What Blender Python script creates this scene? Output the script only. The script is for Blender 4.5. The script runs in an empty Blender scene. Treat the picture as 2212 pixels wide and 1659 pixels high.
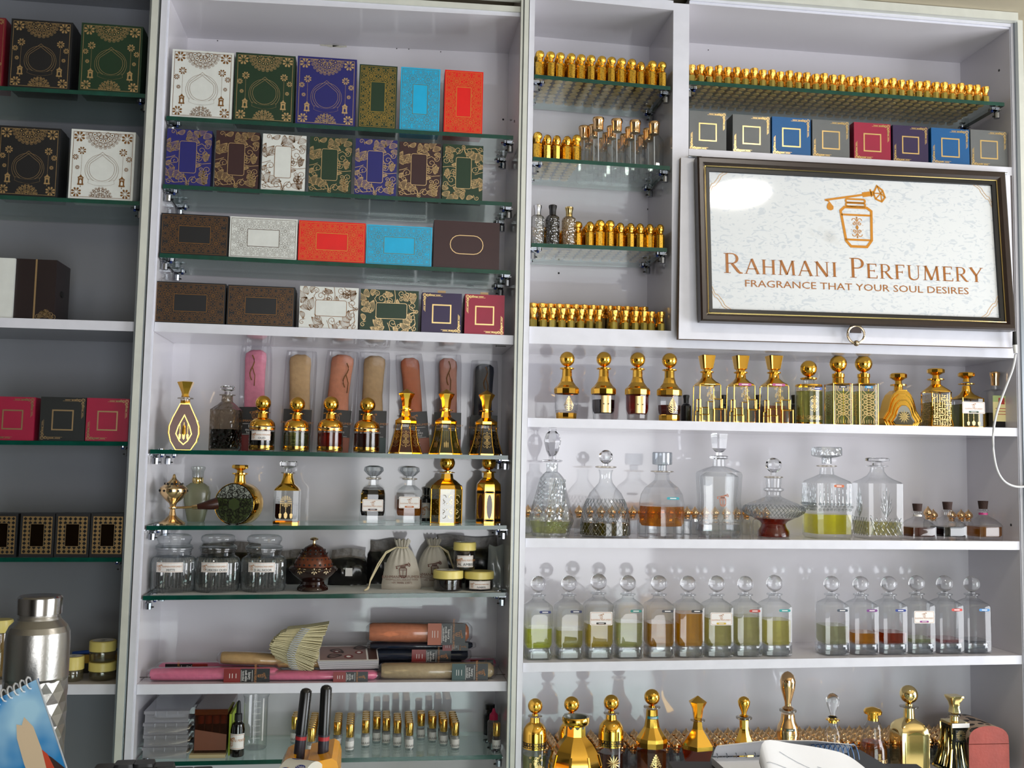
import bpy, math, random
from mathutils import Vector, Matrix
PI = math.pi
random.seed(11)
SC = bpy.context.scene
COL = SC.collection
# ------------------------------------------------------------------ camera
FP, YAW, PITCH, ROLL = 2211.0, .129206, .081821, .019781
CAMP = Vector((0, -1.75, 0))
_cy, _sy, _cp, _sp = math.cos(YAW), math.sin(YAW), math.cos(PITCH), math.sin(PITCH)
FW = Vector((_sy*_cp, _cy*_cp, _sp)); _r = Vector((_cy, -_sy, 0)); _u = _r.cross(FW)
RT = math.cos(ROLL)*_r + math.sin(ROLL)*_u
UP = -math.sin(ROLL)*_r + math.cos(ROLL)*_u
cd = bpy.data.cameras.new('camera'); cam = bpy.data.objects.new('camera', cd); COL.objects.link(cam)
cd.sensor_fit = 'HORIZONTAL'; cd.sensor_width = 36; cd.lens = FP/2212*36; cd.clip_start = .02
mw = Matrix((RT, UP, -FW)).transposed().to_4x4(); mw.translation = CAMP; cam.matrix_world = mw
SC.camera = cam
# ------------------------------------------------------------------ world, lights, exposure
SC.view_settings.view_transform = 'Standard'; SC.view_settings.look = 'None'
SC.view_settings.exposure = 0.0; SC.view_settings.gamma = 1; SC.view_settings.use_curve_mapping = False
W = bpy.data.worlds.new('sky'); SC.world = W; W.use_nodes = True
W.node_tree.nodes['Background'].inputs[0].default_value = (.75, .86, 1, 1)
W.node_tree.nodes['Background'].inputs[1].default_value = 1.3
CEIL = .878; FLOOR = -1.5
def area(name, loc, rot, sx, sy, power, col=(1, 1, 1), shape='RECTANGLE', spread=PI):
    l = bpy.data.lights.new(name, 'AREA'); l.shape = shape; l.size = sx; l.size_y = sy; l.energy = power; l.color = col; l.spread = spread
    o = bpy.data.objects.new(name, l); COL.objects.link(o); o.location = loc; o.rotation_euler = rot; return o
# daylight through the two shopfront openings (side wall on the right, and behind the camera)
area('daylight_side_window', (2.78, -1.55, -.42), (PI/2, 0, PI/2), 1.9, 1.7, 74, (.98, .98, 1))
area('daylight_shop_door', (.75, -3.78, -.50), (PI/2, 0, 0), 1.7, 1.8, 44, (1, .99, .98))
area('ceiling_lamp_light', (.93, -.852, CEIL-.036), (0, 0, 0), .17, .17, 3.2, (1, .95, .88), 'DISK')
SC.cycles.use_denoising = True
SC.cycles.max_bounces = 8; SC.cycles.diffuse_bounces = 3; SC.cycles.glossy_bounces = 4
SC.cycles.transmission_bounces = 8; SC.cycles.transparent_max_bounces = 28
SC.cycles.sample_clamp_indirect = 4; SC.cycles.caustics_refractive = True; SC.cycles.caustics_reflective = False
SC.cycles.use_adaptive_sampling = True; SC.cycles.adaptive_threshold = .03
# ------------------------------------------------------------------ projection helpers: where a thing stands, from where it shows
def pix(px, py, Y):
    d = FW + RT*((px-1106)/FP) + UP*((829.5-py)/FP)
    return CAMP + d*((Y-CAMP.y)/d.y)
def proj(p):
    v = Vector(p)-CAMP; z = v.dot(FW)
    return 1106+FP*v.dot(RT)/z, 829.5-FP*v.dot(UP)/z
def pixz(px, py, Z):
    d = FW + RT*((px-1106)/FP) + UP*((829.5-py)/FP)
    return CAMP + d*((Z-CAMP.z)/d.z)
# ------------------------------------------------------------------ materials
def hx(s, k=1.0):
    s = s.lstrip('#'); c = [int(s[i:i+2], 16)/255 for i in (0, 2, 4)]
    return tuple((((v+.055)/1.055)**2.4 if v > .04045 else v/12.92)*k for v in c)+(1,)
MT = {}
def newmat(n):
    m = bpy.data.materials.new(n); m.use_nodes = True; MT[n] = m
    return m, m.node_tree, m.node_tree.nodes, m.node_tree.links
def pm(n, col, rough=.5, metal=0, spec=.5, coat=0, bump=0, bscale=200, var=0, vscale=30, sheen=0, emit=None):
    if n in MT: return MT[n]
    m, nt, N, L = newmat(n); b = N['Principled BSDF']
    c = hx(col) if isinstance(col, str) else tuple(col)+(1,)
    b.inputs['Base Color'].default_value = c; b.inputs['Roughness'].default_value = rough
    b.inputs['Metallic'].default_value = metal; b.inputs['Specular IOR Level'].default_value = spec
    b.inputs['Coat Weight'].default_value = coat; b.inputs['Coat Roughness'].default_value = .05
    tc = N.new('ShaderNodeTexCoord')
    if var:
        t = N.new('ShaderNodeTexNoise'); t.inputs['Scale'].default_value = vscale; t.inputs['Detail'].default_value = 5
        L.new(tc.outputs['Object'], t.inputs[0])
        r = N.new('ShaderNodeMixRGB'); r.blend_type = 'MULTIPLY'; r.inputs[1].default_value = c
        cr = N.new('ShaderNodeValToRGB'); cr.color_ramp.elements[0].color = (1-var,)*3+(1,); cr.color_ramp.elements[0].position = .35; cr.color_ramp.elements[1].position = .65
        L.new(t.outputs[0], cr.inputs[0]); L.new(cr.outputs[0], r.inputs[2]); r.inputs[0].default_value = 1; L.new(r.outputs[0], b.inputs['Base Color'])
    if bump:
        t = N.new('ShaderNodeTexNoise'); t.inputs['Scale'].default_value = bscale; t.inputs['Detail'].default_value = 3
        L.new(tc.outputs['Object'], t.inputs[0])
        bp = N.new('ShaderNodeBump'); bp.inputs['Strength'].default_value = bump; bp.inputs['Distance'].default_value = .001
        L.new(t.outputs[0], bp.inputs['Height']); L.new(bp.outputs[0], b.inputs['Normal'])
    if emit:
        b.inputs['Emission Color'].default_value = hx(emit[0]); b.inputs['Emission Strength'].default_value = emit[1]
    return m
def math_(N, L, op, a, b=None):
    n = N.new('ShaderNodeMath'); n.operation = op
    for i, v in enumerate((a, b)):
        if v is None: continue
        if isinstance(v, (int, float)): n.inputs[i].default_value = v
        else: L.new(v, n.inputs[i])
    return n.outputs[0]
def gm(n, tint, edge, f0=.05, rough=.02, opaque=0, body=None, k=2.0, cut=None):
    """thin clear glass or film: tinted see-through, darker where it curves away, with a clear reflection"""
    if n in MT: return MT[n]
    m, nt, N, L = newmat(n); N.remove(N['Principled BSDF']); out = N['Material Output']
    lw = N.new('ShaderNodeLayerWeight'); lw.inputs[0].default_value = .5
    f = lw.outputs['Facing']
    mx = N.new('ShaderNodeMixRGB'); mx.inputs[1].default_value = hx(tint) if isinstance(tint, str) else tuple(tint)+(1,)
    mx.inputs[2].default_value = hx(edge) if isinstance(edge, str) else tuple(edge)+(1,)
    L.new(math_(N, L, 'POWER', f, k), mx.inputs[0])
    tr = N.new('ShaderNodeBsdfTransparent'); L.new(mx.outputs[0], tr.inputs[0])
    gl = N.new('ShaderNodeBsdfGlossy'); gl.inputs['Roughness'].default_value = rough; gl.inputs[0].default_value = (1, 1, 1, 1)
    if cut:
        tc = N.new('ShaderNodeTexCoord'); v = N.new('ShaderNodeTexVoronoi'); v.inputs['Scale'].default_value = cut
        L.new(tc.outputs['Object'], v.inputs[0]); bp = N.new('ShaderNodeBump'); bp.inputs['Distance'].default_value = .002; bp.inputs['Strength'].default_value = .7
        L.new(v.outputs[0], bp.inputs['Height']); L.new(bp.outputs[0], gl.inputs['Normal'])
        L.new(bp.outputs[0], lw.inputs['Normal'])
    fac = math_(N, L, 'ADD', math_(N, L, 'MULTIPLY', math_(N, L, 'POWER', f, 4.0), .75), f0)
    ms = N.new('ShaderNodeMixShader'); L.new(fac, ms.inputs[0]); L.new(gl.outputs[0], ms.inputs[2])
    if body:
        p = N.new('ShaderNodeBsdfPrincipled'); p.inputs['Base Color'].default_value = hx(body); p.inputs['Roughness'].default_value = .15
        tl = N.new('ShaderNodeBsdfTranslucent'); tl.inputs[0].default_value = hx(body)
        m0 = N.new('ShaderNodeMixShader'); m0.inputs[0].default_value = .5; L.new(p.outputs[0], m0.inputs[1]); L.new(tl.outputs[0], m0.inputs[2])
        m2 = N.new('ShaderNodeMixShader'); m2.inputs[0].default_value = opaque; L.new(tr.outputs[0], m2.inputs[1]); L.new(m0.outputs[0], m2.inputs[2])
        L.new(m2.outputs[0], ms.inputs[1])
    else: L.new(tr.outputs[0], ms.inputs[1])
    L.new(ms.outputs[0], out.inputs[0]); return m
def solidglass(n, col=(1, 1, 1), rough=.0):
    if n in MT: return MT[n]
    m, nt, N, L = newmat(n); b = N['Principled BSDF']; b.inputs['Base Color'].default_value = tuple(col)+(1,)
    b.inputs['Transmission Weight'].default_value = 1; b.inputs['Roughness'].default_value = rough; b.inputs['IOR'].default_value = 1.48
    return m
def spots(n, c1, c2, scale, thr, metal=1, rough=.2, kind='F1', metal2=0):
    """gilded fretwork: c1 with small c2 openings"""
    if n in MT: return MT[n]
    m, nt, N, L = newmat(n); b = N['Principled BSDF']; tc = N.new('ShaderNodeTexCoord')
    v = N.new('ShaderNodeTexVoronoi'); v.feature = kind; v.inputs['Scale'].default_value = scale
    L.new(tc.outputs['Object'], v.inputs[0])
    f = math_(N, L, 'LESS_THAN', v.outputs['Distance'], thr)
    mx = N.new('ShaderNodeMixRGB'); mx.inputs[1].default_value = hx(c1); mx.inputs[2].default_value = hx(c2); L.new(f, mx.inputs[0])
    L.new(mx.outputs[0], b.inputs['Base Color']); b.inputs['Roughness'].default_value = rough
    L.new(math_(N, L, 'SUBTRACT', metal, math_(N, L, 'MULTIPLY', f, metal-metal2)), b.inputs['Metallic'])
    return m
GOLD = pm('gold_plating', (.97, .56, .09), .09, 1)
GOLDP = pm('gold_print', (.80, .58, .26), .30, 1)
FOIL = pm('foil_print', (.78, .56, .30), .32, 1)
FOILB = pm('brown_foil', '#8a6238', .4, .5)
DGOLD = pm('dull_gold', (.78, .48, .12), .2, 1)
HAM = pm('hammered_gold', (1.0, .62, .10), .18, 1, bump=.9, bscale=500)
HAM2 = pm('embossed_gold', (.98, .56, .12), .22, 1, bump=.9, bscale=420)
PGOLD = pm('pale_gold', (.93, .72, .32), .1, 1)
ROSE = pm('rose_gold', (.88, .58, .30), .12, 1)
BRASS = pm('brass', (.80, .56, .30), .17, 1)
CHROME = pm('chrome', (.36, .38, .42), .2, 1)
STEEL = pm('brushed_steel', (.40, .39, .37), .30, 1, bump=.12, bscale=300)
FRET = spots('gilded_fretwork', '#f4c34e', '#2a200c', 430, .30, rough=.2)
AMBG = pm('gilded_glass', (.50, .40, .10), .12, .75)
BOTT = pm('gilded_base', '#eeb058', .4, .15)
WHITE = pm('white_laminate', '#e0dde3', .06, spec=.6, var=.04, vscale=6)
EDGE = pm('white_edge_band', '#dedfe9', .35, var=.05, vscale=40)
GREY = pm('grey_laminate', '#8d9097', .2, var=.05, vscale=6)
CREAM = pm('cream_painted_wood', '#d6d8cf', .28, var=.08, vscale=30)
ALU = pm('aluminium_channel', '#8f969c', .3, .7)
BLACKM = pm('black_gap', '#0c0c0d', .6)
GEDGE = pm('green_glass_edge', '#09463a', .12, spec=.6, var=.25, vscale=60)
GSH = gm('shelf_glass', (.92, .97, .955), (.72, .86, .82), .04, .01, k=3.0)
CG = gm('clear_glass', (.965, .975, .98), (.42, .45, .47), .05, k=3.0)
CGC = gm('cut_glass', (.90, .92, .93), (.38, .41, .42), .09, .03, k=2.0, cut=190)
SMOKE = gm('smoky_glass', (.80, .76, .68), (.35, .32, .28), .06)
FILM = gm('plastic_film', (.94, .94, .95), (.78, .78, .80), .05, .10, opaque=.03, body='#ffffff')
SOLID = solidglass('solid_glass', (.96, .97, .98))
CORK = pm('dark_cork', '#3b241d', .8, bump=.6, bscale=600, var=.4, vscale=400)
PAPER = pm('label_paper', '#e9e6e4', .5)
BLK = pm('black_plastic', '#121214', .3)
YLID = pm('cream_yellow_lid', '#e9d77e', .35)
TXT = pm('black_ink', '#1c1a1c', .6)
TAN = pm('tan_ink', '#b9793a', .45)
def liq(col, o=.35):
    c = hx(col)[:3]; t = tuple(min(.99, (v*1.75))**.5 for v in c)
    return gm('liquid_'+col.strip('#')+str(int(o*100)), t, tuple(v*.8 for v in t), .02, opaque=o*.45, body=col)
# ------------------------------------------------------------------ mesh builder
class D2:
    """flat drawing: filled shapes and ribbons"""
    def __init__(s): s.q = []
    def poly(s, pts, m=1): s.q.append((list(pts), m))
    def line(s, pts, w, m=1, closed=False):
        P = [Vector((p[0], p[1])) for p in pts]; n = len(P)
        if n < 2: return
        L, R = [], []
        for i in range(n):
            a = P[i-1] if (i > 0 or closed) else P[i]; c = P[(i+1) % n] if (i < n-1 or closed) else P[i]
            d1 = (P[i]-a); d2 = (c-P[i])
            if d1.length < 1e-9: d1 = d2
            if d2.length < 1e-9: d2 = d1
            if d1.length < 1e-9: return
            d1 = d1.normalized(); d2 = d2.normalized(); t = d1+d2
            t = t.normalized() if t.length > 1e-6 else d1
            nn = Vector((-t.y, t.x)); k = min(2.0, 1/max(.4, abs(nn.dot(Vector((-d1.y, d1.x))))))
            ww = w[i] if isinstance(w, (list, tuple)) else w
            L.append(P[i]+nn*ww*.5*k); R.append(P[i]-nn*ww*.5*k)
        for i in range(n if closed else n-1):
            j = (i+1) % n; s.q.append(([tuple(R[i]), tuple(R[j]), tuple(L[j]), tuple(L[i])], m))
    def rect(s, x0, y0, x1, y1, w=None, m=1):
        p = [(x0, y0), (x1, y0), (x1, y1), (x0, y1)]
        s.line(p, w, m, True) if w else s.poly(p, m)
    def rrect(s, x0, y0, x1, y1, r, w=None, m=1):
        p = []
        for cx, cy, a in ((x1-r, y0+r, -90), (x1-r, y1-r, 0), (x0+r, y1-r, 90), (x0+r, y0+r, 180)):
            for k in range(5): t = math.radians(a+k*22.5); p.append((cx+r*math.cos(t), cy+r*math.sin(t)))
        s.line(p, w, m, True) if w else s.poly(p, m)
    def circ(s, x, y, r, w=None, m=1, n=18, ry=None):
        p = [(x+r*math.cos(2*PI*k/n), y+(ry or r)*math.sin(2*PI*k/n)) for k in range(n)]
        s.line(p, w, m, True) if w else s.poly(p, m)
    def arc(s, x, y, r, a0, a1, w, m=1, n=12):
        s.line([(x+r*math.cos(math.radians(a0+(a1-a0)*k/n)), y+r*math.sin(math.radians(a0+(a1-a0)*k/n))) for k in range(n+1)], w, m)
    def curl(s, x, y, r, a0, turns=1.3, w=.5, m=1, tail=0, sgn=1):
        p = []
        for k in range(17):
            t = k/16; a = math.radians(a0)+sgn*2*PI*turns*t; rr = r*(1-.82*t); p.append((x+rr*math.cos(a), y+rr*math.sin(a)))
        if tail:
            a = math.radians(a0); tx, ty = sgn*math.sin(a), -sgn*math.cos(a)
            q = [(p[0][0]+tx*tail*u+math.cos(a)*tail*.35*u*u, p[0][1]+ty*tail*u+math.sin(a)*tail*.35*u*u) for u in (1, .75, .5, .25)]
            p = q+p
        s.line(p, w, m)
    def leaf(s, x, y, l, a, b=.3, w=.5, m=1, veins=3, bend=.25):
        ca, sa = math.cos(math.radians(a)), math.sin(math.radians(a))
        def T(u, v): v = v+bend*l*math.sin(PI*u)*.5; u = u*l; return (x+ca*u-sa*v, y+sa*u+ca*v)
        for k in range(-veins, veins+1):
            s.line([T(u/8, k/veins*b*l*math.sin(PI*(u/8)**.8)) for u in range(9)], w*(1 if abs(k) == veins else .7), m)
    def flower8(s, x, y, R, w=.35, m=1, n=8, fill=True):
        for k in range(n):
            a = 2*PI*k/n+PI/n
            p = []
            for u in range(10):
                t = 2*PI*u/10; rr = R*.68+R*.3*math.cos(t); aa = a+.26*math.sin(t)*(1.1); p.append((x+rr*math.cos(aa), y+rr*math.sin(aa)))
            if fill: s.poly(p, m)
            else: s.line(p, w, m, True)
        s.circ(x, y, R*.34, w*1.4, m, 12)
    def text(s, t, x, y, h, m=1, al='C', sx=1.0):
        vs, fs, wd = textmesh(t); ox = {'C': -wd/2, 'L': 0, 'R': -wd}[al]
        for f in fs: s.q.append(([((vs[i][0]+ox)*h*sx+x, vs[i][1]*h+y) for i in f], m))
    def add(s, d, x=0, y=0, k=1, rot=0, m=None, ky=None):
        c, n = math.cos(rot), math.sin(rot); ky = ky or k
        for p, mm in d.q: s.q.append(([(x+(a*k*c-b*ky*n), y+(a*k*n+b*ky*c)) for a, b in p], mm if m is None else m))
_tc = {}
def textmesh(t):
    if t in _tc: return _tc[t]
    c = bpy.data.curves.new('t', 'FONT'); c.body = t; c.size = 1.38; c.resolution_u = 2
    o = bpy.data.objects.new('t', c); COL.objects.link(o)
    dg = bpy.context.evaluated_depsgraph_get(); me = o.evaluated_get(dg).to_mesh()
    vs = [(v.co.x, v.co.y) for v in me.vertices]; fs = [tuple(p.vertices) for p in me.polygons]
    o.evaluated_get(dg).to_mesh_clear(); bpy.data.objects.remove(o); bpy.data.curves.remove(c)
    _tc[t] = (vs, fs, max([v[0] for v in vs] or [0])); return _tc[t]
class MB:
    def __init__(s): s.v = []; s.f = []; s.m = []
    def add(s, vs, fs, mi=0):
        o = len(s.v); s.v += [tuple(v) for v in vs]
        for i, f in enumerate(fs): s.f.append(tuple(o+k for k in f)); s.m.append(mi[i] if isinstance(mi, list) else mi)
        return s
    def box(s, x0, y0, z0, x1, y1, z1, mi=0):
        """mi: one index or six [front(-y), back, left, right, bottom, top]"""
        v = [(x0, y0, z0), (x1, y0, z0), (x1, y1, z0), (x0, y1, z0), (x0, y0, z1), (x1, y0, z1), (x1, y1, z1), (x0, y1, z1)]
        f = [(0, 1, 5, 4), (2, 3, 7, 6), (3, 0, 4, 7), (1, 2, 6, 5), (3, 2, 1, 0), (4, 5, 6, 7)]
        return s.add(v, f, mi)
    def hexa(s, c, mi=0):
        """eight corners: bottom ring (4), top ring (4)"""
        return s.add(c, [(0, 1, 5, 4), (2, 3, 7, 6), (3, 0, 4, 7), (1, 2, 6, 5), (3, 2, 1, 0), (4, 5, 6, 7)], mi)
    def loft(s, lv, w=2, h=1, n=28, ay=1.0, rot=0, p=2, c=(0, 0, 0), caps=True, flute=0, nf=0, mi=0, lean=None):
        L = []
        for e in lv:
            if e[0] == 'B':   # ball: ('B', centre z fraction, radius fraction[, mat])
                _, zc, r = e[:3]; k = 9
                for i in range(k+1):
                    a = -PI/2*.93+(PI*.5*.93+PI/2*.999)*i/k
                    L.append((zc+math.sin(a)*r*w/2/h, r*math.cos(a), e[3] if len(e) > 3 else mi, 2))
            else: L.append((e[0], e[1], e[2] if len(e) > 2 and e[2] is not None else mi, e[3] if len(e) > 3 else p))
        o = len(s.v)
        for z, r, _, pp in L:
            for k in range(n):
                a = 2*PI*k/n+rot; ca, sa = math.cos(a), math.sin(a)
                q = 1.0 if pp == 2 else 1/((abs(ca)**pp+abs(sa)**pp)**(1/pp))
                if flute: q *= 1+flute*math.cos(nf*a)
                x, y = r*w/2*q*ca, r*w/2*q*sa*ay
                lx = lean(z) if lean else 0
                s.v.append((c[0]+x+lx, c[1]+y, c[2]+z*h))
        for i in range(len(L)-1):
            for k in range(n):
                a, b = o+i*n+k, o+i*n+(k+1) % n; s.f.append((a, b, b+n, a+n)); s.m.append(L[i][2])
        if caps:
            s.f.append(tuple(o+k for k in range(n))[::-1]); s.m.append(L[0][2])
            e = o+(len(L)-1)*n; s.f.append(tuple(e+k for k in range(n))); s.m.append(L[-2][2])
        return s
    def tube(s, pts, r, n=8, mi=0):
        P = [Vector(p) for p in pts]; o = len(s.v); m = len(P); up = Vector((0, 0, 1))
        for i in range(m):
            t = (P[min(i+1, m-1)]-P[max(i-1, 0)]).normalized()
            a = t.cross(up); a = a.normalized() if a.length > .1 else t.cross(Vector((0, 1, 0))).normalized(); b = t.cross(a)
            rr = r[i] if isinstance(r, (list, tuple)) else r
            for k in range(n): q = 2*PI*k/n; s.v.append(tuple(P[i]+a*rr*math.cos(q)+b*rr*math.sin(q)))
        for i in range(m-1):
            for k in range(n): a, b = o+i*n+k, o+i*n+(k+1) % n; s.f.append((a, b, b+n, a+n)); s.m.append(mi)
        s.f.append(tuple(o+k for k in range(n))[::-1]); s.m.append(mi)
        e = o+(m-1)*n; s.f.append(tuple(e+k for k in range(n))); s.m.append(mi); return s
    def prism(s, pts, y0, y1, mi=0, me=None):
        """outline in x-z, pushed from y0 (front) to y1"""
        n = len(pts); v = [(x, y0, z) for x, z in pts]+[(x, y1, z) for x, z in pts]
        f = [tuple(range(n)), tuple(range(2*n-1, n-1, -1))]+[(i, n+i, n+(i+1) % n, (i+1) % n) for i in range(n)]
        me = mi if me is None else me
        return s.add(v, f, [mi, mi]+[me]*n)
    def draw(s, d, O=(0, 0, 0), U=(1, 0, 0), V=(0, 0, 1), off=.0003, mm=None, f=None):
        O = Vector(O); U = Vector(U); V = Vector(V); N_ = U.cross(V).normalized()
        for p, m in d.q:
            if f: vs = [f(a, b, off*(m if m < 8 else 8)) for a, b in p]
            else: vs = [O+U*a+V*b+N_*off*(.6+.4*m) for a, b in p]
            s.add(vs, [tuple(range(len(vs)))], m if mm is None else mm[m])
        return s
    def build(s, name, mats, parent=None, loc=None, smooth=35, rot=None):
        me = bpy.data.meshes.new(name); me.from_pydata(s.v, [], s.f)
        for m in mats: me.materials.append(m)
        me.polygons.foreach_set('material_index', s.m)
        if smooth: me.polygons.foreach_set('use_smooth', [True]*len(s.f)); me.set_sharp_from_angle(angle=math.radians(smooth))
        me.update()
        o = bpy.data.objects.new(name, me); COL.objects.link(o)
        if parent: o.parent = parent
        if loc: o.location = loc
        if rot: o.rotation_euler = rot
        return o
def tag(o, label, cat, group=None, kind=None):
    if label: o['label'] = label
    if cat: o['category'] = cat
    if group: o['group'] = group
    if kind: o['kind'] = kind
    return o
def thing(name, label, cat, loc=(0, 0, 0), rz=0, group=None, rx=0, ry=0):
    o = bpy.data.objects.new(name, None); COL.objects.link(o); o.empty_display_size = .01
    o.location = loc; o.rotation_euler = (rx, ry, rz); return tag(o, label, cat, group)
def struct(o): o['kind'] = 'structure'; return o
def dup(root, loc, rz=0, label=None, group=None, kids=None, sc=None):
    kids = kids if kids is not None else root.children
    r = root.copy(); COL.objects.link(r); r.location = loc; r.rotation_euler = (0, 0, rz)
    if sc: r.scale = sc
    if label: r['label'] = label
    if group: r['group'] = group
    for c in kids:
        k = c.copy(); COL.objects.link(k); k.parent = r
    return r
# ------------------------------------------------------------------ cabinet measures
BK = .166                      # inner depth of the cabinets
def xa(*pts): return sum(pix(a, b, 0).x for a, b in pts)/len(pts)
XA0 = xa((332, 0), (308, 400), (290, 760), (265, 1250)); XA1 = xa((370, 0), (348, 420), (329, 740), (316, 1020), (303, 1300))
XB0 = xa((1124, 80), (1116, 405), (1111, 730), (1103, 1020), (1099, 1300)); XB1 = xa((1157, 90), (1152, 370), (1142, 700), (1137, 930), (1132, 1180), (1127, 1480))
XC0 = xa((1457, 25), (1452.6, 365), (1447, 715)); XC1 = xa((1489.5, 25), (1487, 321))
XD = xa((2179, 63), (2180, 200), (2199, 770), (2204, 1180), (2208, 1440))
XL = -1.32; ZB = -.72
ZT2 = (pix(1124, 36, 0).z); ZT3 = pix(1457, 22.3, 0).z; ZT4a = pix(1490, 8, 0).z; ZT4b = pix(2179, 63, 0).z
class Shelf:
    def __init__(s, pl, pr, x0, x1, th):
        a = pix(*pl, 0); b = pix(*pr, 0); s.k = (b.z-a.z)/(b.x-a.x); s.a = a; s.x0, s.x1, s.th = x0, x1, th
    def z(s, x): return s.a.z+s.k*(x-s.a.x)
    def corners(s, y0, y1, x0=None, x1=None, th=None):
        x0 = s.x0 if x0 is None else x0; x1 = s.x1 if x1 is None else x1; th = th or s.th
        z0, z1 = s.z(x0), s.z(x1)
        return [(x0, y0, z0-th), (x1, y0, z1-th), (x1, y1, z1-th), (x0, y1, z0-th), (x0, y0, z0), (x1, y0, z1), (x1, y1, z1), (x0, y1, z0)]
GT = .007
SH = {
 '1a': Shelf((0, 185), (320, 202.5), XL, XA0-.004, GT), '1b': Shelf((0, 420.6), (305, 434.7), XL, XA0-.004, GT),
 '1c': Shelf((0, 686), (289, 695), XL, XA0, .016), '1d': Shelf((0, 951.3), (277, 954), XL, XA0-.004, GT),
 '1e': Shelf((0, 1204.7), (265, 1204.7), XL, XA0-.004, GT), '1f': Shelf((0, 1479), (252, 1478), XL, XA0, .016),
 '2a': Shelf((365, 250), (1113, 292.8), XA1+.003, XB0-.008, GT), '2b': Shelf((351, 397), (1113, 437), XA1+.003, XB0-.008, GT),
 '2c': Shelf((344, 546.5), (1098, 584), XA1+.003, XB0-.008, GT), '2d': Shelf((334, 695.4), (1107, 724.6), XA1, XB0, .016),
 '2e': Shelf((324, 970.8), (1100, 984), XA1+.003, XB0-.006, GT), '2f': Shelf((316, 1135.8), (1098, 1135.2), XA1+.003, XB0-.006, GT),
 '2g': Shelf((308, 1287.4), (1095, 1280.4), XA1+.003, XB0-.006, GT), '2h': Shelf((296, 1478.6), (1093, 1472), XA1, XB0, .016),
 '2i': Shelf((296, 1647.4), (1083, 1631), XA1+.003, XB0-.006, GT),
 '3a': Shelf((1157, 160), (1450, 186), XB1+.002, XC0-.004, GT), '3b': Shelf((1153.6, 338), (1447, 358.4), XB1+.002, XC0-.004, GT),
 '3c': Shelf((1148, 524.3), (1441, 535.3), XB1+.002, XC0-.008, GT),
 '4a': Shelf((1489, 173), (2168, 220.7), XC1+.002, XD-.012, GT), '4b': Shelf((1487, 321), (2181, 361), XC1, XD, .016),
 '4r': Shelf((1142, 704.8), (2194, 739), XB1, XD, .030),
 '4c': Shelf((1137.5, 902.5), (2200, 924.6), XB1, XD, .0155), '4d': Shelf((1132.5, 1162.5), (2203, 1169.5), XB1, XD, .0155),
 '4e': Shelf((1128, 1432), (2208, 1415.8), XB1, XD, .0155), '4f': Shelf((1126, 1697), (2211, 1672), XB1, XD, .016),
}
# ------------------------------------------------------------------ the room
def slab(name, a, b, mat, **k):
    o = MB().box(*a, *b).build(name, [mat], smooth=0); struct(o); return o
WALLM = pm('warm_wall_paint', '#cfc9ba', .7, var=.06, vscale=3)
CEILM = pm('beige_ceiling_paint', '#bdb39c', .6, var=.05, vscale=2)
FLOORM = pm('pale_bounce_floor_tile', '#cfc6b8', .3, var=.08, vscale=4)  # unseen floor, coloured pale so it bounces light up under the shelves
slab('floor', (-1.9, -3.9, FLOOR-.05), (2.9, .5, FLOOR), FLOORM)
slab('ceiling', (-1.9, -3.9, CEIL), (2.9, .5, CEIL+.05), CEILM)
slab('wall_left', (-1.95, -3.9, FLOOR), (-1.9, .5, CEIL), pm('dim_wall_panel', '#5d5a56', .6))
slab('wall_back', (-1.9, .30, FLOOR), (2.9, .35, CEIL), WALLM)
# right wall with a wide window opening, front wall with the shop door opening
o = MB().box(2.85, -3.9, FLOOR, 2.9, .3, -1.4).box(2.85, -3.9, .68, 2.9, .3, CEIL).box(2.85, -.55, -1.4, 2.9, .3, .68).box(2.85, -3.9, -1.4, 2.9, -2.6, .68).build('wall_right', [WALLM], smooth=0); struct(o)
o = MB().box(-1.9, -3.95, FLOOR, -.15, -3.9, CEIL).box(1.65, -3.95, FLOOR, 2.9, -3.9, CEIL).box(-.15, -3.95, .65, 1.65, -3.9, CEIL).build('wall_front', [WALLM], smooth=0); struct(o)
# dark shop fittings on the far side of the room, as the gilded balls mirror them
DARKW = pm('dark_wood_cabinet', '#2b2119', .4, var=.3, vscale=20)
t = thing('wall_cabinet', 'tall dark wooden cabinet on the far side of the shop, behind the camera', 'cabinet', (-1.2, -3.6, FLOOR))
MB().box(-.6, -.28, 0, .6, .28, 2.0).build('body', [DARKW], t, smooth=0)
for k in range(2):
    MB().box(-.58+.59*k, .28, .05, -.01+.59*k, .30, 1.95).build('door', [DARKW], t, smooth=0)
# ceiling lamp
t = thing('ceiling_lamp', 'round white ceiling lamp above the shop counter', 'lamp', (.93, -.852, CEIL))
MB().loft([(0, 1), (-.03, 1), (-.033, .9)], 0.20, 1, 40).build('lamp_rim', [EDGE], t)
MB().loft([(-.0331, .88), (-.0345, .86)], 0.20, 1, 40).build('diffuser', [pm('lamp_diffuser', '#ffffff', .5, emit=('#fff2dd', 9))], t)
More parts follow.
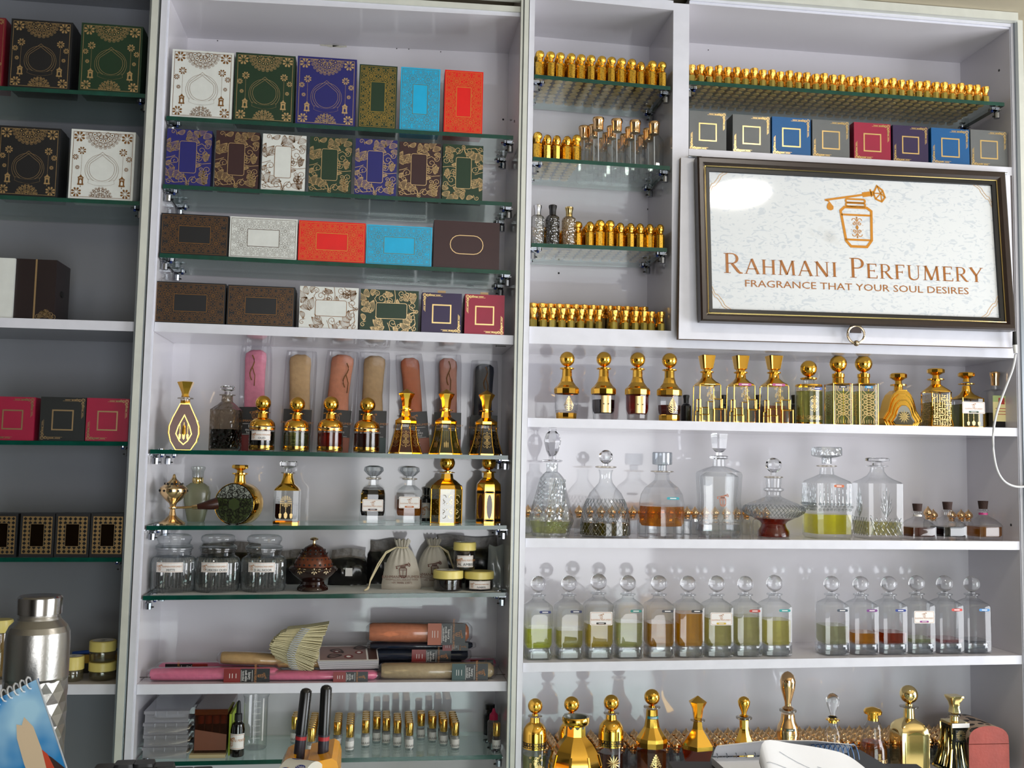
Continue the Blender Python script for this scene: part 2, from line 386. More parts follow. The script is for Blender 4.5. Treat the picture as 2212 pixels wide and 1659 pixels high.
# ------------------------------------------------------------------ cabinets
NAIL = pm('dark_nail', '#33302c', .5, .6)
def cab(label, x0, x1, zt, xtrim, inner, name='display_cabinet'):
    return thing(name, label, 'cabinet', (0, 0, 0))
def back(t, x0, x1, z0, z1, m):
    MB().box(x0, BK, z0, x1, BK+.012, z1).build('back_panel', [m], t, smooth=0)
def side(t, x0, x1, z0, z1, m, y0=0):
    MB().box(x0, y0, z0, x1, BK, z1, [1, 0, 0, 0, 0, 0]).build('side_panel', [m, EDGE], t, smooth=0)
def shelf(t, k, m=None, y1=BK, nails=True):
    s = SH[k]; MB().hexa(s.corners(0, y1, s.x0+.0005, s.x1-.0005), [1, 0, 0, 0, 0, 0]).build('shelf', [m or WHITE, EDGE], t, smooth=0)
cab1 = thing('display_cabinet', 'left cabinet with grey inner panels, cut off by the photo edge', 'cabinet')
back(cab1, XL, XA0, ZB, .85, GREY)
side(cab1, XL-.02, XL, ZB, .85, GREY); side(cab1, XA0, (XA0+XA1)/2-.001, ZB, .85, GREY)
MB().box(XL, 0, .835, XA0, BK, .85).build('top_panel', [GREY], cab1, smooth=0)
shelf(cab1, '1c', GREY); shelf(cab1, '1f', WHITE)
cab2 = thing('display_cabinet', 'middle white cabinet with green-edged glass shelves of gift boxes and attar bottles', 'cabinet')
back(cab2, XA1, XB0, ZB, ZT2+.02, WHITE)
side(cab2, (XA0+XA1)/2, XA1, ZB, .868, WHITE); side(cab2, XB0, (XB0+XB1)/2-.0005, ZB, .868, WHITE)
s2t = Shelf((600, 8), (1124, 36), XA1, XB0, .018); s2t.a.z += .018
MB().hexa(s2t.corners(0, BK, XA1, XB0), [1, 0, 0, 0, 0, 0]).build('top_panel', [WHITE, EDGE], cab2, smooth=0)
shelf(cab2, '2d'); shelf(cab2, '2h')
cab3 = thing('display_cabinet', 'right white cabinet with rows of perfume decanters and the framed sign', 'cabinet')
back(cab3, XB1, XD, ZB, .868, WHITE)
side(cab3, (XB0+XB1)/2, XB1, ZB, .868, WHITE); side(cab3, XD, XD+.012, ZB, .868, WHITE)
zr = SH['4r']
MB().box(XC0, 0, zr.z(XC0), XC1, BK, .85, [1, 0, 0, 0, 0, 0]).build('divider_panel', [WHITE, EDGE], cab3, smooth=0)
s3t = Shelf((1230, 0), (1457, 22.3), XB1, XC0, .018); s3t.a.z += .018
MB().hexa(s3t.corners(0, BK, XB1, XC0), [1, 0, 0, 0, 0, 0]).build('top_panel', [WHITE, EDGE], cab3, smooth=0)
s4t = Shelf((1490, 8), (2179, 63), XC1, XD, .012); s4t.a.z += .012
MB().hexa(s4t.corners(0, BK, XC1, XD), [1, 0, 0, 0, 0, 0]).build('top_panel', [WHITE, EDGE], cab3, smooth=0)
for k in ('4b', '4r', '4c', '4d', '4e', '4f'): shelf(cab3, k)
MB().box(XC1, .03, zr.z(1.0)-.01, XD, .04, SH['4b'].z(1.0)-.012).build('inner_panel', [WHITE], cab3, smooth=0)
# raised trims over the joints (two-track posts) and the top band
def trim(n, bars):
    m = MB()
    for x0, y0, z0, x1, y1, z1, mi in bars: m.box(x0, y0, z0, x1, y1, z1, mi)
    o = m.build(n, [CREAM, EDGE, ALU, BLACKM], smooth=0); struct(o)
wA = XA1-XA0
trim('trim_1', [(XA0-.001, -.010, ZB, XA0+wA*.10, -.0005, .877, 2), (XA0+wA*.10, -.014, ZB, XA0+wA*.46, -.0005, .877, 0), (XA0+wA*.46, -.006, ZB, XA0+wA*.54, -.0005, .877, 2),
                (XA0+wA*.54, -.010, ZB, XA0+wA*.60, -.0005, .877, 3), (XA0+wA*.60, -.010, ZB, XA1-.002, -.0005, .877, 1)])
wB = XB1-XB0
trim('trim_2', [(XB0, -.012, ZB, XB0+wB*.14, -.0005, .877, 0), (XB0+wB*.14, -.008, ZB, XB0+wB*.22, -.0005, .877, 2), (XB0+wB*.22, -.014, ZB, XB0+wB*.52, -.0005, .877, 0),
                (XB0+wB*.52, -.006, ZB, XB0+wB*.60, -.0005, .877, 3), (XB0+wB*.60, -.008, ZB, XB1-.001, -.0005, .877, 1)])
# top rail of cabinet 2, 3 and the right end channel
za = pix(1124, 8, 0).z
m = MB(); s = Shelf((620, -28), (1124, 6), XA1, XB0, .012); s.a.z += .012; m.hexa(s.corners(-.010, 0), 0)
s = Shelf((620, -4), (1124, 28), XA1, XB0, .010); s.a.z += .010; m.hexa(s.corners(-.004, 0), 0)
struct(m.build('trim_3', [CREAM], smooth=0))
s = Shelf((1490, -20), (2197, 36), XC0-.2, XD+.008, .016)
m = MB(); m.hexa(s.corners(-.016, 0), 0)
s = Shelf((1490, -4), (2179, 53), XC1, XD, .006); m.hexa(s.corners(-.004, 0), 1)
struct(m.build('trim_4', [CREAM, EDGE], smooth=0))
trim('trim_5', [(XD+.001, -.003, ZB, XD+.006, -.0005, .862, 1), (XD+.006, -.008, ZB, XD+.012, 0, .862, 2), (XD+.0125, -.006, ZB, XD+.024, .01, .868, 0)])
# a strip of the next glazed unit past the right end
t = thing('glass_door', 'green-edged glass door standing past the right end of the cabinet', 'glass door', (XD+.028, 0, 0))
MB().box(.0, .004, ZB, .34, .010, .62, [0, 0, 1, 1, 1, 1]).build('pane', [GSH, GEDGE], t, smooth=0)
t = thing('white_box', 'white carton on the next shelf past the right end', 'box', (XD+.045, .03, pix(2200, 190, 0).z-.10))
MB().box(0, 0, 0, .11, .08, .10).build('carton_body', [PAPER], t, smooth=0)
MB().box(-.001, -.001, .075, .111, .081, .101).build('lid', [pm('green_carton', '#1c7a52', .5)], t, smooth=0)
# ------------------------------------------------------------------ glass shelves and their clips
def clip(x, y, z, s, t):
    """chrome clamp holding the glass: s=+1 fixed on the left panel, -1 on the right"""
    m = MB(); tz = GT
    m.loft([(0, 1), (.0022, 1)], .014, 1, 16, 1.0, c=(x+s*.016, y, z-tz-.0024)).box(min(x, x+s*.016), y-.006, z-tz-.0024, max(x, x+s*.016), y+.006, z-tz-.0003)
    m.loft([(0, 1), (.0018, 1)], .012, 1, 14, c=(x+s*.014, y, z+.0002))
    m.tube([(x+s*.0055, y, z-tz-.001), (x+s*.0064, y, z-tz-.007), (x+s*.0064, y, z-tz-.017)], [.0045, .0058, .0056], 10)
    m.loft([(0, 1), (.003, .8)], .005, 1, 10, c=(x+s*.016, y, z-tz-.0055), mi=1)
    m.loft([(0, 1), (.002, .8)], .006, 1, 10, c=(x+s*.0124, y, z-tz-.0145), mi=2)
    m.build('shelf_clip', [CHROME, pm('blue_rubber', '#20356e', .5), BLK], t)
GL = {'1a': 'upper glass shelf of the left cabinet, under two lantern boxes', '1b': 'second glass shelf of the left cabinet, under a black and a white lantern box',
 '1d': 'glass shelf of the left cabinet under magenta and dark corner-ornament boxes', '1e': 'lowest glass shelf of the left cabinet, under the black lattice boxes',
 '2a': 'topmost glass shelf of the middle cabinet, under lantern boxes', '2b': 'glass shelf of the middle cabinet under the upright floral boxes',
 '2c': 'glass shelf of the middle cabinet ending under the plain brown box', '2e': 'glass shelf under the gold ball-stoppered bottles and wrapped pouches',
 '2f': 'glass shelf under the brass burner and round flask', '2g': 'glass shelf lined with white paper under the ribbed jars', '2i': 'glass shelf at the bottom under the roller vials and beaker',
 '3a': 'topmost small glass shelf full of gold ball-capped attar bottles', '3b': 'small glass shelf under gold attar bottles and clear copper-capped bottles',
 '3c': 'small glass shelf under the silver, black and champagne bottles', '4a': 'long glass shelf at the top right, full of flared-cap attar bottles'}
for k, lab in GL.items():
    s = SH[k]; t = thing('glass_shelf', lab, 'shelf', group=None); xl = s.x0+(.0005 if k[0] == '1' else 0)
    MB().hexa(s.corners(.0015, BK-.012, xl), [1, 0, 1, 1, 0, 0]).build('glass_pane', [GSH, GEDGE], t, smooth=0)
    for yy in (.022, .125):
        if k[0] != '1': clip(s.x0-.0014, yy, s.z(s.x0), 1, t)
        clip(s.x1+.0035, yy, s.z(s.x1), -1, t)
def spot(k, px, Y, py=None):
    """world point on shelf k, at depth Y, that shows at column px"""
    s = SH[k]; x = pix(px, py or 800, Y).x
    for _ in range(6):
        z = s.z(x); q = proj((x, Y, z)); x = pix(px, (q[1]+(py or q[1]))/2, Y).x
    return Vector((x, Y, s.z(x)+.0003))
def size(k, px, top, w, Y):
    """location, height, width from: centre column, top row, pixel width"""
    l = spot(k, px, Y, top); T = pix(px, top, Y); a = pix(px-w/2, top, Y).x; b = pix(px+w/2, top, Y).x
    return l, T.z-l.z, b-a
for c_, pts in ((cab2, ((1087, 258), (470, 88), (735, 95), (857, 105), (883, 106), (952, 112))), (cab3, ((1400, 452), (1207, 590), (1530, 108)))):
    for px, py in pts:
        p = pix(px, py, BK-.0004); MB().loft([(0, 1), (.0004, .9)], .004 if py > 120 else .0022, 1, 10).build('screw_hole', [BLACKM], c_, p, rot=(PI/2, 0, 0))
for c_, x, pts in ((cab3, XD-.0004, ((2184, 1134), (2158, 152))), (cab2, XB0-.0004, ((1111, 262),))):
    for px, py in pts:
        f = (x-CAMP.x)/((pix(px, py, 0)-CAMP).x); p = CAMP+(pix(px, py, 0)-CAMP)*f
        if p.y < BK: MB().loft([(0, 1), (.0004, .9)], .005, 1, 10).build('screw_hole', [BLACKM], c_, p, rot=(0, -PI/2, 0))
for px, py, sz in ((508, 84, .016), (712, 98, .018), (735, 101, .010)):   # plaster patches under the top board
    p = pix(px, py, BK-.0003); d = D2(); rr_ = [sz*(.6+.4*random.random())*(1.5 if i in (0, 1, 7, 8) else .5) for i in range(15)]; d.poly([(rr_[i]*math.cos(2*PI*i/15), rr_[i]*.6*math.sin(2*PI*i/15)) for i in range(15)], 1)
    MB().draw(d, off=.0002).build('plaster_patch', [CREAM, pm('plaster_filler', '#c9c6b8', .8, var=.2, vscale=200)], cab2, p, smooth=0)
# nails sticking out of the side panel joints
for px, py, c_ in ((358, 718, cab2), (313, 1463, cab2), (1082, 748, cab2), (1080, 1457, cab2)):
    p = pix(px, py, .02); d = 1 if px < 700 else -1
    MB().tube([p-Vector((.009*d, 0, 0)), p+Vector((.008*d, 0, 0))], .0006, 6).tube([p+Vector((.008*d, 0, 0)), p+Vector((.009*d, 0, 0))], .0016, 8).build('nail', [NAIL], c_)
# ------------------------------------------------------------------ gift boxes
def lantern2d(W_, H_):
    d = D2(); S = W_/100.; H = H_/S
    def F(f): f()
    e = D2()
    e.rect(4, 4, 96, H-4, .7)
    for (cy, sg, R, n) in ((H-4, -1, 27, 9), (4, 1, 17, 7)):
        cx = 50 if sg < 0 else 50
        for ri, (r, c, nn) in enumerate(((R*.28, R*.13, max(3, n-5)), (R*.52, R*.13, n-3), (R*.76, R*.115, n-1), (R*.97, R*.085, n+3))):
            for k in range(nn):
                a = PI*(k+.5)/nn; x = cx+r*math.cos(a); y = cy+sg*r*math.sin(a)*.95
                if ri % 2: e.circ(x, y, c, .55, n=12); e.circ(x, y, c*.38, n=8)
                else: e.circ(x, y, c, .8, n=12); e.circ(x, y, c*.5, .4, n=8)
        for r in (R*.40, R*.64, R*.87):
            if sg < 0: e.arc(cx, cy, r, 180, 360, .45, n=22)
            else: e.arc(cx, cy, r, 0, 180, .45, n=22)
    for x, y, r in ((13, H-12, 9), (87, H-12, 9), (18, 80, 6.6), (82, 80, 6.6), (8.5, 69, 5), (91.5, 69, 5), (12, 52, 3.6), (88, 52, 3.6), (12, 11.5, 8.2), (88, 11.5, 8.2)):
        e.flower8(x, y, r)
    for x in (18, 82):
        e.line([(x, 74), (x, 39)], .35)
        e.poly([(x-.8, 40), (x+.8, 40), (x+1.6, 38), (x+4.4, 36), (x+4.8, 35), (x+4, 34.5), (x+4, 26), (x+5, 25), (x+4.6, 23), (x-4.6, 23), (x-5, 25), (x-4, 26), (x-4, 34.5), (x-4.8, 35), (x-4.4, 36), (x-1.6, 38)])
        e.poly([(x-1.7, 25.5), (x+1.7, 25.5), (x+1.7, 30), (x, 32.4), (x-1.7, 30)], 2)
        e.rect(x-2.4, 34.2, x+2.4, 35.1, None, 2)
        e.line([(x, 23), (x, 19.5)], .6); e.circ(x, 20.6, .8, n=8)
    for k, off in ((0, 0), (1, 3.2)):
        p = []
        for i in range(33):
            a = -PI/2+2*PI*i/32
            if 0: pass
            r = 23-off
            x, y = r*math.cos(a), r*math.sin(a)
            if y > r*.45: t = (y-r*.45)/(r*.55); x = x*(1-.0*t); y = r*.45+(28-off*1.6-r*.45)*(1-abs(x)/(r*.893))
            p.append((50+x, 51+y))
        e.line(p, .45)
    e.circ(50, 49, 26, .4, n=40)
    b = [(31, 34), (36, 31.5), (43, 30), (50, 29.6), (57, 30), (64, 31.5), (69, 34), (70.5, 27.5), (64, 25), (57, 23.6), (50, 23.2), (43, 23.6), (36, 25), (29.5, 27.5)]
    e.poly(b, 2); e.line(b, .45, 1, True)
    d.add(e, 0, 0, S); return d
def floral2d(W_, H_, land=False):
    d = D2(); e = D2(); rnd = random.Random(5)
    fx0, fx1, fy0, fy1 = (.29, .67, .23, .79) if not land else (.27, .80, .30, .68)
    fx0 *= W_; fx1 *= W_; fy0 *= H_; fy1 *= H_; S = min(W_, H_)/75.
    if land: W0, H0 = H_, W_
    else: W0, H0 = W_, H_
    def n(x, y, *a): return (x*W0, y*H0)
    w = .75*S
    L = [(.12, .60, .30, 60), (.10, .58, .26, 100), (.14, .62, .28, 25), (.04, .66, .24, 80), (.42, .82, .34, 15), (.45, .80, .30, -8), (.72, .90, .26, 40), (.80, .86, .25, 15), (.84, .80, .22, -20),
         (.40, .98, .20, 200), (.5, .99, .22, 255), (.6, .98, .2, 310), (.10, .12, .30, 70), (.16, .14, .27, 35), (.06, .16, .24, 110), (.22, .12, .25, 15), (.68, .12, .24, -30), (.75, .17, .2, 45), (.86, .44, .22, 60), (.92, .46, .2, 100),
         (.85, .04, .2, 60), (.93, .05, .22, 120), (.02, .34, .16, 60), (.66, .34, .14, 20)]
    for x, y, l, a in L: e.leaf(x*W0, y*H0, l*W0, a, .26, w*.75)
    for x, y, r, a, t, s in ((.14, .95, .06, 0, 1.2, 1), (.78, .64, .11, 180, 1.3, 1), (.90, .72, .08, 60, 1.3, -1), (.20, .44, .10, 200, 1.3, -1), (.13, .34, .07, 90, 1.3, 1), (.85, .58, .09, 250, 1.2, 1), (.72, .50, .08, 0, 1.3, -1),
                             (.36, .10, .10, 0, 1.3, 1), (.62, .10, .10, 180, 1.3, -1), (.08, .07, .07, 30, 1.3, 1), (.92, .30, .08, 200, 1.2, -1), (.50, .04, .06, 90, 1.2, 1), (.27, .68, .06, 90, 1.3, 1), (.78, .30, .05, 0, 1.2, 1)):
        e.curl(x*W0, y*H0, r*W0, a, t, w, 1, .2*W0*r/.1*.6, s)
    for p in (((.5, 0), (.48, .08), (.44, .16), (.40, .22)), ((.5, .05), (.58, .12), (.66, .18)), ((0, .1), (.2, .05), (.45, .08)), ((.9, .15), (.95, .22), (1, .25)), ((.68, .72), (.78, .76), (.9, .70)), ((0, .48), (.1, .5), (.2, .53)), ((.66, .42), (.8, .40), (1, .42))):
        e.line([(a*W0, b*H0) for a, b in p], w*1.1)
    for x, y, R in ((.84, .20, .10), (.66, .52, .09)):
        for k in range(6):
            a = 2*PI*k/6; e.circ((x)*W0+R*.62*W0*math.cos(a), y*H0+R*.62*W0*math.sin(a), R*.42*W0, w, n=14)
        e.circ(x*W0, y*H0, R*.3*W0, w, n=10); e.circ(x*W0, y*H0, R*.12*W0, None, n=8)
    if land:   # quarter turn, kept on the face
        q = D2(); q.add(e, W_, 0, 1, PI/2); e = q
    for p, m in e.q:   # stay on the lid
        if all(0 <= a <= W_ and 0 <= b <= H_ for a, b in p): d.q.append((p, m))
        else: d.q.append(([(min(max(a, 0), W_), min(max(b, 0), H_)) for a, b in p], m))
    d.rrect(fx0, fy0, fx1, fy1, 3.5*S, None, 2); d.rrect(fx0, fy0, fx1, fy1, 3.5*S, .9*S, 3); return d
def corner2d(W_, H_, mode):
    d = D2(); S = W_/80.; e = D2(); H = H_/S
    e.rect(22, H*.5-20, 58, H*.5+16, 2.6)
    def orn(x, y, sx, sy):
        for i, (a, b, r) in enumerate(((0, 0, 3), (6, -.5, 2.3), (11, .3, 2), (15, -.2, 1.6), (19, 0, 1.1), (.5, -6, 2.3), (-.3, -11, 2), (.2, -15, 1.6), (0, -19, 1.1))):
            e.circ(x+sx*a, y+sy*b, r, .9, n=10); e.curl(x+sx*a, y+sy*b, r*.7, i*70, 1, .6)
        e.line([(x+sx*6, y-sy*1.8), (x+sx*36, y-sy*1.8)], .6); e.line([(x+sx*6, y+sy*1.2), (x+sx*33, y+sy*1.2)], .5)
        e.line([(x+sx*1.8, y-sy*6), (x+sx*1.8, y-sy*34)], .6); e.line([(x-sx*1.2, y-sy*6), (x-sx*1.2, y-sy*30)], .5)
        for q in range(4): e.circ(x+sx*(24+2.3*q), y-sy*.2, .9, None, n=6); e.circ(x-sx*.2+sx*.2, y-sy*(24+2.3*q), .9, None, n=6)
    if mode == 'a': orn(75, H-5, -1, 1); orn(5, 5, 1, -1)
    else: orn(5, H-5, 1, 1); orn(75, 5, -1, -1)
    d.add(e, 0, 0, S); return d
def oval2d(W_, H_):
    d = D2(); d.rrect(W_*.25, H_*.31, W_*.75, H_*.70, H_*.195, W_*.011); return d
def quat2d(W_, H_):
    d = D2(); S = W_/75; e = D2(); H = H_/S
    e.rect(5, 7, 70, H-7, None, 1)
    for i in range(6):
        for j in range(9):
            x = 10.5+i*10.8; y = 12.5+j*(H-25)/8
            if 1 < i < 4 and 1 < j < 7: continue
            for a, b in ((1.9, 0), (-1.9, 0), (0, 1.9), (0, -1.9)): e.circ(x+a, y+b, 2.05, None, 2, n=8)
    e.rect(22.5, 24, 52.5, H-24, None, 3); e.rect(22.5, 24, 52.5, H-24, 1.0, 4)
    d.add(e, 0, 0, S); return d
def geo2d(W_, H_, fw, fh, lw):
    d = D2(); e = D2(); mg = .0034; port = H_ > W_; nx, ny = (3, 5) if port else (5, 3)
    sx, sy = (W_-2*mg-.009)/(nx-1), (H_-2*mg-.009)/(ny-1); pass
    ctr = [(mg+.0045+i*sx, mg+.0045+j*sy, 1) for i in range(nx) for j in range(ny)]+[(mg+.0045+(i+.5)*sx, mg+.0045+(j+.5)*sy, 0) for i in range(nx-1) for j in range(ny-1)]
    s = min(sx, sy)
    for x, y, big in ctr:
        n = 10 if big else 8; R = s*(.5 if big else .30)
        rings = ((0, 0), (.46, .13), (.80, .17)) if big else ((.34, .15), (.86, .26))
        if big: e.circ(x, y, R*.24, lw, 1, 12)
        for q, (rr, pr) in enumerate(rings[1 if big else 0:]):
            for k in range(n):
                a = 2*PI*(k+.5*(q % 2))/n; c_, s_ = math.cos(a), math.sin(a); r0, r1, hw = R*(rr-pr*.95), R*(rr+pr*.95), R*rr*math.sin(PI/n)*.86
                e.line([(x+c_*r0, y+s_*r0), (x+c_*R*rr*.92-s_*hw, y+s_*R*rr*.92+c_*hw), (x+c_*(R*rr+r1)*.5-s_*hw*.8, y+s_*(R*rr+r1)*.5+c_*hw*.8), (x+c_*r1, y+s_*r1), (x+c_*(R*rr+r1)*.5+s_*hw*.8, y+s_*(R*rr+r1)*.5-c_*hw*.8), (x+c_*R*rr*.92+s_*hw, y+s_*R*rr*.92-c_*hw)], lw, 1, True)
    # fill the remaining lattice cells with small six-sided outlines
    g = s*.19; nxx, nyy = int((W_-2*mg)/g), int((H_-2*mg)/g)
    for i in range(nxx):
        for j in range(nyy):
            x, y = mg+g*.6+i*g, mg+g*.6+j*g
            if all((x-a)**2+(y-b)**2 > (s*(.53 if c else .34))**2 for a, b, c in ctr): e.circ(x, y, g*.46, lw, 1, 6)
    cx, cy = W_/2, H_/2
    for p, m in e.q:
        if any(abs(a-cx) < fw/2+.0012 and abs(b-cy) < fh/2+.0012 for a, b in p): continue
        if all(mg <= a <= W_-mg and mg <= b <= H_-mg for a, b in p): d.q.append((p, m))
    d.rect(mg-.0006, mg-.0006, W_-mg+.0006, H_-mg+.0006, .0007); d.rect(cx-fw/2-.0006, cy-fh/2-.0006, cx+fw/2+.0006, cy+fh/2+.0006, .0011); return d
def boxmesh(W_, H_, T_, d=None, r=.0015):
    m = MB(); m.box(-W_/2, 0, 0, W_/2, T_*.62, H_, 0); m.box(-W_/2, T_*.62, .0, W_/2, T_*.64, H_, 5); m.box(-W_/2+.0006, T_*.64, .0006, W_/2-.0006, T_, H_-.0006, 0)
    if d: m.draw(d, (-W_/2, 0, 0), off=.00025)
    return m
BOXC = {'black': '#17171a', 'white': '#dcdfdb', 'green': '#15321d', 'blue': '#20206a', 'cyan': '#12aede', 'red': '#e41410', 'brown': '#34191b', 'dbrown': '#2c1619', 'purple': '#2c1c45', 'magenta': '#971538', 'grey': '#66696a', 'teal': '#08568f', 'darkred': '#6e1020', 'charcoal': '#1d2020'}
def bmat(c): return pm('box_'+c, BOXC[c], .42, var=.06, vscale=60)
def giftbox(k, tl, tr, bot, kind, c, label, Y=.006, T_=.045, rz=0, group=None, mode='a', foil=None):
    """front face between columns tl..tr (at mid height), top row at its middle, standing on shelf k"""
    pxc = (tl+tr)/2; l, h, w = size(k, pxc, bot, tr-tl, Y)
    m = bmat(c); fo = foil or (FOILB if c == 'white' else FOIL)
    if kind == 'lantern': d = lantern2d(w, h)
    elif kind == 'floral': d = floral2d(w, h)
    elif kind == 'floral_flip': d = D2(); d.add(floral2d(w, h), w, h, 1, PI)
    elif kind == 'floral_wide': d = floral2d(w, h, True)
    elif kind == 'corner': d = corner2d(w, h, mode)
    elif kind == 'oval': d = oval2d(w, h)
    elif kind == 'lattice': d = quat2d(w, h)
    else: d = None
    t = thing('gift_box', label, 'box', l, rz, group)
    if kind == 'lattice': mats = [m, fo, bmat('black'), pm('mirror_window', (.28, .20, .12), .06, 1), FOIL, BLACKM]
    elif kind in ('geo', 'geo_wide'):
        fw, fh = (.36*w, .46*h) if kind == 'geo' else (.46*w, .40*h)
        gold = {'green': '#b79a4e', 'cyan': '#6f7f6a', 'red': '#d88a3c', 'black': '#8a6238', 'white': '#7a6f66'}[c]
        gp = pm('lattice_foil_'+c, gold, .35, {'green': .8, 'black': .6}.get(c, .35)); mats = [m, gp, m, m, m, BLACKM]
        d = geo2d(w, h, fw, fh, {'green': .0007, 'black': .0005, 'white': .00036, 'cyan': .0004, 'red': .0004}.get(c, .00048))
    else: mats = [m, fo, m, fo, fo, BLACKM if c != 'white' else pm('box_joint', '#9a9488', .6)]
    mb = boxmesh(w, h, T_, d); mb.build('box_body', mats, t, smooth=0)
    return t, w, h
F_ = FOIL
giftbox('1a', -70, 8, 36, 'lantern', 'darkred', 'dark red lantern-print gift box cut off by the left photo edge', foil=FOIL)
giftbox('1a', 21, 154, 44, 'lantern', 'black', 'black gift box with gold lantern print, on the top left glass shelf', T_=.05)
giftbox('1a', 173, 306, 53, 'lantern', 'green', 'dark green gift box with gold lantern print in the left cabinet', T_=.05)
giftbox('1b', -6, 128, 274, 'lantern', 'black', 'black gift box with gold lantern print, second glass shelf from the top left', T_=.05)
giftbox('1b', 151, 290, 282, 'lantern', 'white', 'white gift box with lantern print in the left cabinet', T_=.045)
giftbox('2a', 370, 503, 110, 'lantern', 'white', 'white gift box with lantern print, first on the topmost glass shelf of the middle cabinet')
giftbox('2a', 507, 636, 117, 'lantern', 'green', 'dark green lantern-print gift box between the white and the blue one')
giftbox('2a', 641, 769, 124.5, 'lantern', 'blue', 'royal blue gift box with gold lantern print')
giftbox('2a', 775, 857, 141, 'geo', 'green', 'narrow green gift box with gold lattice print')
giftbox('2a', 865, 950, 147, 'geo', 'cyan', 'upright sky-blue gift box with lattice print')
giftbox('2a', 960, 1043, 153, 'geo', 'red', 'upright red gift box with gold lattice print')
for a, b, t_, kk, c, lab in ((359, 456, 280, 'floral', 'blue', 'blue floral gift box, leftmost on its glass shelf'), (465, 559, 284, 'floral', 'brown', 'brown floral gift box beside the white floral one on its left'),
                        (566, 660, 291, 'floral', 'white', 'upright white gift box with floral line print'), (668, 759, 297, 'floral', 'green', 'green floral gift box between the white and the second blue one'),
                        (767, 857, 301, 'floral', 'blue', 'blue floral gift box between green and brown ones'), (862, 951, 308, 'floral', 'brown', 'brown floral gift box beside the last green one'),
                        (956, 1043, 313, 'floral_flip', 'green', 'green floral gift box standing upside down at the right end of its row')):
    giftbox('2b', a, b, t_, kk, c, lab, T_=.035)
giftbox('2c', 347, 493.5, 463, 'geo_wide', 'black', 'wide black lattice-print box on the third glass shelf', T_=.04)
giftbox('2c', 496, 642, 470.5, 'geo_wide', 'white', 'wide white box with lattice print', T_=.04)
giftbox('2c', 645, 789, 479, 'geo_wide', 'red', 'wide red box with gold lattice print', T_=.04)
giftbox('2c', 792, 933, 488, 'geo_wide', 'cyan', 'wide sky-blue box with lattice print', T_=.04)
giftbox('2c', 937, 1079, 478.5, 'oval', 'brown', 'plain dark brown box with a gold oval outline', T_=.05)
giftbox('2d', 335, 487, 610, 'geo_wide', 'black', 'wide black lattice-print box at the left end of the white shelf', T_=.05)
giftbox('2d', 491, 636, 617.5, 'geo_wide', 'black', 'wide black lattice-print box second on the white shelf', T_=.06)
giftbox('2d', 647, 774, 620, 'floral_wide', 'white', 'wide white box with floral line print', T_=.05)
giftbox('2d', 778.5, 904, 626.5, 'floral_wide', 'green', 'wide dark green box with gold floral print', T_=.05)
for a, b, c, lab in ((911, 997, 'purple', 'purple square box with ribbon tab on the white shelf'), (1004, 1089.5, 'magenta', 'magenta square box with ribbon tab at the right end of the white shelf')):
    t, w, h = giftbox('2d', a, b, 633 if c == 'purple' else 636.5, 'corner', c, lab, T_=.05, mode='b', foil=GOLDP)
    MB().box(-.007, .012, h, .007, .013, h+.006).build('ribbon_tab', [pm('gold_ribbon', '#c9a878', .35)], t)
# square boxes over the sign
rows = ((1489, 1569, 241, 'grey', 'grey square box, leftmost on the shelf above the sign'), (1583, 1664, 249, 'grey', 'grey square box left of the blue one, second above the sign'), (1668, 1751, 254, 'teal', 'blue square box between two grey ones above the sign'),
        (1755, 1835, 260, 'grey', 'grey square box left of the magenta one above the sign'), (1845, 1924, 266, 'magenta', 'magenta square box above the sign'), (1929, 2005, 272, 'purple', 'purple square box above the sign'),
        (2012, 2094, 278, 'teal', 'blue square box right of the purple one above the sign'), (2097, 2176, 282, 'grey', 'grey square box at the far right above the sign'))
for i, (a, b, t_, c, lab) in enumerate(rows):
    t, w, h = giftbox('4b', a, b, t_, 'corner', c, lab, T_=.055, Y=.008, foil=GOLDP)
    if i in (0, 3): MB().box(w/2, .02, h*.42, w/2+.003, .021, h*.60).build('ribbon_tab', [MT['gold_ribbon']], t)
# left cabinet lower boxes
giftbox('1d', -20, 74, 857, 'corner', 'magenta', 'magenta square box cut off by the left photo edge', T_=.05)
giftbox('1d', 86.5, 184, 858, 'corner', 'charcoal', 'black square box between two magenta ones', T_=.05)
giftbox('1d', 186, 278, 860.5, 'corner', 'magenta', 'magenta square box at the right end of the left cabinet shelf', T_=.05)
for a, b, lab in ((-32, 37, 'black box with gilded clover lattice, cut off by the left photo edge'), (43, 117, 'black clover-lattice box, second from the left edge'), (119, 193, 'black clover-lattice box, third from the left edge'), (195, 269, 'black clover-lattice box standing next to the post')):
    giftbox('1e', a, b, 1109, 'lattice', 'black', lab, T_=.05, Y=.008, foil=pm('dull_foil', (.55, .36, .16), .35, 1))
giftbox('1c', -60, 29, 556, 'plain', 'white', 'plain white box with a floral corner, cut off by the left photo edge', T_=.07)
l, h, w = size('1c', 76, 560, 88, .012)
t = thing('gift_box', 'tall dark brown box with a gold stripe, turned to show its side', 'box', (l.x, .012, l.z), 0)
m = MB(); m.box(-w/2, 0, 0, w/2, .075, h); e = D2(); e.line([(w*.50, 0), (w*.50, h)], .0028)
for i, (a, b, r) in enumerate(((.60, .02, .10), (.70, .05, .12), (.80, .05, .13), (.90, .06, .12), (.97, .03, .1), (.78, .12, .08))):
    e.curl(a*w, b*h+r*w*.4, r*w*.8, i*60, 1.3, .0007); e.leaf(a*w, b*h, r*w*1.5, 40+i*25, .3, .0006, veins=2)
m.draw(e, (-w/2, 0, 0), off=.0003).build('box_body', [pm('box_espresso', '#1d1011', .4), FOIL], t, smooth=0)
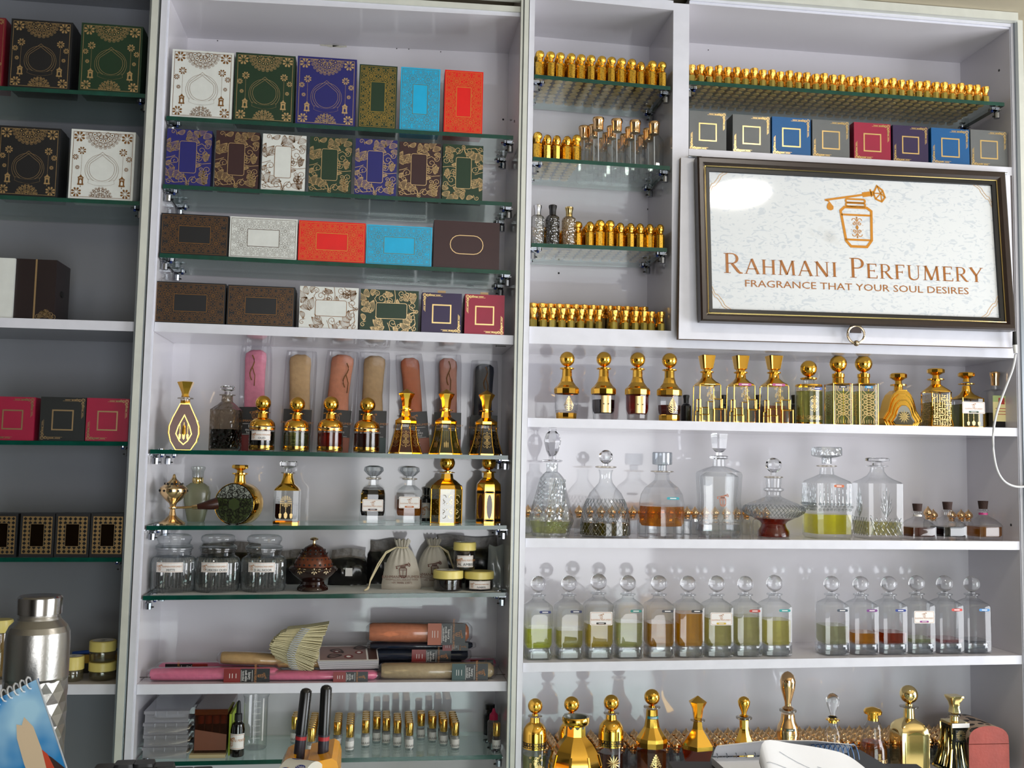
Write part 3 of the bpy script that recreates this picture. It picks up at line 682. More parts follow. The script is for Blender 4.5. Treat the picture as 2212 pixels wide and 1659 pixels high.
MB().loft([(0, 1), (.0012, .8)], .012, 1, 12, 1.6).build('finger_notch', [BLACKM], t, (w/2, .035, h*.48), rot=(0, PI/2, 0))
# ------------------------------------------------------------------ prints, labels, emblem of the shop
def spiral_orn(d, x, y, k, w, m=1):
    """mirror-symmetric scroll ornament about a vertical axis, height 1"""
    for sx in (-1, 1):
        for sy in (-1, 1):
            d.curl(x+sx*.13*k, y+sy*.17*k, .085*k, 90 if sy > 0 else -90, 1.2, w, m, 0, sx*sy)
            d.arc(x+sx*.13*k, y+sy*.30*k, .09*k, (0 if sx > 0 else 180), (0 if sx > 0 else 180)+sx*sy*200, w, m)
            d.circ(x+sx*.26*k, y+sy*.10*k, .014*k, None, m, 6)
    d.line([(x, y-.47*k), (x, y+.47*k)], w, m)
    for yy in (-.42, .42): d.poly([(x-.04*k, y+yy*k), (x, y+(yy-.05)*k), (x+.04*k, y+yy*k), (x, y+(yy+.05)*k)], m)
    for a in (-.06, -.03, .03, .06): d.line([(x+a*.3*k, y-.08*k), (x+a*k, y), (x+a*.3*k, y+.08*k)], w*.7, m)
def emblem(k=1.0, m=1, w=.036, fine=True):
    """the shop's bottle-and-dropper emblem, height 1, centred"""
    d = D2()
    B = [(-.18, .12), (.18, .12), (.25, .07), (.235, -.39), (.155, -.495), (-.10, -.495), (-.175, -.41), (-.245, .06)]
    d.line([(a*k, b*k) for a, b in B], w*k, m, True)
    d.rrect(-.155*k, .135*k, .155*k, .19*k, .026*k, w*.7*k, m); d.rrect(-.155*k, .195*k, .155*k, .25*k, .026*k, w*.7*k, m)
    d.line([(-.235*k, .0), (.245*k, .0)], w*.75*k, m); d.line([(-.20*k, -.39*k), (.225*k, -.39*k)], w*.75*k, m)
    if fine: spiral_orn(d, .01*k, -.195*k, .36*k, .010*k, m)
    else: d.line([(.01*k, -.05*k), (.01*k, -.34*k)], w*k, m); d.circ(.01*k, -.2*k, .08*k, w*.6*k, m, 10)
    d.line([(-.49*k, .215*k), (.12*k, .325*k)], w*.8*k, m); d.line([(.12*k, .325*k), (.31*k, .36*k)], w*1.9*k, m)
    d.line([(.27*k, .30*k), (.25*k, .42*k)], w*.6*k, m)
    D_ = [(.30, .36), (.36, .48), (.45, .41), (.485, .30), (.43, .23), (.33, .27)]
    d.line([(a*k, b*k) for a, b in D_], w*.65*k, m, True)
    for a, b in (((.30, .36), (.42, .36)), ((.42, .36), (.36, .48)), ((.42, .36), (.485, .30)), ((.42, .36), (.43, .23)), ((.42, .36), (.33, .27)), ((.42, .36), (.45, .41))): d.line([(a[0]*k, a[1]*k), (b[0]*k, b[1]*k)], w*.45*k, m)
    dr = [(-.42, .20), (-.385, .155), (-.355, .12), (-.36, .075), (-.40, .055), (-.445, .065), (-.465, .10), (-.455, .145)]
    d.poly([(a*k, b*k) for a, b in dr], m); d.line([(-.47*k, .215*k), (-.42*k, .195*k)], w*.5*k, m)
    return d
def shoplabel(w, h, pill='#2a1a1a', hand=None, side=False):
    """white shop label; returns drawing with materials 1 paper 2 tan ink 3 pill 4 white ink / handwriting"""
    d = D2(); d.rrect(0, 0, w, h, h*.08, None, 1); d.rrect(w*.03, h*.06, w*.97, h*.94, h*.12, h*.02, 2)
    if side:
        d.add(emblem(h*.62, 2, .05, False), w*.14, h*.5); d.text('RAHMANI PERFUMERY', w*.60, h*.50, h*.17, 2, sx=.82)
    else:
        d.add(emblem(h*.42, 2, .05, False), w*.5, h*.68); d.text('RAHMANI PERFUMERY', w*.5, h*.34, h*.14, 2, sx=.82)
    if pill and not side: d.rrect(w*.28, h*.07, w*.72, h*.21, h*.06, None, 3); d.rect(w*.38, h*.12, w*.62, h*.16, None, 4)
    if hand: d.text(hand, w*.56, h*.12, h*.24, 4)
    return d
LABM = lambda pill=None, hand=False: [PAPER, PAPER, TAN, pm('pill_'+(pill or 'none').strip('#'), pill or '#2a1a1a', .4), TXT if hand else PAPER]
def label(t, d, pill=None, hand=False, loc=(0, 0, 0), curve=None, name='label', mats=None, off=.0002):
    """drawing d centred on x, bottom at loc z, facing -y; curve = radius for a rolled-on label"""
    m = MB()
    if curve:
        R = curve
        def f(a, b, o): t_ = a/R; return ((R+o)*math.sin(t_)+loc[0], -(R+o)*math.cos(t_)+loc[1], b+loc[2])
        # cut wide shapes into strips so that they wrap
        q = []
        for p, mm in d.q:
            x0 = min(v[0] for v in p); x1 = max(v[0] for v in p)
            if x1-x0 > R*.35 and len(p) > 4:
                y0 = min(v[1] for v in p); y1 = max(v[1] for v in p); n = 10
                for i in range(n): q.append(([(x0+(x1-x0)*i/n, y0), (x0+(x1-x0)*(i+1)/n, y0), (x0+(x1-x0)*(i+1)/n, y1), (x0+(x1-x0)*i/n, y1)], mm))
            elif x1-x0 > R*.35:
                n = 8; a, b, c, e = p
                L = lambda u, v, s_: (u[0]+(v[0]-u[0])*s_, u[1]+(v[1]-u[1])*s_)
                for i in range(n): q.append(([L(a, b, i/n), L(a, b, (i+1)/n), L(e, c, (i+1)/n), L(e, c, i/n)], mm))
            else: q.append((p, mm))
        dd = D2(); dd.q = q; m.draw(dd, f=f, off=off)
    else: m.draw(d, loc, off=off)
    return m.build(name, mats or LABM(pill, hand), t, smooth=0)
def centered(d, w): e = D2(); e.add(d, -w/2, 0); return e
def gilt(kind, w, h):
    """gold ornaments printed on the glass, centred, from z 0 to h"""
    d = D2()
    if kind == 'scroll': spiral_orn(d, 0, h*.5, h, w*.045); spiral_orn(d, 0, h*.5, h*.6, w*.04)
    elif kind == 'lamps':
        for x, k in ((-.3, .8), (0, 1), (.3, .8)):
            X = x*w; d.line([(X, h), (X, h*.45*k)], w*.02)
            d.poly([(X-.10*w*k, h*.30), (X, h*.46*k+.0), (X+.10*w*k, h*.30), (X+.08*w*k, h*.10), (X, h*.02), (X-.08*w*k, h*.10)])
            d.circ(X, h*.66, w*.03, None, 1, 5)
    elif kind == 'flower':
        for i in range(12):
            a = 2*PI*i/12; c, s = math.cos(a), math.sin(a); r = h*.48
            d.poly([(0, h*.5), (r*.5*c-r*.09*s, h*.5+r*.5*s+r*.09*c), (r*c, h*.5+r*s), (r*.5*c+r*.09*s, h*.5+r*.5*s-r*.09*c)])
    elif kind == 'lattice':
        n = 9
        for s_ in (-1, 1): d.line([(s_*w*.46, 0), (s_*w*.46, h)], w*.035); d.line([(s_*w*.30, 0), (s_*w*.30, h*.25)], w*.02)
        for ph in (0, PI): d.line([(w*.30*math.sin(2*PI*i/8+ph), h*(.22+.56*i/16)) for i in range(17)], w*.035)
        for ph in (PI/2, -PI/2): d.line([(w*.40*math.sin(2*PI*i/8+ph), h*(.22+.56*i/16)) for i in range(17)], w*.03)
        for y0, sg in ((.02, 1), (.98, -1)):
            for s_ in (-1, 1): d.line([(s_*w*.4, h*y0), (s_*w*.34, h*(y0+sg*.12)), (s_*w*.15, h*(y0+sg*.2)), (0, h*(y0+sg*.27))], w*.03)
            for i in range(-2, 3): d.line([(i*w*.14, h*y0), (i*w*.14, h*(y0+sg*(.10-.015*abs(i))))], w*.025)
    elif kind == 'maze':
        rnd = random.Random(3); n, mm = 7, 14; sx, sy = w/n, h/mm
        for i in range(n):
            for j in range(mm):
                x, y = -w/2+i*sx, j*sy
                if rnd.random() < .5: d.line([(x, y+sy*.5), (x+sx, y+sy*.5)], w*.045)
                else: d.line([(x+sx*.5, y), (x+sx*.5, y+sy)], w*.045)
                if rnd.random() < .4: d.line([(x, y), (x+sx*.5, y)], w*.04)
    elif kind == 'key':
        n = 12; s_ = w/n
        for i in range(n):
            x = -w/2+i*s_; d.line([(x, 0), (x, h), (x+s_*.7, h), (x+s_*.7, h*.35), (x+s_*.35, h*.35), (x+s_*.35, h*.65)], h*.12); d.line([(x, 0), (x+s_, 0)], h*.12)
    elif kind == 'dots':
        n = 11
        for i in range(n): d.circ(-w/2+w*(i+.5)/n, h/2, h*.3, h*.18, n=6)
        d.line([(-w/2, 0), (w/2, 0)], h*.15); d.line([(-w/2, h), (w/2, h)], h*.15)
    elif kind == 'spray':
        rnd = random.Random(8)
        for i in range(26):
            a, b = rnd.gauss(0, w*.16), h*(rnd.random()); d.leaf(a, b, h*.16, rnd.random()*360, .35, w*.022, veins=1)
        for i in range(5): d.curl(rnd.gauss(0, w*.1), h*rnd.random(), w*.1, i*80, 1.2, w*.02)
    elif kind == 'crest':
        for i in range(7):
            y = h*(.08+i*.13); ww = w*(.42, .5, .42, .34, .26, .18, .08)[i]*.9
            d.leaf(0, y, ww, 35, .35, w*.03, veins=1); d.leaf(0, y, ww, 145, .35, w*.03, veins=1, bend=-.25); d.circ(0, y, w*.045, None, 1, 6)
    elif kind == 'owl':
        d.poly([(-w*.38, h*.98), (0, h*.80), (w*.38, h*.98), (w*.34, h*.25), (w*.15, h*.0), (w*.1, h*.2), (0, h*.02), (-w*.1, h*.2), (-w*.15, 0), (-w*.34, h*.25)])
        d.poly([(-w*.25, h*.55), (-w*.08, h*.50), (-w*.2, h*.45)], 2); d.poly([(w*.25, h*.55), (w*.08, h*.50), (w*.2, h*.45)], 2)
    elif kind == 'mandala':
        for r, n in ((.2, 6), (.34, 10), (.47, 14)):
            for i in range(n):
                a = 2*PI*i/n; x, y = r*w*math.cos(a), h*.5+r*w*math.sin(a)
                d.circ(x, y, w*.055, w*.016, n=8); d.curl(x, y, w*.03, i*50, 1, w*.012)
            d.circ(0, h*.5, r*w*.8, w*.008, n=30)
    elif kind == 'palm':
        d.line([(0, 0), (0, h*.55)], w*.05)
        for a in (-10, 20, 50, 90, 130, 160, 190): d.leaf(0, h*.55, h*.34, a, .12, w*.04, veins=1, bend=.3 if a < 90 else -.3)
        for s_ in (-1, 1): d.arc(s_*w*.2, h*.32, w*.3, 270, 270+s_*70, w*.03)
    elif kind == 'teardrop':
        d.line([(0, h), (w*.3, h*.62), (w*.42, h*.36), (w*.22, h*.12), (0, 0), (-w*.22, h*.12), (-w*.42, h*.36), (-w*.3, h*.62)], w*.05, 1, True)
        e = gilt('lamps', w*.7, h*.6); d.add(e, 0, h*.15)
    return d
DECM = lambda g=None: [g or GOLDP, g or GOLDP, BLK]
# ------------------------------------------------------------------ decanters
def stopper(t, kind, h, w, z, r, mat, name='stopper'):
    """kind, whole-bottle h and w, z fraction of the lip, r fraction of the half width at the stopper's widest"""
    m = MB(); S = w/2/h; L = m.loft
    if kind == 'ball': L([(z-.01, r*.42), (z+.012, r*.42), ('B', z+.02+r*S*.97, r)], w, h, 28)
    elif kind == 'ovoid': L([(z-.01, r*.45), (z, r*.5), (z+.02, r*.45), (z+.06, r*.75), (z+.6*(1-z), r), (z+.85*(1-z), r*.8), (z+.95*(1-z), r*.5), (1, .02)], w, h, 28)
    elif kind == 'disc': L([(z-.01, r*.42), (z+.3*(1-z), r*.38), (z+.5*(1-z), r*.8), (z+.58*(1-z), r), (z+.9*(1-z), r), (1, r*.86)], w, h, 10)
    elif kind == 'flare4': L([(z-.01, r*.5), (z+.1*(1-z), r*.5), (z+.16*(1-z), r*.72, None, 14), (z+.95*(1-z), r*1.02, None, 14), (1, r*.75, None, 14)], w, h, 32, rot=PI/10, p=14)
    elif kind == 'trumpet': L([(z-.01, r*.5), (z+.12*(1-z), r*.42), (z+.3*(1-z), r*.5), (z+.6*(1-z), r*.72), (z+.93*(1-z), r), (.985, r*.98), (1, r*.5)], w, h, 5, rot=.5)
    elif kind == 'roof': L([(z-.01, r*.45), (z+.05*(1-z), r*.45), (z+.1*(1-z), r*.5), (z+.45*(1-z), r*.62), (z+.72*(1-z), r*.97), (z+.76*(1-z), r), (1, .03)], w, h, 8, rot=PI/8)
    elif kind == 'tear': L([(z-.01, r*.5), (z+.04*(1-z), r*.75), (z+.1*(1-z), r*.4), (z+.2*(1-z), r*.42), (z+.55*(1-z), r*.9), (z+.75*(1-z), r), (z+.9*(1-z), r*.75), (z+.97*(1-z), r*.4), (1, .02)], w, h, 24)
    elif kind == 'cyl': L([(z-.01, r*.45), (z+.25*(1-z), r*.45), (z+.3*(1-z), r*.96), (z+.36*(1-z), r), (z+.96*(1-z), r), (1, r*.94)], w, h, 28)
    elif kind == 'pumpkin': L([(z-.01, r*.35), (z+.1*(1-z), r*.35), (z+.2*(1-z), r*.6), (z+.55*(1-z), r), (z+.85*(1-z), r*.92), (.995, r*.45), (.97, .1)], w, h, 48, flute=.09, nf=8)
    elif kind == 'cutsq': L([(z-.01, r*.4), (z+.3*(1-z), r*.4), (z+.42*(1-z), r*.9, None, 10), (z+.48*(1-z), r, None, 10), (.98, r, None, 10), (1, r*.95, None, 10)], w, h, 32, rot=.25)
    elif kind == 'prism': L([(z-.02, r*.35), (z+.12*(1-z), r*.35), (z+.18*(1-z), r*.6), (z+.3*(1-z), r*.85), (z+.96*(1-z), r*1.02), (1, r*.98)], w, h, 6, .8, rot=.3)
    elif kind == 'crystal': L([(z-.01, r*.35), (z+.12*(1-z), r*.4), (z+.3*(1-z), r*.72), (z+.62*(1-z), r), (z+.85*(1-z), r*.75), (z+.93*(1-z), r*.45), (1, r*.42)], w, h, 9)
    elif kind == 'facetball': L([(z-.01, r*.35), (z+.12*(1-z), r*.35), (z+.22*(1-z), r*.6), (z+.38*(1-z), r*.92), (z+.58*(1-z), r), (z+.78*(1-z), r*.88), (z+.94*(1-z), r*.5), (1, r*.2)], w, h, 10)
    elif kind == 'cap': L([(z-.005, r*.78), (z+.5*(1-z), r*.8), (z+.8*(1-z), r), (z+.95*(1-z), r*.96), (1, r*.7)], w, h, 24)
    elif kind == 'cork': L([(z-.01, r*.8), (1, r)], w, h, 16, rot=.2)
    elif kind == 'mushroom': L([(z-.01, r*.55), (z+.3*(1-z), r*.6), (z+.38*(1-z), r*.95), (z+.6*(1-z), r), (z+.85*(1-z), r*.8), (1, r*.2)], w, h, 24)
    elif kind == 'pagoda': L([(z-.01, r*.3), (z+.05*(1-z), r*.62, None, 12), (z+.35*(1-z), r*.5, None, 12), (z+.62*(1-z), r*.62, None, 12), (z+.9*(1-z), r, None, 12), (1, r*.98, None, 12)], w, h, 32, rot=.0, p=12)
    sm = 20 if kind in ('disc', 'trumpet', 'roof', 'prism', 'crystal', 'facetball') else 40
    return m.build(name, [mat], t, smooth=sm)
def bottle(name, lab, k, px, top, w_, Y, body, n=28, p=2, ay=1.0, st=None, liquid=None, mats=None, rz=0, group=None, cat='bottle', lip=None, decor=None, lab2=None, rot=0, sm=30, tag_=None, size_=None, stm=None, flute=0, nf=0, kids=None):
    """body: loft levels (z, r[, mat[, p]]); liquid: (z0, z1, r, colour[, opacity]); st: (kind, z, r, material)"""
    if size_: l, h, w = size_
    else: l, h, w = size(k, px, top, w_, Y)
    t = thing(name, lab, cat, l, rz, group); mats = mats or [CG, GOLD]
    MB().loft(body, w, h, n, ay, rot, p, flute=flute, nf=nf).build('body', mats, t, smooth=sm)
    if lip: # (z, r, thickness, mat)
        MB().loft([(lip[0]-lip[2]/2, lip[1]*.8), (lip[0]-lip[2]*.2, lip[1]), (lip[0]+lip[2]*.3, lip[1]), (lip[0]+lip[2]/2, lip[1]*.85)], w, h, 28).build('lip', [lip[3]], t)
    if liquid:
        z0, z1, r, col = liquid[:4]; op = liquid[4] if len(liquid) > 4 else .35
        lv = []
        for i in range(7):   # follow the body inside
            z = z0+(z1-z0)*i/6; rr = None
            for a, b in zip(body, body[1:]):
                if a[0] != 'B' and b[0] != 'B' and a[0] <= z <= b[0]:
                    f = (z-a[0])/max(1e-6, b[0]-a[0]); rr = a[1]+(b[1]-a[1])*f; pp = a[3] if len(a) > 3 else p
            lv.append((z, (rr or r)*r*(.9 if i == 0 and z0 > .05 else 1), 0, pp if rr else p))
        MB().loft(lv, w, h, n, ay, rot).build('liquid', [liq(col, op)], t, smooth=sm)
    if st: stopper(t, st[0], h, w, st[1], st[2], st[3])
    for dd in decor or []:   # (kind, z0, dw, dh, yoff fraction[, curve radius fraction[, material[, x]]])
        kd, z0, dw, dh, yf = dd[:5]; cr = dd[5] if len(dd) > 5 else None; g = dd[6] if len(dd) > 6 else None; x = dd[7] if len(dd) > 7 else 0
        d = gilt(kd, dw*w, dh*h); label(t, d, loc=(x*w, 0 if cr else -yf*w/2*ay-.0003, z0*h), curve=cr*w/2 if cr else None, name='gilt_print', mats=DECM(g))
    if lab2: # (z0, w, h, yf, curve, pill, hand, side)
        z0, lw, lh, yf, cr, pill, hand, sd = lab2
        d = centered(shoplabel(lw*w, lh*h, pill, hand, sd), lw*w)
        label(t, d, pill, bool(hand), (0, 0 if cr else -yf*w/2*ay-.0005, z0*h), cr*w/2 if cr else None)
    if tag_: # small name strip: colour, z, x, yf, curve
        c, z0, x, yf, cr = tag_; lw = w*.42 if w < .06 else w*.27; lh = .0045
        d = D2(); d.rrect(-lw/2, 0, lw/2, lh, lh*.45, None, 1); d.rect(-lw*.25, lh*.32, lw*.25, lh*.68, None, 2)
        label(t, d, loc=(x*w, 0 if cr else -yf*w/2*ay-.0004, z0*h), curve=cr*w/2 if cr else None, name='name_strip', mats=[PAPER, pm('strip_'+c.strip('#'), c, .4), PAPER])
    return t
def ribs(t, lv, n, w, h, r=.0007, rot=0, ay=1.0, p=2, mat=None, idx=None, name='gilt_rib'):
    for k in (idx or range(n)):
        m = MB()
        a = 2*PI*k/n+rot; ca, sa = math.cos(a), math.sin(a); pts = []
        for e in lv:
            pp = e[3] if len(e) > 3 else p; q = 1 if pp == 2 else 1/((abs(ca)**pp+abs(sa)**pp)**(1/pp))
            pts.append((e[1]*w/2*q*ca, e[1]*w/2*q*sa*ay, e[0]*h))
        m.tube(pts, r, 5); m.build(name, [mat or GOLD], t)
# ---- middle cabinet, shelf with ball-stoppered bottles
Y = .052
l, h, w = size('2e', 399, 823, 78, Y)
t = thing('attar_bottle', 'gold teardrop-shaped bottle with a trumpet stopper at the left end of its glass shelf', 'bottle', l, .16)
TD = [(0, .50), (.02, .56), (.12, .86), (.24, 1.0), (.34, .98), (.46, .78), (.58, .50), (.66, .32), (.72, .27)]
MB().loft([(z, r, 1) for z, r in TD], w, h, 6, .62, rot=PI/6).build('body', [CG, GOLD], t, smooth=20)
F2 = D2(); pts = [(r*w*.40, z*h) for z, r in TD[:-1]]
F2.poly([(-a, b) for a, b in pts]+[(a, b) for a, b in pts[::-1]], 1)
F2.line([(-a, b) for a, b in pts]+[(a, b) for a, b in pts[::-1]], .0012, 2, True); F2.add(gilt('teardrop', w*.5, h*.42), 0, h*.08, m=3)
MB().draw(F2, (0, -w*.5*.62*.90, 0), off=.0006).build('window', [CG, pm('amber_window', '#5a2a10', .2, spec=.35), GOLD, GOLD], t, smooth=0)
MB().loft([(.70, .27), (.735, .27), (.74, .44), (.755, .44), (.76, .25), (.78, .22)], w, h, 24).build('lip', [SMOKE], t)
stopper(t, 'trumpet', h, w, .775, .50, GOLD)
sqb = lambda x0=.0: [(0, .97, 0, 9), (.015, 1, 0, 9), (.63, 1, 0, 9), (.70, .66, 0, 5), (.76, .45, 0, 2), (.85, .42, 0, 2)]
bottle('attar_bottle', 'square smoky cut-glass decanter of dark liquid beside the gold teardrop bottle', '2e', 489, 834, 57, Y, sqb(), 32, st=('disc', .875, .56, SOLID), lip=(.86, .62, .02, SMOKE), liquid=(.03, .33, .93, '#140c0b', .95), mats=[gm('smoky_cut_glass', (.66, .60, .52), (.28, .25, .22), .07, .03, cut=150), GOLD], rz=-.3)
BB = [(0, .96, 0), (.03, 1, 1), (.10, 1, 0), (.38, 1, 1), (.41, 1, 0), (.44, 1, 1), (.50, .93, 1), (.55, .72, 1), (.58, .42, 1), (.66, .38, 1)]
for px, tp, col, lab, op in ((567, 850, '#120b0a', 'gold ball-stoppered round bottle with a paper label over dark liquid', .95), (641, 854, '#8a8a55', 'gold ball-stoppered round bottle of pale green liquid', .25),
                         (714, 852, '#8e2208', 'gold ball-stoppered round bottle of red amber liquid', .6), (793, 855, '#4a1a0c', 'gold ball-stoppered round bottle of brown liquid, right of the red one', .8)):
    t = bottle('attar_bottle', lab, '2e', px, tp, 56, Y, BB, st=('ball', .685, .61, GOLD), lip=(.67, .60, .02, GOLD), liquid=(.10, .34, .95, col, op),
           lab2=(.19, .80, .16, 1, 1.01, None, 'OUD', True) if px == 567 else None, decor=[('key', .045, 1.6, .04, 1, 1.0, BLK), ('dots', .385, 1.7, .03, 1, 1.005)], mats=[CG, GOLD])
BE = [(0, 1, 1), (.02, 1, 0), (.08, .92, 0), (.17, .80, 0), (.28, .70, 0), (.40, .62, 0), (.46, .60, 1), (.47, .66, 1), (.51, .66, 1), (.57, .30, 1), (.66, .25, 1)]
for px, tp, col, kd, lab in ((877, 840, '#8a3a12', 'scroll', 'gold bell-shaped panelled bottle of amber liquid'), (963, 841, '#6a6a28', 'lamps', 'gold bell-shaped bottle with printed hanging lamps'), (1050, 843, '#0e0b10', 'scroll', 'gold bell-shaped bottle of near-black liquid at the right end of its shelf')):
    t = bottle('attar_bottle', lab, '2e', px, tp, 75, Y, BE, 8, st=('roof', .69, .50, GOLD), lip=(.675, .40, .02, GOLD), liquid=(.02, .36, .95, col, .7), rot=PI/8, sm=10)
    l, h, w = size('2e', px, tp, 75, Y)
    ribs(t, BE[:8], 8, w, h, .0009, PI/8)
    for s_ in (-1, 0, 1):
        m = MB(); d = gilt(kd, w*.17, h*.28); a = s_*PI/4; c, s2 = math.cos(a), math.sin(a); R = w*.5*.84
        m.draw(d, (R*s2*1.02, -R*c*1.02, h*.09), (c, s2, 0), (-s2*.22, c*.22, .97), off=.0003).build('gilt_print', DECM(), t, smooth=0)
# wrapped pouches leaning on the back panel behind them
def cloth(n, c): return pm(n, c, .85, bump=.5, bscale=260, var=.12, vscale=140, spec=.1)
PCH = {'pink': '#e88aa2', 'beige': '#c9a272', 'peach': '#dd8a66', 'orange': '#c9683c', 'salmon': '#c8806a', 'navy': '#182338', 'hotpink': '#e87a9c', 'cream': '#bda985', 'sand': '#cda873'}
def pouch_mesh(w, h, seed=1, th=.5, hook=True):
    m = MB(); rnd = random.Random(seed); ph = rnd.random()*6; n = 22; lv = [(0, .80), (.03, .95), (.2, 1), (.4, .98), (.6, .95), (.8, .96), (.92, 1.02), (.97, .95), (1, .55)]
    o = len(m.v)
    for z, r in lv:
        for k in range(n):
            a = 2*PI*k/n; q = 1+.07*math.sin(3*a+ph+z*5)+.04*math.sin(7*a+z*9+ph)
            m.v.append((r*w/2*q*math.cos(a)+.03*w*math.sin(z*6+ph), r*w/2*th*q*math.sin(a), z*h+(.012*w*math.sin(5*a) if z > .95 else 0)))
    for i in range(len(lv)-1):
        for k in range(n): a, b = o+i*n+k, o+i*n+(k+1) % n; m.f.append((a, b, b+n, a+n)); m.m.append(0)
    m.f.append(tuple(o+k for k in range(n))[::-1]); m.m.append(0); e = o+(len(lv)-1)*n; m.f.append(tuple(e+k for k in range(n))); m.m.append(0)
    return m
def card2d(w, h, c='red', words=('luxury', 'oudh sticks', 'handcrafted')):
    d = D2(); d.rect(-w/2, 0, w/2, h, None, 1); d.rect(-w/2, 0, w/2, h*.36, None, 2)
    d.add(emblem(h*.20, 3, .05, False), 0, h*.84); d.text('RAHMANI PERFUMERY', 0, h*.66, h*.055, 3)
    d.rect(-w*.4, h*.615, w*.4, h*.622, None, 4); d.text(words[0], 0, h*.53, h*.07, 4); d.text(words[1], 0, h*.46, h*.06, 4); d.text(words[2], 0, h*.40, h*.05, 4); d.rect(-w*.4, h*.375, w*.4, h*.382, None, 4)
    d.text('with care', 0, h*.24, h*.04, 4) if 0 else None
    for y in (.26, .18, .12): d.rect(-w*.16, h*y, w*.16, h*(y+.012), None, 4)
    return d
CARDC = {'red': '#7c1c18', 'teal': '#1b3c3a', 'orange': '#9c4a22', 'rust': '#8a3520'}
def pouch(px, top, w_, col, lab, card, cw, seed, k='2e', Y=.135, lean=.0, cardh=.42, cordp=None):
    l, h, w = size(k, px, top, w_, Y)
    t = thing('wrapped_pouch', lab, 'pouch', l, 0, None, rx=-.05, ry=lean)
    pouch_mesh(w, h*.985, seed).build('cloth_roll', [cloth('cloth_'+col, PCH[col])], t, smooth=60)
    sw = w*1.52
    MB().loft([(0, 1), (.5, 1.0), (.93, .98), (1.02, .92)], sw, h, 20, .40, p=4).build('plastic_sleeve', [FILM], t, (0, 0, 0), smooth=60)
    d = card2d(cw, h*cardh, words=('luxury', 'oudh sticks' if card == 'red' else 'musk sticks', 'handcrafted'))
    MB().draw(d, (0, -sw*.205-.0012, .001), off=.0002).build('card', [PAPER, pm('card_black', '#0e0d0e', .35), pm('card_'+card, CARDC[card], .35), TAN, PAPER], t, smooth=0)
    if cordp:
        m = MB(); x0, z0 = cordp; pts = [((x0+.10*math.sin(i*.9))*w, -w*.30, (z0-i*.035)*h) for i in range(8)]
        m.tube(pts, .0011, 6).tube([((x0+.02)*w, -w*.30, (z0-.12)*h), ((x0+.14)*w, -w*.32, (z0-.20)*h), ((x0+.12)*w, -w*.30, (z0-.3)*h)], .0009, 6).build('cord', [pm('brown_cord', '#7d5228', .8)], t)
for a in ((553, 752, 46, 'pink', 'tall pink cloth pouch in clear plastic, first behind the bottles', 'red', .052, 1, -.02, (-.15, .93)), (643, 762, 46, 'beige', 'beige pouch in clear plastic behind the second ball-stoppered bottle', 'teal', .05, 2, .02, None),
          (726, 762, 48, 'peach', 'peach pouch with a twisted cord, behind the red amber bottle', 'orange', .05, 3, .05, (.22, .90)), (806, 765, 46, 'beige', 'beige pouch with a folded flap, behind the brown-liquid ball bottle', 'teal', .05, 4, 0, None),
          (902, 769, 40, 'orange', 'orange pouch tilted to the left behind the amber bell bottle', 'orange', .05, 5, -.10, None), (967, 770, 38, 'salmon', 'salmon pink pouch with a curled cord behind the middle bell bottle', 'rust', .05, 6, 0, (.0, .95)),
          (1045, 783, 40, 'navy', 'navy blue pouch in clear plastic at the right end', 'rust', .05, 7, 0, (.05, .95))):
    pouch(a[0], a[1], a[2], a[3], a[4], a[5], a[6], a[7], lean=a[8], cordp=a[9])
# ---- middle cabinet, shelf with the brass burner
Y = .06
l, h, w = size('2f', 374, 1024, 61, .035)
t = thing('incense_burner', 'pierced brass incense burner with a long wooden handle', 'incense burner', l)
m = MB().loft([(0, .92), (.02, .95), (.04, .90), (.10, .55), (.18, .25), (.30, .17), (.325, .30), (.335, .30), (.345, .18), (.42, .28), (.50, .62), (.60, .93), (.66, 1.0), (.715, .97)], w, h, 36); m.build('bowl', [BRASS], t)
m = MB().loft([(.716, .99), (.735, .93), (.80, .62), (.86, .35), (.90, .20), (.94, .13), (.985, .09), (1, .05)], w, h, 36)
for i in range(12):
    a = 2*PI*i/12; 
    for zz, rr, s_ in ((.67, 1.0, .0022), (.80, .64, .0026)):
        m.loft([(0, 1), (.0008, .8)], s_*2, 1, 8, c=(0, 0, 0), mi=1); n_ = 16
        for q in range(len(m.v)-n_, len(m.v)):
            x, y, z = m.v[q]; m.v[q] = (rr*w/2*math.cos(a)*1.003+(-x*math.sin(a))+z*math.cos(a), rr*w/2*math.sin(a)*1.003+(x*math.cos(a))+z*math.sin(a), zz*h+y)
m.build('pierced_lid', [BRASS, BLACKM], t)
m = MB().tube([(0, 0, h*.33), (w*.42, -.004, h*.34), (w*.70, -.005, h*.35)], .0020, 10).loft([(0, 1), (.008, 1)], .0001, 1, 6); m.tube([(w*.70, -.005, h*.35), (w*.80, -.005, h*.355), (w*.90, -.005, h*.36)], [.0032, .0038, .0042], 12)
m.build('handle_rod', [BRASS], t)
MB().tube([(w*.90, -.005, h*.36), (w*1.05, -.005, h*.375), (w*1.3, -.004, h*.40), (w*1.58, .0, h*.43)], [.0045, .0058, .0082, .0105], 14).build('wooden_grip', [pm('dark_red_wood', '#3c1a12', .3, var=.3, vscale=80)], t)
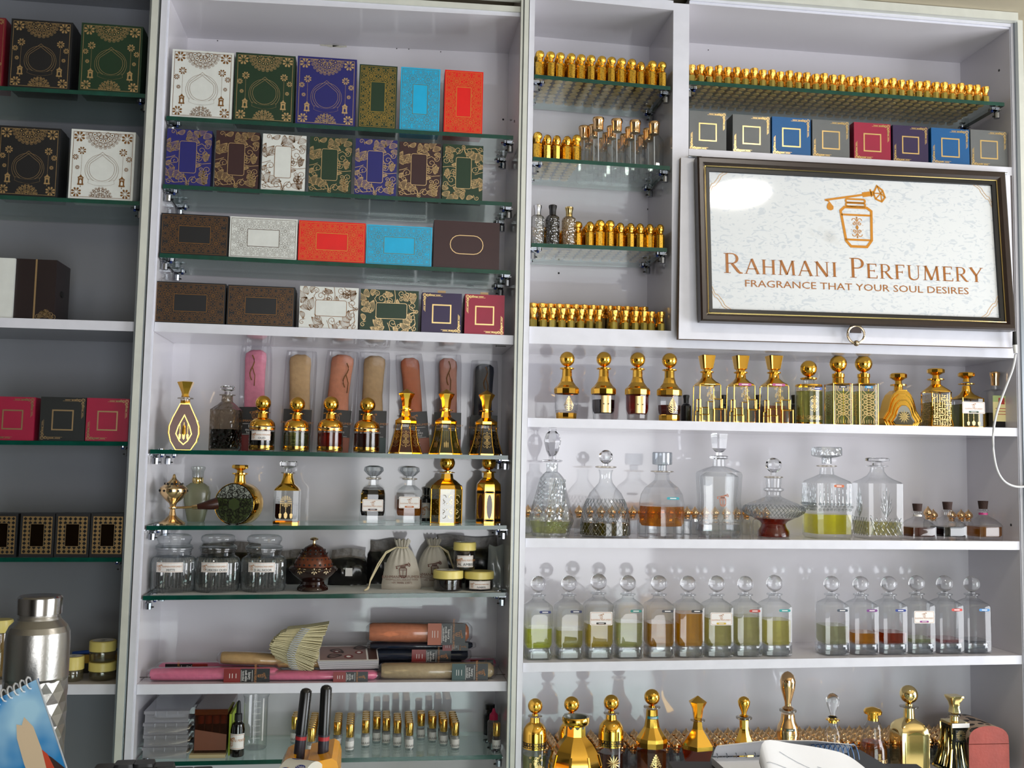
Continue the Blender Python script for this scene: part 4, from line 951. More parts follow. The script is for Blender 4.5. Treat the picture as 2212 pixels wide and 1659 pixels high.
bottle('perfume_bottle', 'frosted perfume bottle with a clear cap standing behind the brass burner', '2f', 426, 1007, 58, .12, [(0, .62, 0, 4), (.03, .66, 0, 4), (.35, .95, 0, 4), (.52, 1, 0, 4), (.64, .86, 0, 3), (.70, .5, 0, 3)], 32, ay=.5, st=('cap', .80, .55, gm('clear_cap', (.9, .92, .9), (.5, .52, .5), .08)),
       mats=[gm('frosted_glass', (.78, .80, .68), (.5, .5, .4), .08, .25, opaque=.45, body='#b8b894'), GOLD], lip=(.74, .42, .12, PGOLD), decor=None)
l, h, w = size('2f', 517, 1004, 102, .055)
t = thing('attar_bottle', 'round drum-shaped gold flask with green liquid and a mandala window', 'bottle', l, -.28)
R = w*.46; cz = R*.93
m = MB(); n = 40; rings = [(-.019, .93), (-.021, .97), (-.018, 1.0), (.018, 1.0), (.021, .97), (.019, .90)]
for y, q in rings:
    for k in range(n):
        a = 2*PI*k/n; z = cz+R*q*math.sin(a); m.v.append((R*q*math.cos(a), y, max(z, .0)))
for i in range(5):
    for k in range(n): a, b = i*n+k, i*n+(k+1) % n; m.f.append((a, a+n, b+n, b)); m.m.append(0)
m.f.append(tuple(5*n+k for k in range(n))[::-1]); m.m.append(0)
m.loft([(2*R*.93/h, .27), (.80, .22), (.83, .24), (.84, .34), (.86, .34), (.865, .22)], w, h, 24).build('gold_rim', [GOLD], t)
d = D2(); d.circ(0, 0, R*.92, None, 1, 40); p_ = [(R*.90*math.cos(a), R*.90*math.sin(a)) for a in [PI+.0+PI*i/20 for i in range(21)]]
d.poly([(x, y+R*.0) for x, y in p_ if 1]+[(R*.86, R*.28), (-R*.86, R*.28)], 2)
e = gilt('mandala', R*1.85, 0); d.add(e, 0, 0, m=3)
for i in range(9): a = 2*PI*i/9; d.leaf(R*.30*math.cos(a), R*.30*math.sin(a), R*.34, math.degrees(a), .45, R*.035, 3, 1); d.leaf(R*.62*math.cos(a+.3), R*.62*math.sin(a+.3), R*.26, math.degrees(a+.3), .5, R*.03, 3, 1)
MB().draw(d, (0, -.0195, cz), off=.0005).build('window', [CG, pm('flask_window', '#9ba197', .06, spec=.9), pm('flask_liquid', '#35431a', .06, spec=.9), pm('dark_print', '#14120a', .4)], t, smooth=0)
stopper(t, 'disc', h, w, .865, .36, GOLD)
bottle('attar_bottle', 'square bottle with gold shoulders and a cut clear stopper, dark liquid inside', '2f', 621, 996, 56, Y, [(0, 1, 1, 12), (.03, 1, 0, 12), (.53, 1, 1, 12), (.57, .88, 1, 7), (.64, .52, 1, 4), (.74, .40, 1, 2), (.80, .38, 0, 2)], 32, st=('disc', .825, .72, SOLID), lip=(.81, .55, .025, SMOKE),
       liquid=(.08, .32, .86, '#2a0f08', .85), rz=0, decor=[('mandala', .36, .42, .0, 1.0), ('lamps', .08, .7, .26, 1.0)])
OC = [(0, 1, 0), (.02, 1.02, 0), (.50, 1, 0), (.58, .90, 0), (.63, .62, 0), (.66, .42, 0), (.76, .40, 0)]
for px, tp, col, z0, pill, lab in ((806, 1005, '#0a0708', .58, '#3a1418', 'clear eight-sided decanter of black liquid with a white label'), (884, 1006, '#8a4a10', .42, '#b8641c', 'clear eight-sided decanter of amber liquid with a white label')):
    bottle('attar_bottle', lab, '2f', px, tp, 60, Y, OC, 8, st=('pumpkin', .79, .66, gm('clear_stopper', (.88, .90, .91), (.30, .32, .33), .12, k=1.6)), lip=(.77, .55, .035, SMOKE), liquid=(.14, z0, .93, col, .93 if px == 806 else .6), rot=PI/8, sm=12,
           lab2=(.22 if px == 806 else .27, .74, .20, .95, None, pill, None, False))
bottle('dropper_bottle', 'small black bottle standing behind the amber decanter', '2f', 921, 1053, 20, .13, [(0, .95), (.03, 1), (.66, 1), (.72, .6), (.76, .6)], 20, st=('cap', .78, .72, BLK), mats=[BLK, BLK], lab2=(.10, 1.1, .45, 1, 1.02, None, None, True), stm=None)
HX = [(0, 1, 1), (.02, 1, 0), (.54, 1, 1), (.60, .93, 1), (.67, .62, 1), (.70, .42, 1), (.78, .36, 1)]
t = bottle('attar_bottle', 'gold six-sided ball-stoppered bottle with scroll print', '2f', 965, 993, 66, Y, HX, 6, st=('ball', .81, .50, GOLD), lip=(.80, .5, .02, GOLD), liquid=(.03, .45, .95, '#6a7020', .6), rot=0, sm=12, mats=[gm('olive_gilt_glass', (.78, .74, .42), (.35, .3, .1), .12, opaque=.3, body='#8a7a30'), GOLD])
l, h, w = size('2f', 965, 993, 66, Y); ribs(t, HX[:4], 6, w, h, .0012)
for s_ in (-1, 1): 
    a = s_*PI/6; c, s2 = math.cos(a), math.sin(a); R = w*.5*.866
    MB().draw(gilt('scroll', w*.3, h*.46), (R*s2, -R*c, h*.04), (c, s2, 0), off=.0006).build('gilt_print', DECM(), t, smooth=0)
HX2 = [(0, 1, 1), (.03, 1, 0), (.50, 1, 1), (.62, .95, 1), (.68, .7, 1), (.72, .45, 1), (.80, .40, 1)]
t = bottle('attar_bottle', 'gold ball-stoppered bottle with oval windows at the right end of the burner shelf', '2f', 1055, 994, 56, Y, HX2, 8, st=('ball', .825, .56, GOLD), lip=(.81, .55, .025, GOLD), rot=PI/8, sm=12, mats=[pm('copper_glass', (.45, .17, .04), .12, .5), GOLD])
l, h, w = size('2f', 1055, 994, 56, Y)
for s_ in (-1, 0, 1):
    a = s_*PI/4; c, s2 = math.cos(a), math.sin(a); R = w*.5*.924; d = D2(); d.rect(-w*.17, 0, w*.17, h*.50, None, 1)
    d.circ(0, h*.25, w*.11, None, 2, 18, ry=h*.19); e = gilt('dots', w*.3, h*.05); d.add(e, 0, h*.01, m=3); d.add(e, 0, h*.45, m=3)
    MB().draw(d, (R*s2, -R*c, h*.02), (c, s2, 0), off=.0004).build('gilt_print', [GOLD, GOLD, pm('oval_window', '#4a2418', .1), BLK], t, smooth=0)
# ---- middle cabinet, paper-lined shelf
s = SH['2g']; lin = thing('shelf_liner', 'white paper liner laid on the glass shelf under the jars and bags', 'paper', (0, 0, 0)); m = MB(); n = 26
x0, x1 = s.x0+.012, s.x1-.006
for i in range(n+1):
    x = x0+(x1-x0)*i/n; e_ = .004+.003*abs(math.sin(i*1.7))
    for y in (e_, .05, .15): m.v.append((x, y, s.z(x)+.0004))
for i in range(n):
    for j in range(2): a = i*3+j; m.f.append((a, a+3, a+4, a+1)); m.m.append(0)
m.build('paper_sheet', [pm('liner_paper', '#d8dadb', .7)], lin, smooth=0)
jarP = [(0, .88), (.02, .95), (.06, .99), (.50, 1.0), (.56, .97), (.60, .88), (.63, .78), (.68, .76), (.70, .80), (.72, .80), (.735, .86), (.755, .86), (.77, .80)]
RIB = gm('ribbed_glass', (.93, .95, .96), (.42, .46, .48), .10, .03, k=1.8, opaque=.14, body='#c3caca')
for px, tp, hand, lab in ((375, 1152, 'MITTI', 'ribbed glass jar with a clear lid, leftmost of the three jars'), (470, 1153, 'TURKISH OUD', 'ribbed glass jar with a handwritten label, middle of the three jars'), (570, 1154, 'D AL NOOR', 'ribbed glass jar with a label peeling at its corner, next to the wooden burner')):
    l, h, w = size('2g', px, tp, 96, .06)
    t = thing('storage_jar', lab, 'jar', l)
    MB().loft(jarP[:6], w, h, 168, flute=.022, nf=42).build('ribbed_body', [RIB], t)
    MB().loft(jarP[5:], w, h, 36).build('neck', [CG], t)
    MB().loft([(.765, .80), (.78, .86), (.80, .80), (.82, .70), (.86, .72), (.89, .78), (.93, .79), (.965, .74), (.99, .60), (1, .3)], w, h, 36).build('glass_lid', [CG], t)
    MB().loft([(.06, .78), (.09, .82), (.33, .82), (.36, .6)], w, h, 28).build('incense_chips', [pm('dark_resin', '#1b1311', .7, bump=1, bscale=300, var=.5, vscale=200)], t)
    d = centered(shoplabel(w*.62, h*.17, None, hand, True), w*.62); label(t, d, None, True, (0, 0, h*.36), w*.515)
l, h, w = size('2g', 677, 1160, 106, .055)
t = thing('incense_burner', 'carved dark wooden incense burner with a pierced dome lid', 'incense burner', l)
DKW = pm('polished_dark_wood', '#260e09', .12, coat=.5, var=.3, vscale=60)
m = MB().loft([(0, .60), (.02, .64), (.06, .62), (.12, .48), (.17, .46), (.22, .60), (.30, .82), (.38, .98), (.42, 1.0), (.455, .93), (.46, .80)], w, h, 44)
d = D2()
for x in (-.25, .05, .3): d.flower8(x*w, 0, w*.065, w*.006, n=6); d.curl(x*w+w*.1, w*.01, w*.04, 0, 1, w*.01)
R_ = w*.49
m.draw(d, mm=[0, 1], f=lambda a, b, o: (math.sin(a/R_)*(R_+.0004), -math.cos(a/R_)*(R_+.0004), h*.395+b))
m.build('bowl', [DKW, pm('bone_inlay', '#c9b48a', .4)], t)
m = MB().loft([(.458, .80), (.56, .74), (.64, .62)], w, h, 40, caps=False, mi=1).loft([(.64, .62), (.74, .50), (.81, .36), (.86, .16), (.87, .02)], w, h, 40, caps=False)
for row, zz, rr, n_, s_ in ((0, .50, .785, 22, .0020), (1, .70, .56, 16, .0020), (2, .76, .47, 14, .0020), (3, .60, .69, 22, .0015)):
    for i in range(n_):
        a = 2*PI*(i+row*.5)/n_; b0 = len(m.v); m.loft([(0, 1), (.0009, .7)], s_*2, 1, 6, mi=2)
        for q in range(b0, len(m.v)):
            x, y, z = m.v[q]; m.v[q] = (rr*w/2*math.cos(a)-x*math.sin(a)+z*math.cos(a), rr*w/2*math.sin(a)+x*math.cos(a)+z*math.sin(a), zz*h+y)
m.build('pierced_dome', [pm('carved_wood', '#3a170f', .2, var=.4, vscale=90), pm('light_carved_wood', '#6e3822', .25, var=.3, vscale=90), BLACKM], t)
MB().loft([(.86, .10), (.88, .06), (.93, .05), (.95, .16), (.965, .18), (.985, .12), (1, .02)], w, h, 20).build('brass_knob', [BRASS], t)
# dark pouches of incense behind
def bagmesh(w, h, th, seed, fold=.72, mi=0, cols=14, rowsn=12, top=.9):
    m = MB(); rnd = random.Random(seed); P = [rnd.random()*6 for _ in range(5)]
    for sgn in (-1, 1):
        o = len(m.v)
        for j in range(rowsn+1):
            z = j/rowsn; bul = th*math.sin(min(1, z/fold)*PI)**.6 if z < fold else th*.08
            if z == 0: bul = th*.55
            for i in range(cols+1):
                x = i/cols*2-1; ww = (1-.06*z)*(1 if z < fold else top)
                y = sgn*bul*(1-x**4)*.5*(1+.18*math.sin(5*x+P[0]+z*7)+.1*math.sin(11*x+P[1]))
                m.v.append((x*w/2*ww+.01*w*math.sin(z*9+P[2]), y, z*h*(1+.03*math.sin(3*x+P[3]))))
        for j in range(rowsn):
            for i in range(cols): a = o+j*(cols+1)+i; f = (a, a+1, a+cols+2, a+cols+1); m.f.append(f if sgn < 0 else f[::-1]); m.m.append(mi if j/rowsn < fold else 1)
    return m
DARKB = pm('black_film_pouch', '#141213', .22, spec=.6, bump=.5, bscale=60); DUSTY = pm('dusty_clear_film', '#6b625a', .35, bump=.6, bscale=120, var=.5, vscale=90)
for px, tp, w_, Y, lab, sd in ((752, 1186, 84, .13, 'black pouch with a dusty folded top behind the wooden burner', 1), (835, 1166, 86, .148, 'tall dark pouch behind the front cotton bag', 2), (1010, 1158, 150, .15, 'wide dark pouch leaning behind the yellow-lidded jars', 3), (500, 1172, 150, .15, 'dark dusty pouch lying behind the ribbed jars', 4), (620, 1188, 70, .15, 'dark pouch behind the gap between jar and wooden burner', 5)):
    l, h, w = size('2g', px, tp, w_, Y); t = thing('incense_pouch', lab, 'pouch', l)
    bagmesh(w, h, .022 if sd > 1 else .03, sd).build('pouch_body', [DARKB, DUSTY], t, smooth=50)
    MB().box(-w*.06, -.02 if sd < 2 else -.014, h*.28, w*.12, -.0185 if sd < 2 else -.0135, h*.5).build('sticker', [PAPER], t, smooth=0) if sd in (1, 2) else None
COT = pm('natural_cotton', '#b9b2a6', .9, bump=.35, bscale=900, spec=.1)
INK = pm('brown_ink', '#5d2f20', .6)
for px, tp, w_, Y, lab, sd in ((936, 1163, 76, .10, 'cotton drawstring bag standing behind the front cotton bag', 1), (868, 1165, 84, .062, 'white cotton drawstring bag with the printed emblem, in front', 2)):
    l, h, w = size('2g', px, tp, w_, Y); t = thing('drawstring_bag', lab, 'bag', l, .03)
    m = MB(); cols, rr = 30, 22
    prof = [(0, 1.0, .55), (.08, 1.02, .9), (.35, .92, 1.0), (.60, .74, .8), (.74, .55, .55), (.82, .36, .40), (.855, .30, .36), (.90, .36, .40), (.96, .42, .42), (1, .42, .40)]
    for sgn in (-1, 1):
        o = len(m.v)
        for z, ww, tt in prof:
            g = max(0, (z-.45)*1.6)
            for i in range(cols+1):
                x = i/cols*2-1; y = sgn*(.013*tt*(1-abs(x)**3)+g*.0028*math.cos(x*17+sd)*(1-abs(x)**3)); m.v.append((x*w/2*ww, y, z*h+(.0015*math.sin(x*11) if z > .95 else 0)))
        for j in range(len(prof)-1):
            for i in range(cols): a = o+j*(cols+1)+i; f = (a, a+1, a+cols+2, a+cols+1); m.f.append(f if sgn < 0 else f[::-1]); m.m.append(0)
    m.build('cloth_bag', [COT], t, smooth=80)
    d = D2(); d.add(emblem(h*.30, 1, .05), w*.02, h*.40); d.text('RAHMANI PERFUMERY', 0, h*.235, h*.058, 1); d.text('FRAGRANCE THAT YOUR SOUL DESIRES', 0, h*.195, h*.026, 1); d.rect(-w*.22, h*.180, w*.22, h*.185); d.text('+91 98486 61872', 0, h*.125, h*.042, 1)
    MB().draw(d, (0, -.0142, 0), (1, 0, 0), off=.0003).build('print', [INK, INK], t, smooth=0)
    m = MB(); zz = h*.845
    m.tube([(-w*.14, -.006, zz), (0, -.0075, zz-.001), (w*.14, -.006, zz)], .0011, 6)
    if sd == 2:
        for q in (0, .003): m.tube([(-w*.15, -.004, zz), (-w*.42, -.008, h*.72+q), (-w*.62, -.013, h*.45+q*2), (-w*.80, -.018, h*.18+q), (-w*.84, -.022, h*.06)], .0011, 6)
        m.tube([(-w*.84, -.022, h*.07), (-w*.88, -.025, h*.03), (-w*.95, -.028, h*.012)], [.0022, .002, .0012], 6)
    else:
        for q in (0, .003): m.tube([(w*.15, -.004, zz), (w*.40, -.008, h*.70+q), (w*.55, -.012, h*.40+q), (w*.60, -.013, h*.25)], .0010, 6)
    m.build('drawstring', [pm('cream_cord', '#cdbf9c', .8)], t)
HONEY = pm('dark_honey', '#150b0a', .1, spec=.7)
def lidjar(k, px, tp, w_, Y, lab, lidz, side_=None, hand=None, z0=None, content=True, top=None, rz=0, glass=None, paste=None):
    l, h, w = size(k, px, tp, w_, Y)
    if z0 is not None: h -= z0-l.z; l.z = z0
    t = thing('lidded_jar', lab, 'jar', l, rz)
    MB().loft([(0, .86), (.04, .95), (.10, 1), (lidz-.06, 1), (lidz, .93)], w*.97, h, 32).build('glass_body', [glass or CG], t)
    MB().loft([(lidz-.01, 1.0), (lidz+.0, 1.02), (.96, 1.02), (1, .96)], w, h, 40).build('yellow_lid', [YLID], t)
    if content: MB().loft([(.05, .88), (.10, .96), (lidz-.08, .96), (lidz-.03, .90)], w*.95, h, 28).build('contents', [paste or HONEY], t)
    if hand: label(t, centered(shoplabel(w*.78, h*.42, None, hand, True), w*.78), None, True, (0, 0, h*.12), w*.492)
    if top: 
        d = D2(); d.circ(0, 0, w*.40, None, 1, 24); d.add(emblem(w*.25, 2, .05, False), 0, 0); d.text(top, 0, -w*.25, w*.08, 2)
        MB().draw(d, (0, 0, h+.0003), (1, 0, 0), (0, 1, 0), off=.0002).build('lid_label', [PAPER, PAPER, TXT], t, smooth=0)
    return l.z+h
za = lidjar('2g', 968, 1231, 64, .038, 'wide yellow-lidded jar of black paste, left of the lower pair', .62, top='NABEEL')
lidjar('2g', 1034.5, 1233, 63, .042, 'wide yellow-lidded jar with a NABEEL label, right of the lower pair', .62, hand='NABEEL')
lidjar('2g', 1003, 1171, 48, .042, 'tall yellow-lidded jar stacked on the two wide jars', .72, hand='AL AMBER', z0=za+.0004, top='AMBER')
l, h, w = size('2g', 1072, 1178, 42, .08); t = thing('plastic_glove', 'crumpled translucent white plastic glove at the right end of the jar shelf', 'glove', l)
bagmesh(w*.9, h, .024, 9, .95, cols=10).build('film_body', [gm('milky_film', (.85, .88, .88), (.6, .64, .64), .08, .25, opaque=.5, body='#c6cccc'), gm('milky_film', '', '')], t, smooth=70)
# ------------------------------------------------------------------ right cabinet, gilded decanters under the sign
Y = .05
V1 = [(0, .84, 1), (.02, .86, 1), (.095, .88, 0), (.11, .93, 0), (.16, .95, 0), (.17, .98, 0), (.38, 1.0, 1), (.385, 1.06, 1), (.455, 1.06, 1), (.475, .98, 1), (.50, .80, 1), (.56, .55, 1), (.64, .42, 1), (.74, .40, 1)]
V2 = [(z, r, 0 if (z < .3 and mm == 1) else mm) for z, r, mm in V1]
for px, tp, bd, col, z1, dk, op, lab in ((1224.5, 761, V1, '#b9b4b0', .14, 'crest', .1, 'gilded ball-stoppered decanter, empty, with a leaf crest, leftmost on its shelf'), (1304, 761, V2, '#180a0c', .30, 'owl', .92, 'gilded ball-stoppered decanter of black liquid with a gold mask print'),
                                 (1377, 762, V2, '#7c1208', .37, 'owl', .65, 'gilded ball-stoppered decanter of red liquid with a gold mask print'), (1446, 764, V1, '#5a1409', .24, 'crest', .7, 'gilded ball-stoppered decanter of dark red liquid with a leaf crest')):
    bottle('attar_decanter', lab, '4c', px, tp, 51, Y, bd, 12, st=('ball', .77, .63, GOLD), lip=(.755, .60, .03, GOLD), liquid=(.10, z1, .94, col, op), sm=12, decor=[(dk, .11, .55, .25, 1.02, 1.01)])
# stepped ones
SQ = [(0, .74, 1, 12), (.02, .74, 0, 12), (.55, .70, 1, 12), (.575, .66, 1, 10), (.61, .48, 1, 5), (.66, .34, 1, 2), (.74, .30, 1, 2)]
def cuboid_frame(m, x0, x1, z0, z1, y, d):
    m.box(x0, y, z0, x1, y+d, z1, 0)
    r = .0010
    for a, b in (((x0, z0), (x1, z0)), ((x0, z1), (x1, z1)), ((x0, z0), (x0, z1)), ((x1, z0), (x1, z1))): m.tube([(a[0], y, a[1]), (b[0], y, b[1])], r, 5, 1)
for i, (px, tp, pill, lab) in enumerate(((1527, 767, None, 'stepped glass decanter with a gold cube stopper and no name strip'), (1600, 768, '#b8568c', 'stepped glass decanter with a pink name strip, middle of the three'), (1672, 768, '#b8568c', 'stepped glass decanter with an amber lower step, right of the three'))):
    l, h, w = size('4c', px, tp, 66, Y)
    t = bottle('attar_decanter', lab, '4c', px, tp, 66, Y, SQ, 32, st=('flare4', .76, .46, GOLD), lip=(.745, .43, .028, GOLD), rot=0, rz=0, decor=[('spray', .33, .36, .2, .74)], tag_=(pill, .54, .0, .75, None) if pill else None)
    m = MB(); cuboid_frame(m, w*.10, w*.44, 0, h*.20, -w*.42, w*.3); cuboid_frame(m, w*.08, w*.36, h*.19, h*.34, -w*.41, w*.3)
    cuboid_frame(m, -w*.30, -w*.08, 0, h*.11, -w*.46, w*.3); cuboid_frame(m, -w*.30, -w*.10, h*.11, h*.21, -w*.44, w*.3); cuboid_frame(m, -w*.09, w*.10, .0, h*.30, -w*.39, w*.3)
    cuboid_frame(m, -w*.46, -w*.30, 0, h*.16, -w*.30, w*.4); cuboid_frame(m, -w*.42, -w*.30, h*.16, h*.33, -w*.30, w*.35)
    m.build('stepped_blocks', [CG, GOLD], t, smooth=0)
    ribs(t, [(.0, .74), (.55, .70)], 4, w, h, .0009, PI/4, p=12)
    MB().box(-w*.26, -w*.28, h*.02, w*.26, w*.28, h*(.20 if i < 2 else .26)).build('liquid', [liq('#c9c48e' if i < 2 else '#b0591c', .3 if i < 2 else .6)], t, smooth=0)
CY = [(0, 1, 1), (.03, 1, 0), (.10, 1, 0), (.55, 1, 0), (.60, 1, 1), (.625, .97, 1), (.63, .45, 0), (.68, .40, 0), (.70, .40, 0)]
bottle('attar_decanter', 'round gilded-band decanter of pale liquid with a blue name strip', '4c', 1747, 780, 55, Y, CY, 32, st=('ball', .735, .62, GOLD), lip=(.72, .62, .035, GOLD), liquid=(.03, .52, .95, '#a3a05a', .4), decor=[('key', .52, 1.5, .05, 1, 1.01), ('key', .08, 1.5, .05, 1, 1.01), ('scroll', .18, .3, .28, 1, 1.01)], tag_=('#2c4aa0', .535, .1, 1, 1.02))
for px, tp, pill, lab in ((1811, 773, '#3a3a40', 'tall square gilded lattice decanter with a grey name strip'), (1866, 773, '#2f86b8', 'tall square gilded lattice decanter with a light blue name strip')):
    l, h, w = size('4c', px, tp, 42, Y)
    BD = [(0, 1, 1, 14), (.015, 1, 0, 14), (.60, 1, 1, 14), (.615, .9, 1, 10), (.62, .56, 1, 2), (.70, .54, 1, 2), (.71, .60, 1, 2), (.76, .60, 1, 2)]
    t = bottle('attar_decanter', lab, '4c', px, tp, 42, Y, BD, 32, p=14, st=('ball', .77, .83, GOLD), lip=(.72, .54, .015, GOLD), liquid=(.02, .50, .93, '#a8b070', .4), rz=0, decor=[('lattice', .02, .84, .56, .98)], tag_=(pill, .54, 0, 1.0, None), mats=[CG, GOLD])
    ribs(t, [(0, 1), (.61, 1)], 4, w, h, .0010, PI/4, p=14)
    MB().draw(gilt('lattice', w*.84, h*.56), (-w*.495, 0, h*.02), (0, -1, 0), off=.0004).build('gilt_print', DECM(), t, smooth=0)
# arched flask
l, h, w = size('4c', 1941, 807, 84, Y); t = thing('attar_decanter', 'arched gold flask with a clear window and gold flower', 'bottle', l, .04)
out = [(-.40, 0), (-.50, .14), (-.36, .30), (-.30, .48), (-.22, .60), (-.10, .68), (.10, .68), (.22, .60), (.30, .48), (.36, .30), (.50, .14), (.40, 0)]
O = [(a*w, b*h) for a, b in out]; m = MB(); m.prism(O, -.012, .018, 0)
for i, k in enumerate((.90, .74, .58)): m.prism([(a*k, b*(k*.97)+.0) for a, b in O], -.014-.0015*i, -.012, 0 if i < 2 else 0)
for k, y in ((1, -.012), (.90, -.014), (.74, -.0155), (.58, -.0170)): m.tube([(a*k, y, b*k*(1 if k == 1 else .97)) for a, b in O], .0010, 6)
m.build('body', [GOLD], t, smooth=20)
d = D2(); d.poly([(a*.54, b*.93*.56+.003) for a, b in O], 1); d.poly([(a*.53, b*.70*.56+.003) for a, b in O[:5]+O[7:]], 2); e = gilt('flower', w*.3, h*.26); d.add(e, 0, h*.05, m=3)
MB().draw(d, (0, -.0180, 0), off=.0003).build('window', [CG, pm('pale_window', '#8d8c82', .06, spec=.9), pm('dark_window', '#4f4a3a', .06, spec=.9), PGOLD], t, smooth=0)
MB().loft([(.67, .22), (.76, .20), (.765, .38), (.79, .38), (.80, .18)], w, h, 20).build('neck', [GOLD], t); stopper(t, 'disc', h, w, .80, .40, GOLD)
# maze bottle and the label bottle
MZ = [(0, 1.0, 1, 10), (.02, .98, 0, 10), (.12, .90, 0, 10), (.35, .84, 0, 10), (.55, .88, 0, 10), (.60, .90, 1, 10), (.625, .85, 1, 9), (.69, .55, 1, 4), (.73, .40, 1, 2), (.80, .36, 1, 2)]
l, h, w = size('4c', 2022, 797, 49, Y)
t = bottle('attar_decanter', 'waisted square gold decanter with a maze-like print', '4c', 2022, 797, 49, Y, MZ, 32, st=('disc', .84, .70, GOLD), lip=(.815, .66, .03, GOLD), liquid=(.03, .42, .93, '#8d7a2a', .5), rz=0, decor=[('maze', .03, .78, .52, .93)])
MB().draw(gilt('maze', w*.8, h*.52), (-w*.465, 0, h*.03), (0, -1, 0), off=.0004).build('gilt_print', DECM(), t, smooth=0)
ribs(t, [(z, r) for z, r, _, p_ in MZ[:6]], 4, w, h, .0014, PI/4, p=10)
LB = [(0, 1, 1, 14), (.02, 1, 0, 14), (.52, 1, 1, 14), (.545, .92, 1, 9), (.60, .55, 1, 4), (.66, .40, 1, 2), (.76, .34, 1, 2)]
l, h, w = size('4c', 2088, 805, 47, Y)
t = bottle('attar_decanter', 'square gold-shouldered decanter with a white label over printed lamps', '4c', 2088, 805, 47, Y, LB, 32, st=('disc', .84, .68, GOLD), lip=(.79, .66, .025, GOLD), liquid=(.03, .42, .93, '#7c8040', .45), rz=0, decor=[('lamps', .03, .8, .22, 1.0)], lab2=(.25, 1.02, .21, 1.0, None, '#1c4a36', None, False))
ribs(t, [(0, 1), (.53, 1)], 4, w, h, .0014, PI/4, p=14)
t = bottle('perfume_bottle', 'clear rectangular bottle with a copper cap and a green and red label', '4c', 2150, 803, 50, Y, [(0, 1, 0, 14), (.60, 1, 0, 14), (.66, .85, 0, 10), (.69, .35, 0, 2), (.76, .30, 0, 2)], 32, ay=.6, st=('cap', .76, .40, ROSE), liquid=(.03, .27, .94, '#15090c', .92), rz=0, mats=[CG, GOLD])
l, h, w = size('4c', 2150, 803, 50, Y); d = D2(); d.rect(-.36*w, 0, .36*w, h*.45, None, 1); d.rect(-.36*w, h*.34, .36*w, h*.45, None, 2); d.rect(-.12*w, h*.30, .14*w, h*.41, None, 3)
for i in range(3): d.rect(-.25*w, h*(.12+.05*i), .25*w, h*(.125+.05*i+.006), None, 3)
MB().draw(d, (w*.05, -w*.3-.0005, h*.12), off=.0002).build('label', [PAPER, pm('straw_label', '#e2d59a', .4), pm('pale_green_label', '#a9b97c', .4), pm('label_red', '#a8352c', .5)], t, smooth=0)
for px, lab in ((1482, 'small black bottle behind the fourth ball-stoppered decanter'), (1563, 'small black bottle behind the first and second stepped decanters'), (1638, 'small black bottle behind the second and third stepped decanters'), (1716, 'small black bottle behind the round gilded-band decanter')):
    bottle('dropper_bottle', lab, '4c', px, 853, 21, .135, [(0, .95), (.03, 1), (.62, 1), (.70, .6)], 16, st=('cap', .72, .66, BLK), mats=[BLK])
# ------------------------------------------------------------------ right cabinet, large clear decanters
Y = .062
l, h, w = size('4d', 1192, 927, 103, Y)
CRY = gm('crystal', (.86, .88, .89), (.30, .33, .33), .14, .03, k=1.6, cut=120)
t = bottle('glass_decanter', 'tall slanted-cut crystal decanter with a pointed crystal stopper', '4d', 1192, 927, 103, Y, [(0, .80), (.04, .84), (.14, 1.0), (.17, .98), (.54, .52), (.585, .34), (.60, .25), (.68, .26)], 6, ay=.8, st=('crystal', .71, .36, SOLID), lip=(.70, .42, .022, SOLID), liquid=(.03, .14, .92, '#a8ad55', .35), mats=[CRY], rot=.2, sm=10)
m = MB()
for i in range(5): x = -.16+i*.085; m.tube([(w*x, -w*.335, h*.15), (w*(x*.55+.13), -w*.20, h*.53)], .0022, 6)
for i in range(9):
    z = .20+i*.035; m.tube([(-w*(.44-z*.35), -w*.22, h*z), (-w*(.28-z*.2), -w*.31, h*(z+.05))], .0008, 5); m.tube([(-w*(.44-z*.35), -w*.22, h*(z+.05)), (-w*(.28-z*.2), -w*.31, h*(z))], .0008, 5)
m.build('cut_ribs', [CRY], t)
DO = [(0, .93), (.02, 1), (.10, 1.0), (.26, .95), (.38, .84), (.50, .64), (.57, .42), (.62, .28), (.68, .24), (.74, .26), (.77, .30)]
l, h, w = size('4d', 1308, 972, 104, Y)
t = bottle('glass_decanter', 'dome-shaped decanter cut with diamonds, holding a little olive liquid', '4d', 1308, 972, 104, Y, DO, 40, st=('facetball', .82, .30, SOLID), lip=(.80, .43, .025, SMOKE), liquid=(.02, .16, .96, '#5e5218', .75))
def diamonds(t, prof, w, h, z0, z1, n, turns, r=.0006, mat=None, name='cut_diamonds'):
    m = MB()
    def R(z):
        for a, b in zip(prof, prof[1:]):
            if a[0] <= z <= b[0]: f = (z-a[0])/max(1e-6, b[0]-a[0]); return a[1]+(b[1]-a[1])*f
        return prof[-1][1]
    for s_ in (-1, 1):
        for k in range(n):
            pts = []
            for i in range(9):
                z = z0+(z1-z0)*i/8; a = 2*PI*k/n+s_*turns*2*PI*i/8; pts.append((R(z)*w/2*1.002*math.cos(a), R(z)*w/2*1.002*math.sin(a), z*h))
            m.tube(pts, r, 4)
    m.build(name, [mat or CRY], t)
diamonds(t, DO, w, h, .02, .43, 30, .16)
